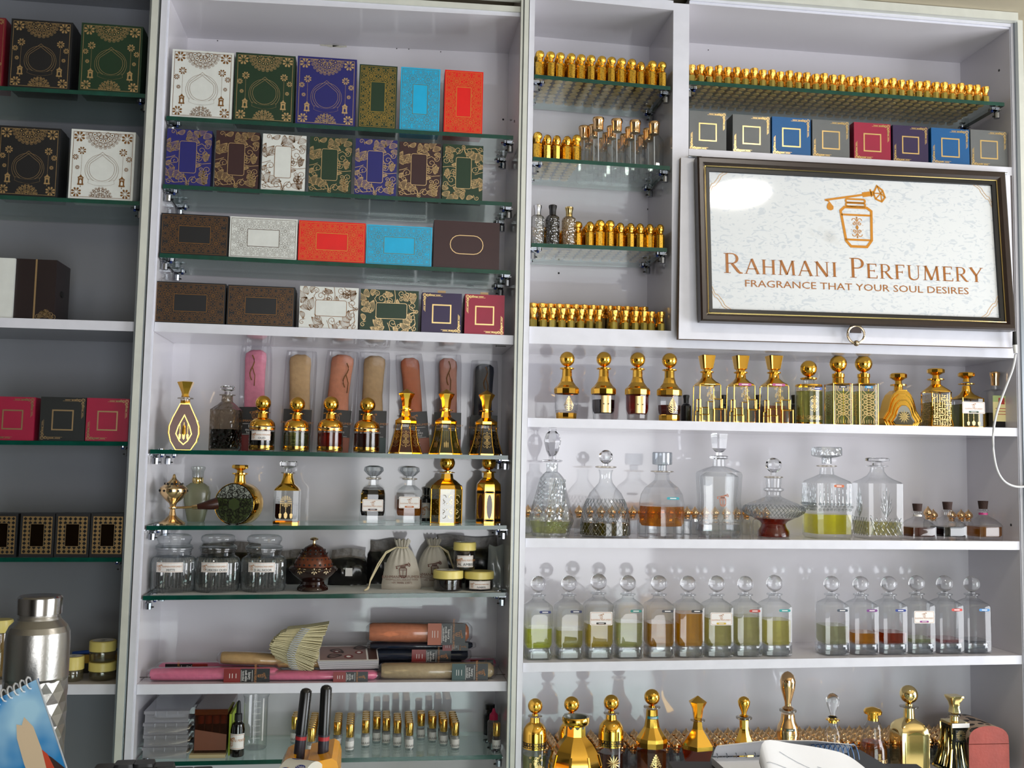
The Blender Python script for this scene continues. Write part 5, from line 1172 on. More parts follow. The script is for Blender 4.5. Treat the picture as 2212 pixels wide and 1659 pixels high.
bottle('glass_decanter', 'clear decanter half full of amber liquid with a cylinder stopper', '4d', 1430, 977, 97, Y, [(0, 1.0), (.02, 1.02), (.40, 1.0), (.50, .93), (.58, .75), (.63, .50), (.67, .34), (.73, .30), (.755, .36)], 10, st=('cyl', .79, .43, gm('clear_stopper2', (.80, .84, .87), (.35, .38, .40), .1, k=1.3)), lip=(.77, .50, .022, SMOKE), liquid=(.13, .36, .97, '#b87408', .62), sm=12, tag_=('#2a9aa8', .445, .1, 1, None))
RC = [(0, .86, 0, 9), (.06, 1.0, 0, 9), (.13, .98, 0, 9), (.35, .93, 0, 9), (.60, 1.0, 0, 9), (.625, .95, 0, 8), (.66, .62, 0, 4), (.68, .30, 0, 2), (.75, .28, 0, 2)]
l, h, w = size('4d', 1553, 936, 90, Y)
t = bottle('glass_decanter', 'tall empty waisted rectangular decanter with a tapered block stopper', '4d', 1553, 936, 90, Y, RC, 32, ay=.55, st=('prism', .79, .44, SOLID), lip=(.765, .44, .035, SOLID), sm=25)
MB().loft([(.14, .86, 0, 7), (.2, .84, 0, 7), (.35, .80, 0, 7), (.58, .86, 0, 7), (.62, .6, 0, 4)], w, h, 32, .5).build('inner_wall', [CG], t)
MB().loft([(.01, .80, 0, 9), (.06, .94, 0, 9), (.12, .90, 0, 9)], w, h, 32, .5).build('thick_base', [gm('thick_glass', (.80, .83, .86), (.40, .43, .46), .10, k=1.2)], t)
MB().draw(emblem(h*.12, 1, .05), (0, -w*.262, h*.36), off=.0003).build('emblem_print', [TAN, pm('coral_ink', '#b8663c', .5)], t, smooth=0)
SA = [(0, .48), (.02, .52), (.08, .50), (.14, .40), (.17, .38), (.20, .44), (.26, .74), (.31, .95), (.34, 1.0), (.38, .96), (.43, .76), (.47, .48), (.51, .25), (.53, .22), (.57, .23), (.59, .33), (.61, .33), (.625, .23), (.67, .24), (.74, .25)]
l, h, w = size('4d', 1671, 989, 128, Y)
t = bottle('glass_decanter', 'saucer-shaped decanter on a red-filled foot', '4d', 1671, 989, 128, Y, SA, 40, st=('facetball', .79, .27, SOLID), lip=(.755, .30, .025, SMOKE), liquid=(.01, .24, .97, '#7a1c08', .7))
diamonds(t, SA, w, h, .26, .40, 44, .05)
QD = lambda k=.62: [(0, .94, 0, 9), (.03, 1, 0, 10), (k, 1, 0, 10), (k+.025, .93, 0, 9), (k+.07, .58, 0, 4), (k+.10, .37, 0, 2), (k+.17, .33, 0, 2)]
l, h, w = size('4d', 1786, 966, 79, Y)
t = bottle('glass_decanter', 'large square decanter of yellow liquid with a cut square stopper', '4d', 1786, 966, 79, Y, QD(.60), 32, st=('cutsq', .825, .62, CRY), lip=(.79, .52, .02, SMOKE), liquid=(.05, .26, .95, '#c8c02c', .42), rz=0, tag_=('#c8683c', .56, .1, 1.0, None))
def sqface(t, w, h, fn, r=.0009, name='cut_pattern', rz=0, mat=None):
    m = MB(); fn(m, -w*.5*.985, w, h, r, 0); fn(m, -w*.5*.985, w, h, r, 1); m.build(name, [mat or CRY], t)
def f1(m, y, w, h, r, side):
    P = lambda x, z: (x*w, y, z*h) if not side else (y, -x*w, z*h)
    for i in range(9):
        x = -.40+i*.1; m.tube([P(x, .36), P(x, .60)], [.0016, .0003], 5)
        for z in (.30, .33, .36): m.loft([(0, .6), (.5, 1), (1, .3)], .007, .005, 6, 1, c=P(x+(.05 if z == .33 else 0), z))
sqface(t, w, h, f1)
l, h, w = size('4d', 1895, 989, 78, Y)
t = bottle('glass_decanter', 'square cut decanter with fan-shaped cuts and pale liquid at the bottom', '4d', 1895, 989, 78, Y, [(0, .94, 0, 9), (.03, 1, 0, 10), (.68, 1, 0, 10), (.70, .93, 0, 9), (.735, .68, 0, 5), (.78, .46, 0, 3), (.83, .36, 0, 2), (.88, .34, 0, 2)], 32, st=('disc', .905, .62, SOLID), lip=(.895, .56, .02, SOLID), liquid=(.05, .21, .95, '#b0ab72', .35), rz=0)
def f2(m, y, w, h, r, side):
    P = lambda x, z: (x*w, y, z*h) if not side else (y, -x*w, z*h)
    for a in (-50, -32, -15, 0, 15, 32, 50):
        L_ = .40*(1-abs(a)/110); m.tube([P(0, .26), P(math.sin(math.radians(a))*L_*.6, .26+math.cos(math.radians(a))*L_*.6), P(math.sin(math.radians(a))*L_, .26+math.cos(math.radians(a))*L_)], [.0004, .0016, .0003], 5)
    for i in range(-3, 5):
        m.tube([P(max(-.44, i*.13-.30), .04 if i*.13-.30 > -.44 else .04+(-.44-i*.13+.30)), P(min(.44, i*.13), .26 if i*.13 < .44 else .26-(i*.13-.44)*.6)], r, 5); m.tube([P(min(.44, i*.13+.12), .04), P(max(-.44, i*.13-.18), .26)], r, 5)
sqface(t, w, h, f2)
for px, tp, col, pill, op, lab in ((1982, 1088, '#5c1c10', '#e8e2da', .75, 'small square cork-stoppered bottle of dark red liquid'), (2047, 1084, '#0d1014', None, .93, 'small square cork-stoppered bottle of black liquid'), (2124, 1082, '#a06a2c', '#c23a80', .4, 'small cork-stoppered bottle with a pink neck band, rightmost')):
    t = bottle('attar_bottle', lab, '4d', px, tp, 55, .045, [(0, .96, 0, 8), (.03, 1, 0, 9), (.36, 1, 0, 9), (.42, .93, 0, 8), (.52, .68, 0, 6), (.60, .38, 0, 3), (.64, .30, 0, 2), (.72, .30, 0, 2)], 32, st=('cork', .80, .36, CORK), lip=(.76, .40, .03, CG), liquid=(.08, .34, .94, col, op), rz=.05)
    if pill: 
        l, h, w = size('4d', px, tp, 55, .045); MB().loft([(.64, .315), (.69, .315)], w, h, 20, caps=False).build('neck_band', [pm('band_'+pill.strip('#'), pill, .4)], t)
# ------------------------------------------------------------------ right cabinet, fifteen square ball-stoppered decanters
SQD = [(0, .93, 0, 7), (.02, 1, 0, 9), (.655, 1, 0, 9), (.69, .93, 0, 8), (.73, .66, 0, 5), (.76, .46, 0, 2), (.80, .40, 0, 2)]
ROW = [(1162, 1255, '#b4bb4c', .40, '#1d2a66', 'strip', .40, 'greenish liquid and a dark blue strip, leftmost of the row'), (1228, 1254, '#a8a45e', .37, '#1c2450', 'strip', .35, 'pale olive liquid and a navy strip, second of the row'), (1292, 1250, '#b8a448', .44, '#181818', 'label', .5, 'straw liquid and a white label with a black strip'),
       (1356, 1253, '#a9ad78', .46, '#1f8078', 'strip', .35, 'pale green liquid and a teal strip, beside the labelled one'), (1423, 1254, '#a87a14', .45, '#3a3a44', 'strip', .55, 'golden liquid and a grey strip, half full'), (1486, 1255, '#c08a0e', .58, '#201f22', 'strip', .6, 'deep golden liquid, fullest of the row'),
       (1548, 1255, '#a8a362', .52, '#c8a820', 'label', .38, 'pale liquid and a white label with a yellow strip'), (1610, 1255, '#a5a26c', .53, '#b83a30', 'strip', .38, 'pale liquid and a red strip, right of the yellow-strip label'), (1673, 1254, '#b0aa5c', .48, '#2f9a9a', 'strip', .35, 'yellowish liquid and a light teal strip, before the gap'),
       (1797, 1255, '#9c9f7c', .40, '#4a5260', 'strip', .35, 'grey-green liquid, first after the gap'), (1860, 1256, '#b87a1c', .30, '#7a3f86', 'strip', .6, 'a band of amber liquid and a purple strip'), (1921, 1256, '#8e240c', .30, '#203a8a', 'strip', .7, 'a band of red-brown liquid'),
       (1981, 1254, '#9aa27c', .21, '#8e2f86', 'label', .25, 'a little green liquid and a white label with a purple strip'), (2041, 1255, '#a06a70', .20, '#d0463c', 'strip', .2, 'a trace of pinkish liquid and a red strip'), (2100, 1256, '#8e9298', .18, '#3a86c8', 'strip', .15, 'almost no liquid and a blue strip, rightmost of the row')]
Y = .044
for i_, (px, tp, col, z1, pill, kd, op, lab) in enumerate(ROW):
    wpx = (61, 61, 62, 60, 61, 60, 60, 58, 60, 57, 57, 57, 56, 57, 56)[i_]*.96; l, h, w = size('4e', px, tp, wpx, Y)
    t = bottle('glass_decanter', 'square ball-stoppered decanter with '+lab, '4e', px, tp, 58, Y, SQD, 32, st=('ball', .835, .59, SOLID), lip=(.815, .56, .028, CG), liquid=(.155, z1, .93, col, op), size_=(l, h, w), group=None,
               tag_=(pill, .60, .18, 1.0, None) if kd == 'strip' else None, lab2=(.43, .80, .17, 1.0, None, pill, None, False) if kd == 'label' else None, rz=0)
    MB().loft([(.012, .80, 0, 8), (.06, .90, 0, 8), (.14, .86, 0, 6)], w, h, 32).build('thick_base', [MT['thick_glass']], t)
# ------------------------------------------------------------------ right cabinet, bottom row of gilded bottles
Y = .040
CYB = [(0, 1, 0), (.30, 1, 0), (.38, 1, 1), (.46, 1, 1), (.55, 1, 1), (.62, .93, 1), (.67, .70, 1), (.70, .44, 1), (.76, .40, 1)]
bottle('attar_decanter', 'gilded cylinder bottle with a key-pattern band at the left end of the bottom row', '4f', 1155, 1508, 51, Y, CYB, 28, st=('ball', .79, .62, GOLD), lip=(.775, .60, .025, SMOKE), liquid=(.02, .30, .95, '#9aa05c', .3), decor=[('key', .40, 1.6, .06, 1, 1.01, BLK), ('spray', .12, .9, .2, 1, 1.01)])
bottle('attar_decanter', 'gilded ball-stoppered bottle half hidden behind the open gold bottle', '4f', 1234, 1505, 53, Y, CYB, 28, st=('ball', .79, .62, GOLD), lip=(.775, .60, .025, SMOKE))
bottle('attar_decanter', 'gilded cylinder bottle with a gold sunflower print', '4f', 1320, 1501, 53, Y, CYB, 28, st=('ball', .79, .62, GOLD), lip=(.775, .62, .025, SMOKE), liquid=(.02, .30, .95, '#8a5a48', .3), decor=[('key', .40, 1.5, .06, 1, 1.01, BLK), ('flower', .10, .4, .2, 1, 1.01)])
t = bottle('attar_decanter', 'tall gilded decanter with a faceted skirt and a teal name strip', '4f', 1408, 1487, 66, Y, [(0, .95, 0), (.34, 1.0, 1), (.40, 1.02, 1), (.44, .98, 1), (.50, .72, 1), (.56, .50, 1), (.66, .40, 1), (.76, .36, 1)], 12, st=('ball', .79, .50, GOLD), lip=(.785, .53, .03, SMOKE), liquid=(.02, .30, .95, '#8a4a12', .6), sm=12, tag_=('#2f8a96', .66, 0, .4, .42), decor=[('crest', .06, .5, .25, 1, 1.02)])
bottle('attar_decanter', 'gilded six-sided bottle of amber liquid with a pointed pyramid stopper', '4f', 1507, 1503, 72, Y, [(0, .56, 0), (.10, .70, 0), (.34, 1.0, 1), (.39, 1.0, 1), (.58, .34, 1), (.68, .26, 1)], 6, st=('roof', .70, .52, GOLD), lip=(.69, .42, .03, SMOKE), liquid=(.02, .33, .95, '#a8500c', .6), sm=8, rot=.2, mats=[gm('amber_glass', (.9, .55, .2), (.5, .25, .05), .08), GOLD])
bottle('attar_decanter', 'gilded bottle with an egg-shaped gold stopper behind the notebook', '4f', 1607, 1504, 46, Y, [(0, 1, 1), (.30, .95, 1), (.42, .80, 1), (.52, .5, 1), (.58, .40, 1), (.70, .40, 1)], 8, st=('tear', .74, .56, GOLD), lip=(.72, .72, .04, SMOKE), sm=12)
bottle('attar_decanter', 'tall rose-gold bottle with a long teardrop stopper and a green name strip', '4f', 1702, 1450, 70, Y, [(0, .8, 0), (.10, 1.0, 0), (.22, .82, 0), (.28, .62, 0), (.32, .60, 1), (.40, .66, 1), (.46, .60, 1), (.51, .44, 1), (.58, .38, 1)], 32, st=('tear', .62, .46, ROSE), lip=(.61, .50, .03, SMOKE), mats=[CG, ROSE], decor=[('spray', .30, .5, .12, 1, .68)], tag_=('#1c3a22', .43, -.05, .6, .68))
bottle('attar_decanter', 'clear gourd-shaped bottle with a striped glass teardrop stopper', '4f', 1799, 1497, 48, Y, [(0, .8, 0), (.12, 1.0, 0), (.26, .72, 0), (.34, .62, 0), (.46, .72, 0), (.53, .6, 0), (.58, .40, 0), (.62, .36, 1), (.655, .36, 1)], 32, st=('tear', .68, .56, SOLID), lip=(.66, .58, .02, GOLD))
bottle('attar_decanter', 'egg-waisted bottle of orange liquid with a gold mushroom cap', '4f', 1886, 1527, 56, Y, [(0, .56, 0), (.05, .62, 0), (.20, 1.0, 0), (.36, .98, 0), (.50, .72, 0), (.58, .66, 0), (.68, .66, 0), (.76, .50, 0), (.79, .40, 1), (.83, .40, 1)], 32, st=('mushroom', .83, .66, GOLD), liquid=(.04, .46, .96, '#b0651c', .55), decor=[('dots', .16, 1.4, .05, 1, 1.0), ('scroll', .22, .5, .1, 1, 1.0)])
l, h, w = size('4f', 1964, 1487, 60, Y)
AR = [(0, .97, 1, 12), (.02, 1, 1, 12), (.44, 1, 1, 12), (.53, .93, 1, 10), (.59, .72, 1, 7), (.62, .48, 1, 3), (.64, .36, 1, 2), (.76, .33, 1, 2)]
t = bottle('attar_decanter', 'large square gold bottle with arched windows and a ball stopper', '4f', 1964, 1487, 60, Y, AR, 32, st=('ball', .80, .60, PGOLD), lip=(.775, .62, .02, SMOKE), rz=-.04, mats=[CG, PGOLD])
d = D2(); p = [(-.40, .02), (.40, .02), (.40, .36)]+[(.40*math.cos(a), .36+.14*math.sin(a)) for a in [PI*i/10 for i in range(1, 10)]]+[(-.40, .36)]
p = [(a*w*.95, b*h) for a, b in p]; d.poly(p, 1); d.line(p, .0016, 2, True); e = gilt('spray', w*.6, h*.3); d.add(e, 0, h*.05, m=3)
for U_, O_ in (((1, 0, 0), (0, -w*.475*1.0, 0)), ((0, -1, 0), (-w*.475, 0, 0))): MB().draw(d, O_, U_, off=.0007).build('arched_window', [CG, pm('olive_window', '#6f6a38', .06, spec=.9), PGOLD, pm('dark_window', '#4f4a3a', .06)], t, smooth=0)
l, h, w = size('4f', 2062, 1502, 64, Y)
PG = [(0, 1, 1, 12), (.03, .97, 2, 12), (.12, .84, 2, 12), (.30, .66, 2, 12), (.50, .60, 2, 12), (.62, .62, 1, 12), (.655, .62, 1, 12), (.66, .28, 1, 2), (.72, .26, 1, 2)]
t = bottle('attar_decanter', 'pagoda-shaped black and gold bottle with a flared fluted cap', '4f', 2062, 1502, 64, Y, PG, 32, st=('pagoda', .755, .44, PGOLD), lip=(.735, .38, .035, SMOKE), rz=.05, mats=[CG, PGOLD, pm('black_lacquer', '#14150f', .1)])
for sd in (0, 1):
    U_ = (1, 0, 0) if not sd else (0, -1, 0); m = MB()
    for i in range(5):
        x = (-.5+i*.25)*.62
        pts = [((x*r*w*.9, -r*w/2-.0008, z*h) if not sd else (-r*w/2-.0008, -x*r*w*.9, z*h)) for z, r in ((.06, .93), (.12, .84), (.30, .66), (.40 if not sd else .58, .63 if not sd else .6))]
        m.tube(pts, [.0006, .0015, .0013, .0006], 5)
    m.build('gilt_flute', [PGOLD], t)
ribs(t, [(z, r) for z, r, _, p_ in PG[:6]], 4, w, h, .0016, PI/4, p=12, mat=PGOLD)
d = D2(); d.rect(-w*.18, 0, w*.18, h*.15, None, 1); e = gilt('mandala', w*.3, h*.15); d.add(e, 0, 0, m=2); d.rect(-w*.30, h*.18, w*.30, h*.24, None, 3)
MB().draw(d, (0, -w*.32, h*.41), off=.0004).build('front_plaque', [CG, pm('black_plaque', '#1b1b14', .3), GOLDP, PAPER], t, smooth=0)
# chest
l = spot('4f', 2132, .055, 1600); t = thing('trinket_chest', 'small dome-lidded salmon red chest with a black floral top, bottom right', 'box', l, 0)
x0 = pix(2093, 1620, .01).x-l.x; x1 = pix(2180, 1620, .01).x-l.x; zt = pix(2135, 1562, .03).z-l.z
CH = pm('salmon_leather', '#a8483c', .55, bump=.4, bscale=200, var=.15, vscale=40); CF = spots('floral_leather', '#b9a18c', '#1a1412', 60, .42, metal=0, rough=.5)
m = MB(); zm = zt*.62; m.box(x0, -.045, 0, x1, .045, zm-.001, [0, 0, 1, 1, 0, 0]).build('chest_body', [CH, pm('dark_leather', '#3a1c18', .5)], t, smooth=0)
m = MB(); n = 12; a_ = [(x0+(x1-x0)*(.5-.5*math.cos(PI*i/n)), zm+(zt-zm)*math.sin(PI*i/n)**.6) for i in range(n+1)]; m.prism(a_[::-1], -.045, .045, 0, 1); m.build('domed_lid', [CH, CF], t, smooth=40)
# ------------------------------------------------------------------ small attar bottles, by the hundred
def small(kind):
    """the first of its kind: an Empty with body and cap (each later one is a copy); sizes in metres"""
    t = bpy.data.objects.new({'ballcap': 'ball_capped_bottle', 'roundcap': 'round_capped_bottle', 'flare': 'flared_cap_bottle', 'flare_tall': 'tall_flared_cap_bottle', 'clear': 'copper_capped_bottle', 'onion': 'onion_capped_vial', 'vial': 'roller_vial'}[kind], None)
    def B(n, m, mats, sm=20): o = m.build(n, mats, t, smooth=sm); COL.objects.unlink(o); return o
    oc = lambda r, z1, nk: [(0, r*.93, 1), (.0008, r, 0), (z1-.003, r, 2), (z1, r*.72, 2), (z1+.001, nk, 2), (z1+.0025, nk, 2)]
    M1 = [FRET, BOTT, GOLD]; K = []
    if kind == 'ballcap': m = MB().loft(oc(.0082, .029, .0045), 2, 1, 8, rot=PI/8); K.append(B('body', m, M1)); m = MB().loft([(.0295, .0052), (.035, .0054), (.0362, .0066), (.0375, .0076), (.041, .0083), (.045, .0074), (.0475, .0045), (.0485, .001)], 2, 1, 20); K.append(B('cap', m, [HAM], 40))
    if kind == 'roundcap': m = MB().loft(oc(.0078, .027, .0045), 2, 1, 8, rot=PI/8); K.append(B('body', m, M1)); m = MB().loft([(.0275, .0050), (.030, .0054), (.031, .0064), (.037, .0072), (.0415, .0062), (.044, .0035), (.0448, .0008)], 2, 1, 20); K.append(B('cap', m, [GOLD], 50))
    if kind == 'flare': m = MB().loft(oc(.0066, .0155, .0038), 2, 1, 8, rot=PI/8); K.append(B('body', m, [AMBG, BOTT, GOLD])); m = MB().loft([(.016, .0044), (.021, .0046), (.022, .0052), (.0245, .0066), (.0290, .0072), (.0315, .0076), (.0325, .0062), (.0328, .003)], 2, 1, 16); K.append(B('cap', m, [HAM2], 40))
    if kind == 'flare_tall': m = MB().loft(oc(.0072, .036, .0045), 2, 1, 8, rot=PI/8); K.append(B('body', m, [pm('dark_gilded_glass', (.30, .22, .08), .15, .7), BOTT, GOLD])); m = MB().loft([(.0365, .0052), (.043, .0052), (.044, .0062), (.048, .0078), (.053, .0086), (.056, .0088), (.0572, .007), (.0574, .003)], 2, 1, 16); K.append(B('cap', m, [HAM2], 40))
    if kind == 'clear': m = MB().loft([(0, .016), (.002, .0175), (.045, .0175), (.052, .0165), (.058, .0125), (.062, .009), (.066, .0085)], 2, 1, 16); K.append(B('body', m, [CG], 15)); m = MB().tube([(0, 0, .060), (.001, 0, .004)], .0011, 6); K.append(B('dip_tube', m, [pm('milky_tube', '#c9cdd0', .4)])); m = MB().loft([(.064, .0085), (.067, .0092), (.078, .0092), (.080, .0102), (.084, .0108), (.0865, .0100), (.0875, .006)], 2, 1, 24); K.append(B('cap', m, [ROSE], 30))
    if kind == 'onion': m = MB().loft([(0, .008), (.001, .0088), (.024, .0088), (.028, .007), (.030, .0045)], 2, 1, 8, rot=PI/8); K.append(B('body', m, [CG], 10)); m = MB().loft([(.029, .0052), (.032, .0052), (.033, .0064), (.0345, .0052), (.037, .0078), (.040, .0086), (.043, .0078), (.0465, .0050), (.049, .0022), (.052, .0006)], 2, 1, 18); K.append(B('cap', m, [ROSE], 50))
    if kind == 'vial':
        m = MB().loft([(0, .0065), (.001, .0070), (.022, .0070), (.024, .0055)], 2, 1, 18); K.append(B('body', m, [CG]));
        d = D2(); d.rect(-.011, 0, .011, .014, None, 1); d.rect(-.004, .010, .004, .0105, None, 2); d.rect(-.006, .0078, .006, .0083, None, 2)
        for i in range(6): d.line([(-.0075+.003*i, .002), (-.0065+.003*i, .0055), (-.0055+.003*i, .002)], .0007, 3)
        m = MB(); R_ = .0071; q = []
        for p, mm in d.q:
            if mm == 1:
                for i in range(8): a, b = -.011+.022*i/8, -.011+.022*(i+1)/8; q.append(([(a, 0), (b, 0), (b, .014), (a, .014)], 1))
            else: q.append((p, mm))
        d.q = q; m.draw(d, f=lambda a, b, o: ((R_+o)*math.sin(a/R_), -(R_+o)*math.cos(a/R_), b+.004), off=.00008); K.append(B('label', m, [PAPER, PAPER, TAN, TXT], 0))
        m = MB().loft([(.024, .0060), (.0245, .0064), (.045, .0064), (.0458, .0058)], 2, 1, 20); K.append(B('cap', m, [DGOLD], 40))
    return t, K
def grid(proto, k, cols, ys, label, group, first=None, rear=None, jit=.0006, skip=None, zsc=None, name='attar_bottle', cat='bottle', px0=None):
    """cols: columns (px at the front row) -> world x at ys[0]; rows go straight back"""
    t, K = proto; s = SH[k]
    for j, y in enumerate(ys):
        for i, px in enumerate(cols):
            if skip and skip(i, j): continue
            x = px if px0 is None else px
            x += random.uniform(-jit, jit); lab = (first if j == 0 and first else (rear if j and rear else label))
            o = dup(t, (x, y+random.uniform(-jit, jit), s.z(x)+.0002), random.uniform(-.3, .3), lab, group+(' (front row)' if j == 0 and first else ''), K, (1, 1, zsc(i, j) if zsc else 1)); tag(o, None, cat)
def xs(k, p0, p1, n, Y):
    a = spot(k, p0, Y).x; b = spot(k, p1, Y).x; return [a+(b-a)*i/(n-1) for i in range(n)]
BC, RC_, FL, FT, CL, ON, VI = (small(q) for q in ('ballcap', 'roundcap', 'flare', 'flare_tall', 'clear', 'onion', 'vial'))
ys8 = [.012+.0176*i for i in range(8)]
grid(BC, '3a', xs('3a', 1165.5, 1430, 13, .012), ys8, '', 'attar bottles on the topmost small glass shelf', 'gold bottle with a hammered ball cap, front row of the topmost small shelf', 'gold hammered-cap bottle behind the front row of the topmost small shelf', skip=lambda i, j: i == 10 and j == 0)
x_ = spot('3a', 1384, .012).x
o = dup(RC_[0], (x_, .012, SH['3a'].z(x_)+.0002), 0, 'smooth round-capped bottle among the hammered ball caps of the topmost small shelf', 'odd bottle of the topmost small shelf', RC_[1]); tag(o, None, 'bottle')
c3b = xs('3b', 1160, 1245, 5, .012)
grid(BC, '3b', [c3b[0], c3b[4]], ys8, '', 'hammered-cap bottles on the second small shelf', 'gold hammered-cap bottle, front row of the second small shelf', 'gold hammered-cap bottle behind the front row of the second small shelf')
grid(RC_, '3b', c3b[1:4], ys8, '', 'round-capped bottles on the second small shelf', 'gold smooth-capped bottle, front row of the second small shelf', 'gold smooth-capped bottle behind the front row of the second small shelf')
grid(CL, '3b', xs('3b', 1291, 1412, 4, .024), [.024, .064, .104, .138], '', 'copper-capped clear bottles', 'clear glass bottle with a copper cap, front row of the second small shelf', 'clear copper-capped bottle behind the front ones on the second small shelf', jit=.001)
x_ = spot('3b', 1270, .05).x; o = dup(CL[0], (x_-.003, .075, SH['3b'].z(x_)+.0002), 0, 'clear copper-capped bottle set back at the left of the clear ones', 'extra copper-capped clear bottle', CL[1]); tag(o, None, 'bottle')
for px, cm, gc, lab in ((1161, pm('silver_cap', (.75, .76, .78), .2, 1), gm('crackled_clear_glass', (.80, .81, .80), (.4, .4, .4), .2, .08, k=1.2, cut=260, opaque=.25, body='#a8aaa6'), 'crackled glass bottle with a silver cap'),
                        (1193.5, BLK, gm('crackled_black_glass', (.12, .12, .13), (.1, .1, .1), .12, .08, cut=260, opaque=.6, body='#151517'), 'crackled black glass bottle with a black cap'),
                        (1229, PGOLD, gm('crackled_champagne_glass', (.80, .68, .48), (.5, .4, .2), .2, .08, k=1.2, cut=260, opaque=.35, body='#a08660'), 'crackled champagne glass bottle with a pale gold cap')):
    bottle('perfume_bottle', lab+' on the third small shelf', '3c', px, 443 if px < 1200 else 447, 31, .022, [(0, .92), (.02, 1), (.64, 1), (.70, .92), (.735, .7), (.745, .58)], 12, st=('cap', .75, .58, cm), mats=[gc], sm=12)
c3c = xs('3c', 1252, 1425, 9, .014)
grid(RC_, '3c', [c3c[i] for i in (1, 4, 5, 6, 7, 8)], ys8, '', 'round-capped bottles on the third small shelf', 'gold smooth-capped bottle, front row of the third small shelf', 'gold smooth-capped bottle behind the front row of the third small shelf')
grid(BC, '3c', [c3c[i] for i in (2, 3)], ys8, '', 'hammered-cap bottles on the third small shelf', 'gold hammered-cap bottle, front row of the third small shelf', 'gold hammered-cap bottle behind the front row of the third small shelf')
grid(BC, '3c', [c3c[0]], ys8[1:], 'gold hammered-cap bottle in the file behind the champagne glass bottle', 'hammered-cap bottles next to the champagne bottle')
grid(RC_, '3c', xs('3c', 1160, 1232, 4, .014), ys8[3:], 'gold attar bottle behind the crackled glass bottles of the third small shelf', 'bottles behind the crackled glass ones')
# white shelf: two kinds of flared caps
fr = [spot('4r', p, .016, 690).x for p in (1151, 1173.5, 1192, 1213.6, 1233.5, 1253.7, 1273, 1293, 1324.7, 1348.8, 1371.7, 1389, 1406, 1427)]
grid(FL, '4r', fr, [.014, .034], '', 'short flared-cap bottles on the white shelf', 'short flared-cap gold bottle, front row of the white shelf below the small glass ones', 'short gold flared-cap bottle in the second row on the white shelf', zsc=lambda i, j: 1.09)
bk = [spot('4r', p, .10, 650).x for p in (1151, 1170, 1187, 1205.5, 1224, 1242.5, 1261, 1280, 1299.5, 1317, 1335, 1354.5, 1372.5, 1391)]
grid(FT, '4r', bk, [.10, .122], '', 'tall flared-cap bottles on the white shelf', 'tall flared-cap gold bottle standing behind the short ones on the white shelf', 'tall gold flared-cap bottle in the last row on the white shelf')
# long shelf at the top right
grid(FL, '4a', xs('4a', 1494, 2129, 35, .012), ys8, '', 'flared-cap bottles on the long glass shelf', 'small flared-cap gold bottle, front row of the long top right shelf', 'small flared-cap gold bottle behind the front row of the long top right shelf', zsc=lambda i, j: (1.0, 1.06, .97, 1.03)[(i*7+j*3) % 4])
# onion caps behind the large decanters and behind the bottom row
grid(ON, '4d', [spot('4d', p, .135, 1120).x for p in (1140, 1162, 1186, 1210, 1251, 1275, 1298, 1322, 1345, 1366, 1387, 1408, 1428, 1448, 1468, 1485, 1502, 1524, 1546, 1570, 1592, 1614, 1636, 1656)], [.138], 'small clear vial with a gold onion cap, in the row behind the large decanters', 'onion-capped vials behind the large decanters')
grid(ON, '4d', [spot('4d', p, .12, 1120).x for p in (2025, 2066, 2086, 2102)], [.135], 'gold onion-capped vial behind the cork-stoppered bottles', 'onion-capped vials behind the cork bottles')
l = spot('4d', 2005, .12, 1120); o = dup(ON[0], l, 0, 'slightly taller orange-gold onion-capped vial behind the first cork bottle', None, ON[1], (1, 1, 1.12)); tag(o, None, 'bottle'); del o['category']; tag(o, None, 'bottle')
grid(ON, '4f', xs('4f', 1160, 2070, 42, .150), [.150, .131, .112, .093, .076], 'clear vial with a rose gold onion cap behind the gilded bottom-row bottles', 'onion-capped vials on the bottom shelf', jit=.0008)
# roller vials on the lowest glass shelf of the middle cabinet
vc = ((636, 3, 0.100), (672, 8, .018), (696, 7, .030), (728, 5, .058), (755, 6, .040), (789, 5, .066), (813, 3, .092), (834, 4, .080), (858, 4, .062), (884, 6, .044), (909, 2, .108), (934, 3, .090), (958, 4, .066), (983, 6, .040))
for px, n, y0 in vc:
    x0 = spot('2i', px, y0, 1600).x; xb = spot('2i', 640+(px-640)*.94+10, .15, 1540).x
    for q in range(n):
        y = y0+.0148*q
        if y > .158: break
        f = q*.0148/max(.03, .15-y0); x = x0+(xb-x0)*f*.4
        o = dup(VI[0], (x, y, SH['2i'].z(x)+.0002), random.uniform(-.2, .2), 'gold-capped roller vial with a handwritten label, front of its file on the lowest glass shelf' if q == 0 else 'gold-capped roller vial behind another in its file on the lowest glass shelf', 'roller vials heading each file' if q == 0 else 'roller vials further back in the files', VI[1]); tag(o, None, 'vial')
l = spot('2i', 1072, .03, 1600); o = dup(VI[0], l, 0, 'single gold-capped roller vial at the right end, in front of the pink-capped bottle', None, VI[1]); tag(o, None, 'vial')
for pr in (BC, RC_, FL, FT, CL, ON, VI):
    for q in pr[1]: bpy.data.objects.remove(q)
    bpy.data.objects.remove(pr[0])
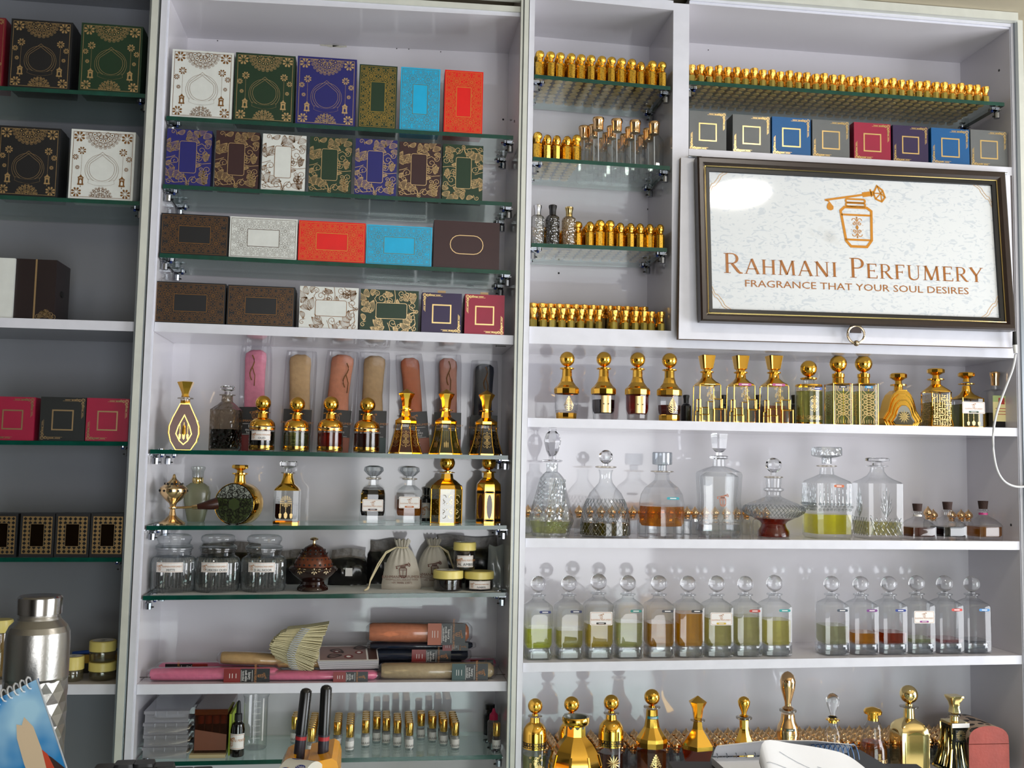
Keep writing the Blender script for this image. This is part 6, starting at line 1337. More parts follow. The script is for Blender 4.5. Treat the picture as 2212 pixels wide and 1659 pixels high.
# ------------------------------------------------------------------ lowest shelf things of the middle cabinet
l, h, w = size('2i', 1066, 1530, 26, .085); t = thing('glue_bottle', 'clear squeeze bottle with a pink nozzle cap at the right end of the lowest shelf', 'bottle', l)
MB().loft([(0, 1), (.6, 1), (.66, .75), (.68, .7)], w, h, 20).build('body', [gm('milky_plastic', (.8, .78, .78), (.5, .5, .5), .08, .2, opaque=.3, body='#b8a8a8')], t); MB().loft([(.66, .75), (.82, .70), (.88, .35), (.99, .2), (1, .1)], w, h, 16).build('nozzle_cap', [pm('hot_pink_plastic', '#d8305e', .4)], t)
MB().loft([(.03, .93), (.26, .93)], w, h, 16).build('liquid', [liq('#7a3a30', .6)], t)
l, h, w = size('2i', 1058, 1520, 26, .135); t = thing('dropper_bottle', 'black bottle behind the pink-capped squeeze bottle', 'bottle', l); MB().loft([(0, 1), (.62, 1), (.7, .6), (.8, .55), (.82, .8), (.98, .8), (1, .5)], w, h, 18).build('body', [BLK], t)
# four clear organiser boxes
x0 = spot('2i', 309, .02, 1600).x; x1 = spot('2i', 403, .02, 1600).x; zb = SH['2i'].z(x0)+.0004; hh = (pix(350, 1535, .018).z-zb)/4
CP = gm('clear_plastic', (.90, .90, .94), (.62, .62, .68), .07, .05, opaque=.42, body='#f0f0f6')
for i in range(4):
    t = thing('organiser_box', ('lowest', 'second lowest', 'third', 'topmost')[i]+' clear plastic organiser box in the stack at the left end', 'box', (x0+(.001*(i % 2)), .018, zb+i*hh)); W_ = x1-x0
    MB().box(0, 0, 0, W_, .125, hh*.70).build('tray', [CP], t, smooth=0)
    m = MB().box(-.0015, -.0015, hh*.72, W_+.0015, .127, hh*.97)
    for q in range(1, 4): m.box(W_*q/4-.0006, -.0022, hh*.62, W_*q/4+.0006, -.0016, hh*.96)
    m.box(W_, .03, hh*.35, W_+.006, .05, hh*.9); m.build('lid', [CP], t, smooth=0)
    m = MB()
    rnd = random.Random(i)
    if i < 3:
        for q in range(9): a = .006+q*(W_-.02)/9; z = .002+.0007*q; m.hexa([(a, .006, .0015), (a+.022, .006, z), (a+.022, .09, z), (a, .09, .0015), (a, .006, .0025), (a+.022, .006, z+.001), (a+.022, .09, z+.001), (a, .09, .0025)])
        m.build('paper_strips', [pm('ivory_paper', '#d9d0b8', .6)], t, smooth=0)
    else: m.loft([(.10, .95, 0, 6), (.5, 1, 0, 6), (.75, .9, 0, 5)], W_*.86, hh*.9, 24, 1.3, c=(W_/2, .062, 0)).build('cotton_wool', [pm('cotton_wool', '#c9cbd0', .95, bump=.8, bscale=150)], t)
# brown tube kit
x0 = spot('2i', 420, .03, 1600).x; x1 = spot('2i', 489, .03, 1600).x; zb = SH['2i'].z(x0)+.0003; zt = pix(450, 1532, .025).z-zb; W_ = x1-x0
t = thing('leaflet', 'yellowed folded leaflet lying under the brown tube kit', 'paper', (x0-.004, .016, zb)); MB().box(-.002, 0, 0, W_+.004, .12, .0055).build('folded_paper', [pm('aged_paper', '#b8a880', .7)], t, smooth=0)
t = thing('tube_kit', 'brown see-through kit box of orange-capped tubes', 'kit box', (x0, .026, zb+.0058)); zt -= .006
MB().box(0, 0, 0, W_, .115, zt*.86).build('case', [gm('brown_plastic', (.45, .24, .16), (.3, .15, .1), .08, opaque=.35, body='#5a2c1c')], t, smooth=0); MB().box(-.001, -.001, zt*.87, W_+.001, .116, zt).build('case_lid', [gm('orange_plastic', (.7, .35, .2), (.4, .2, .1), .08, opaque=.45, body='#8a4828')], t, smooth=0)
for i in range(4):
    o = MB().loft([(0, .7), (.1, 1), (.74, 1)], W_*.20, zt*.82, 14, c=(W_*(.14+.24*i), .014, zt*.02)).build('tube', [pm('dark_tube', '#1c0f0d', .2)], t); MB().loft([(.75, 1.08), (.98, 1.08)], W_*.20, zt*.82, 14, c=(W_*(.14+.24*i), .014, zt*.02)).build('tube_cap', [pm('orange_cap', '#c8683a', .35)], o)
d = D2(); d.poly([(0, 0), (W_, 0), (W_, zt*.36), (0, zt*.48)], 1); MB().draw(d, (0, 0, zt*.06), off=.0004).build('sticker', [BLK, pm('brown_sticker', '#6b3a22', .4)], t, smooth=0)
t = thing('leaflet', 'bright yellow-green leaflet wedged between kit box and beaker', 'paper', (x1+.003, .03, zb)); MB().box(0, 0, 0, .004, .09, zt*.95).build('folded_paper', [pm('lime_paper', '#a8c020', .5)], t, smooth=0)
l, h, w = size('2i', 514, 1513, 31, .028); t = bottle('dropper_bottle', 'black dropper bottle with a white label in front of the beaker', '2i', 514, 1513, 31, .028, [(0, .92), (.02, 1), (.48, 1), (.58, .85), (.62, .5), (.66, .46)], 24, mats=[pm('dark_amber_glass', '#0c0807', .08, spec=.8)], lab2=(.14, 1.25, .28, 1, 1.01, None, None, True))
MB().loft([(.64, .55), (.76, .52), (.77, .34), (.93, .28), (.98, .22), (1, .08)], w, h, 18).build('dropper_bulb', [pm('black_rubber', '#0e0e10', .5)], t)
l, h, w = size('2i', 552, 1500, 52, .075); t = thing('measuring_beaker', 'empty glass measuring beaker with a white scale', 'beaker', l)
MB().loft([(0, .94), (.03, 1), (.94, 1), (.985, 1.07), (1, 1.09)], w, h, 36, caps=False).loft([(0, .94), (.012, .90), (.013, .01)], w, h, 36).build('glass_wall', [CG], t)
d = D2(); 
for i in range(7): d.rect(-.004 if i % 2 else -.008, .02+i*.010, .006, .0207+i*.010)
d.rect(.010, .015, .0125, .085); R_ = w*.503
MB().draw(d, f=lambda a, b, o: (R_*math.sin(a/R_+.2), -R_*math.cos(a/R_+.2), b)).build('scale_marks', [PAPER, PAPER], t, smooth=0)
# ---- pouches lying on the white shelf
def lying(px0, px1, py, th, Y, z0, col, lab, card=None, cpos=.6, clen=.28, rot=0, flip=False, words='oudh sticks', seed=1, tilt=0, wd=.032):
    s = SH['2h']; pL = pix(px0, py, Y); pR = pix(px1, py, Y); L_ = pR.x-pL.x; x = (pL.x+pR.x)/2; zz = s.z(x)+.0004+z0
    t = thing('wrapped_pouch', lab, 'pouch', (x, Y, zz+th/2), rot, ry=tilt)
    m = pouch_mesh(wd, L_, seed, th/wd); m.v = [(z-L_/2, y_ if 0 else x_, y_) for x_, y_, z in m.v] if not flip else [(L_/2-z, x_, y_) for x_, y_, z in m.v]
    m.v = [(a, b, c) for a, b, c in m.v]; 
    m.build('cloth_roll', [cloth('cloth_'+col, PCH[col])], t, smooth=60)
    ms_ = MB().loft([(0, .55), (.04, .95), (.5, 1.0), (.96, .95), (1, .55)], th*1.16, L_+.012, 20, wd*1.12/(th*1.16)); ms_.v = [(c-L_/2-.006, b, a) for a, b, c in ms_.v]; ms_.build('plastic_sleeve', [FILM], t, smooth=60)
    if card:
        d = card2d(wd*1.1, L_*clen, words=('luxury', words, 'handcrafted'))
        q = D2(); q.add(d, 0, 0, 1, -PI/2); cx = -L_/2+cpos*L_
        MB().draw(q, (cx, -wd*.57, 0), (1, 0, 0), (0, .42, .91), off=.0002, mm=[0, 1, 2, 3, 4]).build('card', [PAPER, MT['card_black'], pm('card_'+card, CARDC[card], .35), TAN, PAPER], t, smooth=0) if 0 else None
        k = th/(wd*1.1)*1.15; q2 = D2(); q2.add(d, 0, 0, 1); q3 = D2()
        for p, mm in q2.q: q3.q.append(([(b, -a*k) if not flip else (-b, a*k) for a, b in p], mm))
        MB().draw(q3, (cx, -wd*.575-.0006, 0), off=.0002).build('card', [PAPER, MT['card_black'], pm('card_'+card, CARDC[card], .35), TAN, PAPER], t, smooth=0)
    return t
lying(327, 602, 1442, .020, .030, 0, 'hotpink', 'pink pouch lying at the front left of the white shelf', 'red', .58, .36, seed=1)
lying(345, 560, 1420, .020, .075, 0, 'hotpink', 'pink pouch lying behind the front left one, its card on the left', 'red', .50, .42, flip=True, seed=2)
lying(478, 632, 1420, .020, .045, .021, 'sand', 'sand-coloured pouch lying across the two pink ones', seed=3, tilt=.05)
lying(566, 815, 1446, .015, .026, 0, 'hotpink', 'pink pouch lying under the magazine', 'red', .62, .3, seed=4)
lying(600, 716, 1438, .018, .045, .0165, 'sand', 'small sand-coloured pouch under the paper strips', seed=5)
lying(824, 1066, 1438, .026, .028, 0, 'cream', 'cream pouch with a teal card lying at the front right', 'teal', .62, .32, seed=6, words='hot sticks')
lying(810, 1000, 1420, .020, .085, 0, 'navy', 'navy pouch lying at the back under the others', 'red', .4, .45, seed=7)
lying(800, 1010, 1404, .020, .080, .021, 'navy', 'navy pouch with a red card on top of the back one', 'red', .42, .4, seed=8, words='oudh sticks')
lying(800, 1020, 1392, .012, .075, .042, 'navy', 'thin navy pouch directly under the peach one', 'red', .7, .25, seed=9)
lying(798, 1012, 1365, .032, .068, .0545, 'peach', 'peach pouch on top of the pile with its card on the right', 'orange', .58, .38, seed=10, words='musk sticks')
lying(930, 1070, 1420, .016, .12, .0, 'hotpink', 'pink pouch end showing behind the cream one', 'red', .6, .35, seed=11)
# magazine
l = spot('2h', 752, .055, 1420); t = thing('magazine', 'thick white-paged magazine with a brown cover lying open-edged on the pouches', 'magazine', (l.x, .050, l.z+.0365), .06, rx=.20)
m = MB()
for i in range(9): m.box(-.052+.0006*i, -.028, -.0016*i-.001, .050, .040, -.0016*i-.0001)
m.build('pages', [pm('page_white', '#c9c8cc', .5)], t, smooth=0)
d = D2(); d.rect(-.052, -.028, .050, .040, None, 1); d.rect(-.048, -.024, .030, .037, None, 2); d.rect(.033, -.024, .048, .037, None, 3)
for a, b, r in ((.0, -.010, .008), (.018, .008, .007), (-.02, .012, .006)): d.circ(a, b, r, None, 4, 16); d.circ(a, b, r*.5, None, 5, 12)
for a, b, an in ((-.035, -.012, 20), (-.03, .02, -30), (.01, .025, 10)): d.leaf(a, b, .025, an, .3, .003, 6, 1)
for i in range(4): d.rect(.035, -.02+i*.013, .045, -.016+i*.013, None, 1)
MB().draw(d, (0, 0, .0002), (1, 0, 0), (0, 1, 0), off=.0002).build('cover', [PAPER, PAPER, pm('mauve_cover', '#8a6f6b', .4), pm('cover_brown', '#4f3a36', .4), pm('cover_red', '#7a2a28', .4), PAPER, pm('cover_dark', '#3a2622', .4)], t, smooth=0)
# fan of scent strips
o = spot('2h', 640, .022, 1445); t = thing('paper_strip_fan', 'fanned stack of folded cream paper strips leaning on the pouches', 'paper strips', o); m = MB(); m2 = MB()
SPN = [(0, 641, 1450), (.15, 632, 1436), (.35, 628, 1415), (.6, 636, 1392), (.85, 650, 1370), (1, 662, 1357)]
def sp_(f):
    for a, b in zip(SPN, SPN[1:]):
        if a[0] <= f <= b[0]: u = (f-a[0])/(b[0]-a[0]); return a[1]+(b[1]-a[1])*u, a[2]+(b[2]-a[2])*u
rnd = random.Random(4); NS = 44
for i in range(NS):
    f = i/(NS-1); sx, sy = sp_(f); yy = .030-.018*math.sin(PI*f); c = pix(sx, sy, yy)-o; dth = .026
    for sg in (-1, 1):
        if sg < 0: an = math.radians(28-34*f); ln = 40+8*math.sin(PI*f)
        else: an = math.radians(-38+46*f); ln = 46+10*math.sin(PI*f)
        an += rnd.uniform(-.03, .03); ln += rnd.uniform(-3, 3)
        e_ = pix(sx+sg*ln*math.cos(an), sy-ln*math.sin(an), yy+.004)-o; q = .00045
        m.hexa([(c.x, c.y, c.z-q), (e_.x, e_.y, e_.z-q), (e_.x, e_.y+dth, e_.z-q+.002), (c.x, c.y+dth, c.z-q+.002), (c.x, c.y, c.z+q), (e_.x, e_.y, e_.z+q), (e_.x, e_.y+dth, e_.z+q+.002), (c.x, c.y+dth, c.z+q+.002)])
    if i % 2 == 0: e_ = pix(sx-9, sy-1, yy-.002)-o; g = pix(sx+9, sy+1, yy-.002)-o; m2.hexa([(e_.x, e_.y, e_.z-.0007), (g.x, g.y, g.z-.0007), (g.x, g.y+.004, g.z-.0007), (e_.x, e_.y+.004, e_.z-.0007), (e_.x, e_.y, e_.z+.0007), (g.x, g.y, g.z+.0007), (g.x, g.y+.004, g.z+.0007), (e_.x, e_.y+.004, e_.z+.0007)])
m.v = [(a, b, max(c, .0004)) for a, b, c in m.v]; m.build('folded_strips', [pm('strip_paper', '#ddd4ab', .6, var=.1, vscale=300)], t, smooth=0)
m2.build('printed_band', [pm('band_white', '#aeb2b8', .6)], t, smooth=0)
# ------------------------------------------------------------------ sign on its flap
# flap hinges at the top, its lower edge stands a little forward
def P4(c, ys): return [pix(a, b, y) for (a, b), y in zip(c, ys)]
fl = P4(((1471, 340), (2182, 378), (2192, 751), (1466, 732)), (-.010, -.010, -.028, -.028))
t = thing('display_flap', 'white hinged flap door carrying the framed shop sign', 'flap door', (0, 0, 0))
TL, TR, BR, BL = fl; nv = (TR-TL).cross(TL-BL).normalized(); th_ = Vector((0, .014, 0))
m = MB(); m.hexa([BL, BR, BR+th_*.9, BL+th_*.9, TL, TR, TR+th_*.6, TL+th_*.6], [0, 1, 1, 1, 1, 1]).build('door_panel', [EDGE, pm('raw_board_edge', '#6a5236', .7)], t, smooth=0)
g = MB().box(XC1-.030, -.0004, SH['4r'].z(.6)-.008, XC1-.0195, -.0002, pix(1471, 338, 0).z, 0).box(XC1-.030, -.0004, SH['4r'].z(.9)-.018, XD-.004, -.0002, SH['4r'].z(.9)-.002, 0); g.build('shadow_gap', [BLACKM], cab3, smooth=0) if 0 else None
for u in (.04, .97):
    p = TL.lerp(TR, u); MB().tube([p+Vector((-.012, -.001, .002)), p+Vector((.012, -.001, .002))], .0022, 8).build('hinge', [CHROME], t)
Fp = P4(((1513, 337), (2178, 375), (2195.5, 713), (1515, 692.5)), (-.035, -.035, -.053, -.053)); A, B, C, D_ = Fp
O = D_; U = (C-D_); V = (A-D_); FWd = U.length; FHt = V.length; U.normalize(); N_ = U.cross(V).normalized(); V = N_.cross(U).normalized()
t = thing('framed_sign', 'dark wooden framed shop sign with a gold perfume bottle emblem', 'sign', O)
mw_ = Matrix((U, V, N_)).transposed().to_4x4(); mw_.translation = O; t.matrix_world = mw_
# local frame: x along width, y up the sign, z towards the viewer
prof = [(0, -.020), (0, -.002), (.003, 0), (.010, -.001), (.0145, -.005), (.0155, -.0045), (.0165, -.0055), (.0175, -.007), (.0235, -.008), (.0245, -.013)]
pm_ = [0, 0, 0, 0, 1, 1, 2, 2, 2]
m = MB()
for x, z in prof: m.v += [(x, x, z), (FWd-x, x, z), (FWd-x, FHt-x, z), (x, FHt-x, z)]
for i in range(len(prof)-1):
    for k in range(4): a, b = i*4+k, i*4+(k+1) % 4; m.f.append((a, b, b+4, a+4)); m.m.append(pm_[i])
m.f.append((3, 2, 1, 0)); m.m.append(0)
m.build('frame', [pm('dark_brown_frame', '#24130e', .3, spec=.6, var=.3, vscale=30), PGOLD, pm('black_frame', '#0c0c0d', .35)], t, smooth=25)
SP, N2, L2 = None, None, None
ms, nt, N, L = newmat('sign_print'); b = N['Principled BSDF']; tc = N.new('ShaderNodeTexCoord')
mp = N.new('ShaderNodeMapping'); mp.inputs['Scale'].default_value = (1, 2.0, 1); mp.inputs['Rotation'].default_value = (0, 0, .35); L.new(tc.outputs['Object'], mp.inputs[0])
nz = N.new('ShaderNodeTexNoise'); nz.inputs['Scale'].default_value = 62; nz.inputs['Detail'].default_value = 1; nz.inputs['Distortion'].default_value = 1.6; L.new(mp.outputs[0], nz.inputs[0])
cr = N.new('ShaderNodeValToRGB'); e = cr.color_ramp.elements; e[0].position = .56; e[0].color = hx('#d3d7da'); e[1].position = .64; e[1].color = hx('#c1c8cf'); L.new(nz.outputs[0], cr.inputs[0])
n2 = N.new('ShaderNodeTexNoise'); n2.inputs['Scale'].default_value = 9; n2.inputs['Detail'].default_value = 6; L.new(tc.outputs['Object'], n2.inputs[0]); c2 = N.new('ShaderNodeValToRGB'); c2.color_ramp.elements[0].position = .66; c2.color_ramp.elements[0].color = (1, 1, 1, 1); c2.color_ramp.elements[1].position = .80; c2.color_ramp.elements[1].color = (.72, .69, .66, 1)
L.new(n2.outputs[0], c2.inputs[0]); mx = N.new('ShaderNodeMixRGB'); mx.blend_type = 'MULTIPLY'; mx.inputs[0].default_value = 1; L.new(cr.outputs[0], mx.inputs[1]); L.new(c2.outputs[0], mx.inputs[2]); L.new(mx.outputs[0], b.inputs['Base Color'])
b.inputs['Roughness'].default_value = .06; b.inputs['Specular IOR Level'].default_value = .6
x0, y0, x1, y1 = .024, .024, FWd-.024, FHt-.024; PW, PH = x1-x0, y1-y0
MB().add([(x0, y0, -.012), (x1, y0, -.012), (x1, y1, -.012), (x0, y1, -.012)], [(0, 1, 2, 3)]).build('sign_board', [ms], t, smooth=0)
GLY = {  # roman capitals from strokes: (points, width) with serifs as thin bars, height 1
 'I': (.38, [([(.19, 0), (.19, 1)], .11)], [(.06, .32, 0), (.06, .32, 1)]), 'H': (.86, [([(.17, 0), (.17, 1)], .11), ([(.69, 0), (.69, 1)], .11), ([(.17, .51), (.69, .51)], .04)], [(.04, .30, 0), (.04, .30, 1), (.56, .82, 0), (.56, .82, 1)]),
 'N': (.90, [([(.17, 0), (.17, 1)], .05), ([(.15, 1), (.73, 0)], .12), ([(.74, 0), (.74, 1)], .05)], [(.04, .30, 0), (.02, .2, 1), (.62, .86, 1)]), 'M': (1.05, [([(.15, 0), (.20, 1)], .05), ([(.19, 1), (.52, .03)], .12), ([(.52, .03), (.84, 1)], .05), ([(.84, 1), (.89, 0)], .11)], [(.03, .27, 0), (.06, .2, 1), (.77, 1.02, 0), (.84, .98, 1)]),
 'A': (.86, [([(.10, 0), (.42, 1.02)], .045), ([(.42, 1.02), (.76, 0)], .115), ([(.20, .34), (.64, .34)], .04)], [(0, .22, 0), (.62, .88, 0)]), 'E': (.70, [([(.17, 0), (.17, 1)], .11), ([(.17, .98), (.60, .98)], .04), ([(.17, .52), (.50, .52)], .04), ([(.17, .02), (.63, .02)], .04), ([(.60, 1), (.60, .82)], .035), ([(.63, 0), (.65, .20)], .035), ([(.50, .60), (.50, .43)], .03)], [(.04, .2, 0), (.04, .2, 1)]),
 'F': (.64, [([(.17, 0), (.17, 1)], .11), ([(.17, .98), (.58, .98)], .04), ([(.17, .50), (.48, .50)], .04), ([(.58, 1), (.58, .82)], .035), ([(.48, .59), (.48, .41)], .03)], [(.04, .30, 0), (.04, .2, 1)]), 'Y': (.80, [([(.08, 1), (.40, .45)], .11), ([(.72, 1), (.41, .45)], .045), ([(.40, .48), (.40, 0)], .11)], [(.27, .53, 0), (-.02, .22, 1), (.60, .82, 1)])}
def glyph(d, ch, x, y, k, kw):
    WB = 1.18
    def Q(a, b_): return (x+a*kw, y+b_*k)
    if ch in 'PR':
        d.line([Q(.17, 0), Q(.17, 1)], .11*kw); d.rect(x+.04*kw, y, x+.31*kw, y+.03*k); d.rect(x+.04*kw, y+.97*k, x+.2*kw, y+k)
        pts = [Q(.17, .98)]+[Q(.36+.22*math.cos(a), .735+.245*math.sin(a)) for a in [PI/2-PI*i/12 for i in range(13)]]+[Q(.17, .49)]
        d.line(pts, [.04*kw]*3+[.05*kw, .07*kw, .09*kw, .105*kw, .11*kw, .105*kw, .09*kw, .07*kw, .05*kw]+[.04*kw]*3)
        if ch == 'R': d.line([Q(.36, .49), Q(.60, .12), Q(.68, .03), Q(.80, .02)], [.10*kw, .115*kw, .08*kw, .03*kw]); return .80
        return .64
    if ch == 'U':
        pts = [Q(.17, 1), Q(.17, .35)]+[Q(.435-.265*math.cos(a), .27-.27*math.sin(a)) for a in [PI*i/10 for i in range(1, 10)]]+[Q(.70, .35), Q(.70, 1)]
        d.line(pts, [.11*kw]*2+[.105*kw, .10*kw, .09*kw, .075*kw, .06*kw, .05*kw, .045*kw, .045*kw, .045*kw]+[.045*kw]*2); d.rect(x+.04*kw, y+.97*k, x+.30*kw, y+k); d.rect(x+.58*kw, y+.97*k, x+.82*kw, y+k); return .86
    wd, st, sr = GLY[ch]
    for p, w_ in st: d.line([Q(a, b_) for a, b_ in p], w_*kw*WB)
    for a, b_, yy in sr: d.rect(x+a*kw, y+(yy-(.03 if yy else 0))*k, x+b_*kw, y+(yy+(0 if yy else .03))*k)
    return wd
d = D2(); cap, sm_ = PH*.145, PH*.107; tot = 0
def run(d, x, y, s_, kx):
    for i, ch in enumerate(s_):
        if ch == ' ': x += cap*.42*kx; continue
        big = i == 0 or s_[i-1] == ' '; k = cap if big else sm_
        x += (glyph(d, ch, x, y, k, k*kx)+.06)*k*kx
    return x
wtot = run(D2(), 0, 0, 'RAHMANI PERFUMERY', 1.0); kx = PW*.915/wtot
run(d, PW*.040, PH*.262, 'RAHMANI PERFUMERY', kx)
vs, fs, wd = textmesh('FRAGRANCE THAT YOUR SOUL DESIRES'); hh_ = PH*.052; d.text('FRAGRANCE THAT YOUR SOUL DESIRES', PW*.503, PH*.168, hh_, 1, sx=PW*.785/(wd*hh_))
d.add(emblem(PH*.475, 3, .040), PW*.507, PH*.728)
for cx, cy, sx, sy in ((0, 0, 1, 1), (PW, 0, -1, 1), (0, PH, 1, -1), (PW, PH, -1, -1)):   # corner flourishes
    for k in (1, .8):
        pts = [(cx+sx*PW*.045*k*q*1.3*(1+.10*math.sin(q*14)), cy+sy*PH*.15*k*(1-q)*(1+.10*math.cos(q*16))) for q in [i/20 for i in range(21)]]
        d.line(pts, .0009, 2)
MB().draw(d, (x0, y0, -.0118), (1, 0, 0), (0, 1, 0), off=.0002).build('lettering', [TAN, pm('copper_lettering', '#9c5f22', .35, spec=.5), pm('pale_tan_ink', '#c9a06a', .5), pm('amber_ink', '#bf7c12', .35)], t, smooth=0)
# ring pull under the sign
pc = pix(1849, 707, -.046); t = thing('ring_pull', 'brass ring pull hanging from a brown leather loop under the sign', 'ring pull', pc)
MB().box(-.010, -.001, -.010, .010, .003, .010).build('leather_loop', [pm('brown_leather', '#2c1a16', .5)], t, smooth=0)
m = MB(); R_ = .0155; n = 32; m.tube([(R_*math.sin(2*PI*i/n), 0, -.013+R_*math.cos(2*PI*i/n)) for i in range(n+1)], .0022, 8).loft([('B', 0, 1)], .0105, 1, 16, c=(0, -.001, -.0285)); m.build('ring', [pm('antique_brass', (.45, .36, .25), .25, 1)], t)
# cable
pts = [pix(a, b, y) for a, b, y in ((2191, 716, -.045), (2192, 745, -.045), (2194, 765, -.045), (2188, 795, -.042), (2175, 830, -.038), (2160, 870, -.034), (2149, 910, -.030), (2145, 950, -.028), (2148, 990, -.026), (2156, 1020, -.024), (2170, 1040, -.02), (2190, 1050, -.018), (2212, 1051, -.018), (2240, 1044, -.02))]
t = thing('power_cable', 'white power cable hanging from the sign past the right bottles', 'cable', (0, 0, 0))
cv = bpy.data.curves.new('c', 'CURVE')
def smoothp(P, k=4):
    o = []
    for i in range(len(P)-1):
        a, b, c, e = P[max(i-1, 0)], P[i], P[i+1], P[min(i+2, len(P)-1)]
        for q in range(k):
            u = q/k; o.append(.5*((2*b)+(c-a)*u+(2*a-5*b+4*c-e)*u*u+(3*b-a-3*c+e)*u**3))
    return o+[P[-1]]
MB().tube(smoothp(pts[2:]), .0021, 8).build('white_cord', [pm('white_cord', '#d3d4d6', .4)], t, smooth=80)
MB().tube(pts[:2], [.0030, .0042], 12).build('black_plug', [BLK], t); MB().tube([pts[1], pts[1].lerp(pts[2], .9)], [.0042, .0032], 12).build('white_plug', [pm('white_plastic', '#d6d6d4', .3)], t)
bpy.data.curves.remove(cv)
# ------------------------------------------------------------------ left cabinet, bottom shelf
s1 = SH['1f']; GJ = gm('hazy_plastic', (.85, .82, .72), (.4, .38, .3), .08, opaque=.2, body='#a09878')
lidjar('1f', 158, 1417, 46, .03, 'low clear jar with a yellow lid beside the steel bottle', .48, top='AMBER', glass=GJ, content=False)
lidjar('1f', 0, 1338, 50, .05, 'tall yellow-lidded jar cut off at the left photo edge', .80, content=True, glass=GJ, paste=pm('ochre_paste', '#8a6a20', .4))
za = lidjar('1f', 221, 1428, 58, .04, 'lower of two stacked yellow-lidded jars by the post', .52, content=False, glass=GJ)
lidjar('1f', 221, 1383, 57, .04, 'upper of two stacked yellow-lidded jars by the post', .52, content=False, glass=GJ, z0=za+.0006, top='MUSK')
a = pix(157, 1412, .10); b = pix(256, 1402, .10); t = thing('pen', 'blue pen lying behind the yellow-lidded jars', 'pen', (a+b)/2)
h2 = (b-a)/2; zf = s1.z(a.x)
MB().tube([-h2, h2*.7, h2], [.0035, .0035, .0012], 10).build('barrel', [pm('blue_plastic', '#1c4fb0', .3)], t)
t = thing('yellow_case', 'flat black and yellow case behind the jars, under the blue pen', 'case', (pix(222, 1430, .10).x, .10, zf+.0004)); MB().box(-.04, -.012, 0, .04, .012, .016).build('body', [pm('black_case', '#1a1917', .5)], t, smooth=0); MB().box(-.04, -.0122, .0163, .04, .0122, (a.z+b.z)/2-.0040-zf-.0004).build('yellow_top', [pm('mustard_plastic', '#b08a28', .4)], t, smooth=0)
# ------------------------------------------------------------------ counter in the foreground
CZ = -.375; CY0 = -.50
t = thing('glass_counter', 'glass-topped shop counter in the foreground along the bottom edge', 'counter', (0, 0, FLOOR))
ct = CZ-FLOOR; x0c = -1.25; x1c = 1.6
MB().box(x0c, -1.15, ct-.008, x1c, CY0, ct, [1, 1, 1, 1, 0, 0]).build('glass_top', [GSH, GEDGE], t, smooth=0)
MB().box(x0c, -1.12, .06, x1c, -1.113, ct-.012).build('front_pane', [GSH], t, smooth=0)
MB().box(x0c, -1.11, 0, x1c, CY0-.02, .06).build('plinth', [WHITE], t, smooth=0)
MB().box(x0c+.02, -1.11, ct-.30, x1c-.02, CY0-.03, ct-.292).build('inner_shelf', [GSH], t, smooth=0)
for x in (x0c, .30, x1c-.02): MB().box(x, -1.11, .06, x+.02, CY0-.02, ct-.0085).build('upright', [ALU], t, smooth=0)
def onc(px, py, Y): p = pix(px, py, Y); return p
# steel bottle
Yb = -.60; p0 = pix(75, 1640, Yb); top = pix(87, 1287, Yb); w = pix(147, 1420, Yb).x-pix(10, 1420, Yb).x; H_ = top.z-CZ
t = thing('steel_bottle', 'brushed steel water bottle with a faceted diamond body', 'water bottle', (pix(78, 1450, Yb).x, Yb, CZ+.0003))
MB().loft([(0, .90), (.01, .94), (.03, .96)], w, H_, 40).build('base_ring', [STEEL], t)
n = 13; rings = 12; m = MB(); z0_, z1_ = .03, .63
for j in range(rings+1):
    z = z0_+(z1_-z0_)*j/rings
    for k in range(n):
        a = 2*PI*(k+.5*(j % 2))/n; q = w/2*1.0; m.v.append((q*math.cos(a), q*math.sin(a), z*H_))
for j in range(rings):
    for k in range(n):
        a, b = j*n+k, j*n+(k+1) % n; c, e_ = a+n, b+n
        if j % 2 == 0: m.f += [(a, b, c), (b, e_, c)]
        else: m.f += [(a, b, e_), (a, e_, c)]
        m.m += [0, 0]
m.loft([(.618, .965), (.64, 1.0), (.80, 1.0), (.84, .98), (.865, .90), (.885, .76), (.895, .69), (.905, .67)], w, H_, 48)
m.build('body', [STEEL], t, smooth=8)
MB().loft([(.905, .66), (.91, .64), (.935, .64)], w, H_, 48).build('neck', [STEEL], t)
MB().loft([(.918, .66), (.92, .70), (.985, .71), (.993, .70), (1.0, .64), (1.0, .55), (.998, .3)], w, H_, 48).build('screw_cap', [pm('polished_steel', (.36, .35, .34), .18, 1)], t, smooth=30)
# desk calendar
Yc = -.70; a = pix(-42, 1528, Yc); b = pix(78, 1468, Yc); c = pix(122, 1680, Yc-.03); t = thing('desk_calendar', 'spiral-bound desk calendar with a tooth picture, bottom left corner', 'calendar', (0, 0, 0))
U = (b-a); UL = U.length; U.normalize(); V = Vector((0, -.30, -1)).normalized(); V = (V-U*V.dot(U)).normalized(); hgt = .155
dn = Vector((c-b)); k = dn.dot(V)
zb_ = min((b+V*hgt).z, 0); t2 = (b.z-CZ)/-V.z if V.z else hgt
def CP_(u, v): return b-U*(UL-u*UL)+V*(v*hgt)+(Vector((.0, 0, 0)))
O = b-U*(UL*1.55); Wc = UL*1.55; Vv = -V
m = MB(); Nn = U.cross(Vv).normalized(); Nn = Nn if Nn.y < 0 else -Nn
bot = O+V*hgt
d = D2(); d.rect(0, 0, Wc, hgt, None, 1); rnd = random.Random(2)
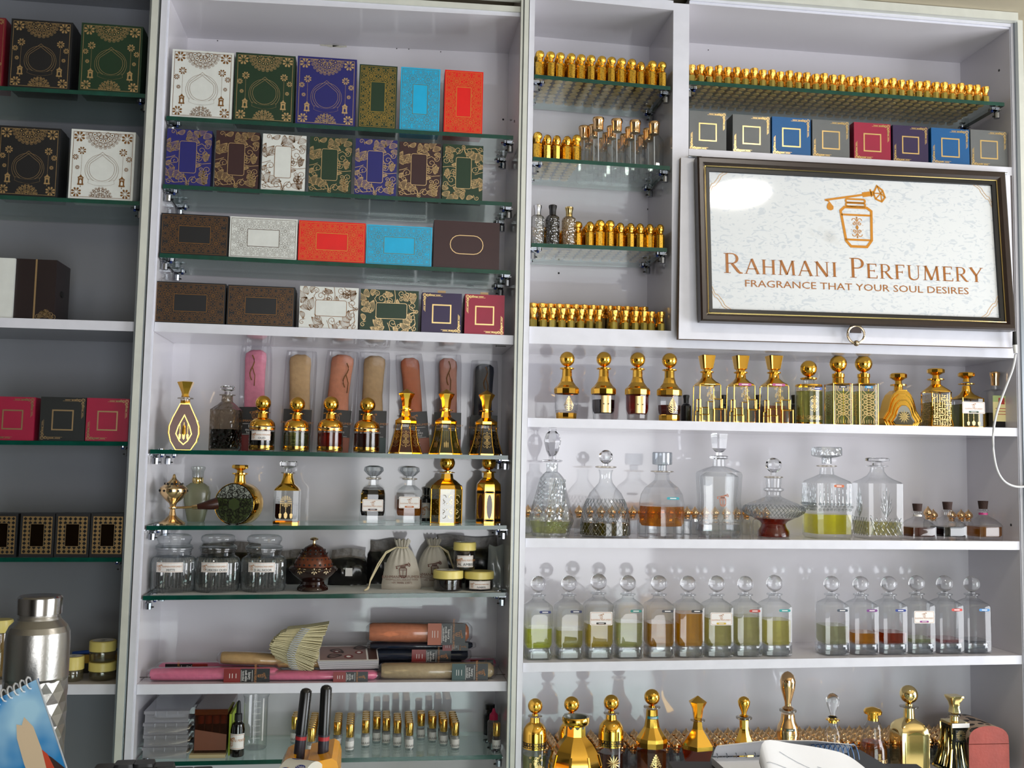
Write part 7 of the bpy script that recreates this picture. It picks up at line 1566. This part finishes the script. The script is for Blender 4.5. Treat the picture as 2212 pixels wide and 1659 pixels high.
def pagemat():
    ms, nt, N, L = newmat('calendar_sky'); bb = N['Principled BSDF']; tc = N.new('ShaderNodeTexCoord'); nz = N.new('ShaderNodeTexNoise'); nz.inputs['Scale'].default_value = 22; L.new(tc.outputs['Object'], nz.inputs[0])
    cr = N.new('ShaderNodeValToRGB'); cr.color_ramp.elements[0].position = .4; cr.color_ramp.elements[0].color = hx('#2f86c8'); cr.color_ramp.elements[1].position = .7; cr.color_ramp.elements[1].color = hx('#a9d4ee'); L.new(nz.outputs[0], cr.inputs[0]); L.new(cr.outputs[0], bb.inputs['Base Color']); bb.inputs['Roughness'].default_value = .3; return ms
d.poly([(Wc*.52, 0), (Wc, 0), (Wc, hgt*.42), (Wc*.90, hgt*.52), (Wc*.80, hgt*.60), (Wc*.70, hgt*.50), (Wc*.60, hgt*.25)], 2)
d.poly([(Wc*.56, hgt*.10), (Wc*.62, hgt*.14), (Wc*.66, hgt*.48), (Wc*.60, hgt*.40)], 3); d.poly([(Wc*.80, hgt*.62), (Wc*.87, hgt*.55), (Wc*.92, hgt*.34), (Wc*.84, hgt*.30), (Wc*.80, hgt*.45)], 3)
tooth = [(.62, .78), (.66, .86), (.71, .84), (.76, .88), (.82, .80), (.83, .66), (.81, .50), (.80, .34), (.77, .34), (.74, .50), (.71, .55), (.69, .42), (.685, .20), (.65, .22), (.63, .45), (.61, .62)]
d.poly([(a*Wc, (b_-.06)*hgt) for a, b_ in tooth], 4)
d.text('leed,', Wc*.34, hgt*.22, hgt*.10, 5); d.poly([(Wc*.86, 0), (Wc, 0), (Wc, hgt*.12)], 6)
m = MB(); m.draw(d, bot, U, Vv, off=.0003)
m.build('printed_page', [PAPER, pagemat(), pm('volcano_brown', '#3a2420', .5), pm('lava_red', '#c8482c', .5), pm('tooth_cream', '#d9c2a4', .4), pm('navy_ink', '#2a4a7c', .5), pm('corner_blue', '#2a66c8', .4)], t, smooth=0)
bk_ = Vector((0, .0015, 0)); m = MB(); m.hexa([bot+bk_, bot+U*Wc+bk_, bot+U*Wc+bk_*3, bot+bk_*3, O+bk_, O+U*Wc+bk_, O+U*Wc+bk_*3, O+bk_*3]); m.build('page_stack', [pm('page_grey', '#b0b8c0', .6)], t, smooth=0)
b2 = O+Vector((0, .075, -.105)); foot = Vector((0, .004, 0)); m = MB(); m.hexa([b2, b2+U*Wc, b2+U*Wc+foot, b2+foot, O+bk_*3, O+U*Wc+bk_*3, O+U*Wc+bk_*5, O+bk_*5]); m.build('easel_back', [pm('calendar_board', '#3a5f8c', .6)], t, smooth=0)
m = MB(); nn_ = int(Wc/.0062)
for i in range(nn_):
    p = O+U*(.004+i*.0062); m.tube([p+V*.006*math.cos(q*PI/4)*1.0+Vector((0, .007*math.sin(q*PI/4)*-1.0, 0))+Vector((0, 0, .0)) for q in range(9)], .0009, 5)
m.build('wire_spiral', [pm('white_wire', '#d4d6d8', .3)], t)
# keyboard corner
p = pix(372, 1662, -.62); t = thing('keyboard', 'black keyboard, only its far keys showing at the bottom edge', 'keyboard', (p.x, -.66, CZ+.0005), .05, rx=0)
hz = p.z-CZ+.004; MB().box(-.075, -.13, 0, .048, .045, max(.012, hz-.008)).build('case', [pm('black_keyboard', '#141416', .4)], t, smooth=0)
for i in range(6):
    for j in range(2):
        x = -.070+i*.019+.004*j; y = .022-j*.02; hk = .004+(.009 if i in (1, 2) and j == 0 else (.006 if i < 4 else .0))
        kk = MB(); kk.loft([(0, 1, 0, 10), (.6, .9, 0, 10), (1, .78, 0, 8)], .024, .008+hk-.004, 32, c=(x+.009, y, max(.012, hz-.008))); o = kk.build('key', [pm('black_key', '#1b1b1e', .35)], t, smooth=30)
# tape dispenser with pens
Yt = -.66; p = pix(668, 1640, Yt); YEL = pm('yellow_plastic', '#f0a400', .25, coat=.3)
x0 = pix(600, 1640, Yt).x; x1 = pix(735, 1640, Yt).x; cx = (x0+x1)/2; zt = pix(715, 1621, Yt).z-CZ; W_ = x1-x0
t = thing('tape_dispenser', 'yellow tape dispenser with two pen wells at the bottom edge', 'tape dispenser', (cx, Yt, CZ+.0004))
m = MB(); xm = W_*.06
sh = [(-W_*.5, 0), (-W_*.5, zt*.45), (-W_*.46, zt*.80), (-W_*.38, zt*.93), (-W_*.28, zt*.97), (-W_*.20, zt*.97), (-W_*.20, 0)]
m.prism(sh, -.050, .035); m.box(-W_*.20, -.005, 0, xm-.004, .035, zt*.9); m.prism([(xm-.004, 0), (xm-.004, zt*.94), (W_*.38, zt), (W_*.46, zt*.96), (W_*.5, zt*.85), (W_*.5, 0)], -.03, .045); m.build('housing', [YEL], t, smooth=30)
roll = bpy.data.objects.new('tape_roll', None)
m = MB(); n = 44; rr = .027; hl = .0145
for q, (r, x) in enumerate(((rr, -hl), (rr, hl), (rr*.5, hl), (rr*.5, -hl))):
    for k_ in range(n): a = 2*PI*k_/n; m.v.append((x, r*math.cos(a), r*math.sin(a)))
for q in range(4):
    for k_ in range(n): a, b = q*n+k_, q*n+(k_+1) % n; c, e_ = ((q+1) % 4)*n+k_, ((q+1) % 4)*n+(k_+1) % n; m.f.append((a, b, e_, c)); m.m.append(0)
bpy.data.objects.remove(roll); rc = (-W_*.10, -.040, zt-rr+.001)
o = m.build('tape_roll', [pm('white_tape', '#d8d8ce', .35)], t, rc, smooth=40, rot=(0, 0, -.45))
d = D2(); L_ = 2*PI*rr
for k_ in range(7):
    for x in (-.007, .007): y = L_*k_/7+(.006 if x > 0 else 0); d.circ(x, y, .0052, None, 1, 16, ry=.0038); d.text('Oddy', x, y-.001, .0030, 2)
MB().draw(d, f=lambda a, b, o_: (a, -(rr+o_)*math.cos(b/rr), (rr+o_)*math.sin(b/rr)), off=.0002).build('printed_logos', [PAPER, pm('navy_print', '#2a3a86', .4), PAPER], o, smooth=0)
m = MB(); m.loft([(0, 1), (.004, 1.0)], .022, 1, 24).build('core_hub', [BLK], t, (rc[0]+.0125, rc[1]-.007, rc[2]), rot=(0, PI/2, -.45))
for px0, py0, px1, py1, lab, dy in ((662, 1487, 645, 1640, 'black marker pen leaning left in the tape dispenser', .0), (705, 1480, 697, 1645, 'black marker pen on the right in the tape dispenser', .01)):
    a = pix(px0, py0, Yt+.0); b = pix(px1, py1, Yt+.0); ax = (a-b); Ln = ax.length; ax.normalize(); tt = thing('marker_pen', lab, 'pen', b)
    f = lambda u: ax*(u*Ln)
    MB().tube([f(.36), f(.95), f(.985), f(1.0)], [.0062, .0058, .0045, .0022], 20).build('cap', [pm('black_marker_cap', '#0c0c0e', .25, spec=.6)], tt, smooth=40)
    MB().tube([f(-.22), f(.36)], .0056, 20).build('barrel', [pm('slate_barrel', '#2a2832', .35)], tt)
    MB().tube([f(.28), f(.33)], .0058, 20).build('red_band', [pm('red_band', '#a82a30', .4)], tt)
    m = MB()
    for q in range(9): m.tube([f(.97-.018*q)+Vector((.0030, -.0045, 0)), f(.97-.018*q)+Vector((.0058, -.0025, 0))], .0004, 4)
    m.build('grip_ridges', [BLK], tt)
# open gold bottle standing on the counter
Yg = -.585; w = pix(1300, 1630, Yg).x-pix(1187, 1630, Yg).x; zt = pix(1243, 1545, Yg).z; xg = pix(1243, 1620, Yg).x; H_ = zt-CZ
t = thing('gold_decanter', 'large open gold octagonal bottle with printed palm trees standing on the counter', 'bottle', (xg, Yg, CZ+.0003))
bd = [(0, .9, 0), (.02, .97, 0), (.42, .99, 1), (.45, .98, 1), (.58, .86, 1), (.68, .66, 1), (.74, .46, 1), (.77, .38, 1), (.90, .36, 1)]
MB().loft(bd, w, H_, 8, rot=PI/8).build('body', [gm('pale_green_glass', (.72, .78, .72), (.4, .45, .4), .1, opaque=.4, body='#8fa096'), GOLD], t, smooth=15)
m = MB().loft([(.88, .36), (.90, .48), (.93, .52), (.965, .52), (.985, .49)], w, H_, 40, caps=False).loft([(.985, .49), (.98, .42), (.92, .36), (.85, .34), (.80, .02)], w, H_, 40, caps=False, mi=1).build('open_mouth', [GOLD, pm('mouth_inside', '#6a7068', .2)], t, smooth=50)
ribs(t, bd[1:5], 8, w, H_, .0016, PI/8)
for s_ in (-1, 0, 1):
    a = s_*PI/4; c, s2 = math.cos(a), math.sin(a); R_ = w*.5*.924; e = gilt('palm', w*.26, H_*.24)
    MB().draw(e, (R_*s2, -R_*c, H_*.15), (c, s2, 0), off=.0006).build('gilt_print', DECM(GOLD), t, smooth=0)
# notebooks and loose papers
p = pix(1520, 1648, -.56); t = thing('black_notebook', 'black-covered notebook lying under the spiral pad on the counter', 'notebook', (p.x-.01, -.60, CZ+.0004), -.1); hh_ = p.z-CZ
MB().box(-.035, -.12, 0, .26, .045, max(.01, hh_)).build('cover', [pm('black_cover', '#1a1b1e', .5)], t, smooth=0)
zn = CZ+max(.01, hh_)+.0008; PGE = pm('white_page', '#eceef4', .5); pn = pix(1556, 1632, -.60)
t = thing('spiral_notebook', 'open spiral notebook with a folded-over white page', 'notebook', (pn.x, -.60, zn), 0)
MB().box(0, -.13, 0, .14, .03, .008).build('page_block', [PGE], t, smooth=0)
m = MB(); n = 14
hp = pix(1640, 1597, -.585).z-zn
for i in range(n+1):
    u = i/n; 
    for v_ in (0, .35, .7, 1): m.v.append((.002+.05*v_+.115*v_*1.0*(1), .032-.10*u*.22-.0*v_, .009+(hp-.009)*math.sin(PI*(u*.55+.0))**1.0*(.55+.45*math.sin(PI*min(1, v_*.75+.15)))))
for i in range(n):
    for j in range(3): a = i*4+j; m.f.append((a, a+1, a+5, a+4)); m.m.append(0)
m.build('folded_page', [PGE], t, smooth=60)
m = MB()
for i in range(11): x = .006+i*.0115; m.tube([(x, .030+.003*math.cos(q*PI/4), .010+.004*math.sin(q*PI/4)-.001) for q in range(9)], .0005, 5)
m.build('wire_spiral', [pm('grey_wire', '#7c838c', .3, .8)], t)
a_ = [pix(1620, 1600, -.62), pix(1700, 1603, -.60), pix(1830, 1625, -.60), pix(1880, 1668, -.62)]
t = thing('loose_papers', 'sheaf of white papers sloping to the right over the notebook', 'paper', (0, 0, 0)); m = MB(); pts = smoothp([pix(1640, 1640, -.66), pix(1652, 1600, -.655), pix(1710, 1606, -.65), pix(1790, 1619, -.65), pix(1835, 1634, -.65), pix(1885, 1672, -.66)], 4); o = 0
for p in pts: m.v += [tuple(p), (p.x-.004, p.y-.065, CZ+.012+(p.z-CZ)*.12), (p.x+.0, p.y+.0, p.z-.004), (p.x-.004, p.y-.063, CZ+.008+(p.z-CZ)*.12)]
k_ = len(pts)
for i in range(k_-1): b0 = i*4; m.f += [(b0, b0+4, b0+5, b0+1), (b0+2, b0+3, b0+7, b0+6), (b0, b0+2, b0+6, b0+4)]; m.m += [0, 0, 0]
m.build('paper_stack', [PGE], t, smooth=60)
for u0, u1, v0, v1 in ((3, 9, .25, .45), (6, 14, .15, .6), (2, 7, .6, .7), (10, 17, .3, .5)):
    q = []
    for i in range(u0, u1+1):
        v_ = v0+(v1-v0)*(i-u0)/(u1-u0); a, b = Vector(m.v[i*4]), Vector(m.v[i*4+1]); q.append(a.lerp(b, v_)+Vector((0, -.0006, .0003)))
    MB().tube(q, .00022, 4).build('pencil_line', [pm('pencil_grey', '#9aa0aa', .7)], t)
p = pix(1795, 1640, -.585); t = thing('spiral_notebook', 'second notebook with a blue wire spiral behind the loose papers', 'notebook', (p.x, -.585, CZ+max(.01, hh_)+.001)); hz = max(.012, pix(1795, 1645, -.585).z-CZ-max(.01, hh_))
MB().box(-.06, -.10, 0, .05, .03, hz-.002).build('page_block', [pm('dark_blue_cover', '#2a3038', .5)], t, smooth=0)
m = MB()
for i in range(9): x = -.022+i*.006; m.tube([(x+.004*q/8, .012*math.cos(q*PI/6)-.0, hz-.003+.016*math.sin(q*PI/6)) for q in range(7)], .0006, 5)
m.build('blue_wire_spiral', [pm('blue_wire', '#5a86c0', .3)], t)
p = pix(1440, 1655, -.55); t = thing('magazine', 'colourful pamphlet lying on the glass counter left of the black notebook', 'pamphlet', (pix(1455, 1650, -.56).x, -.575, CZ+.0004), -.25)
MB().box(-.05, -.08, 0, .04, .045, .003).build('pages', [pm('pamphlet_blue', '#3a4a6c', .35)], t, smooth=0)
d = D2(); d.poly([(-.05, .02), (.04, .02), (.04, .045), (-.05, .045)], 1)
for i in range(4): d.rect(-.04, .012-.012*i, .03, .016-.012*i, None, 2)
MB().draw(d, (0, 0, .0031), (1, 0, 0), (0, 1, 0), off=.0002).build('print', [PAPER, pm('pamphlet_red', '#8a3038', .4), pm('pamphlet_yellow', '#b8a860', .4)], t, smooth=0)
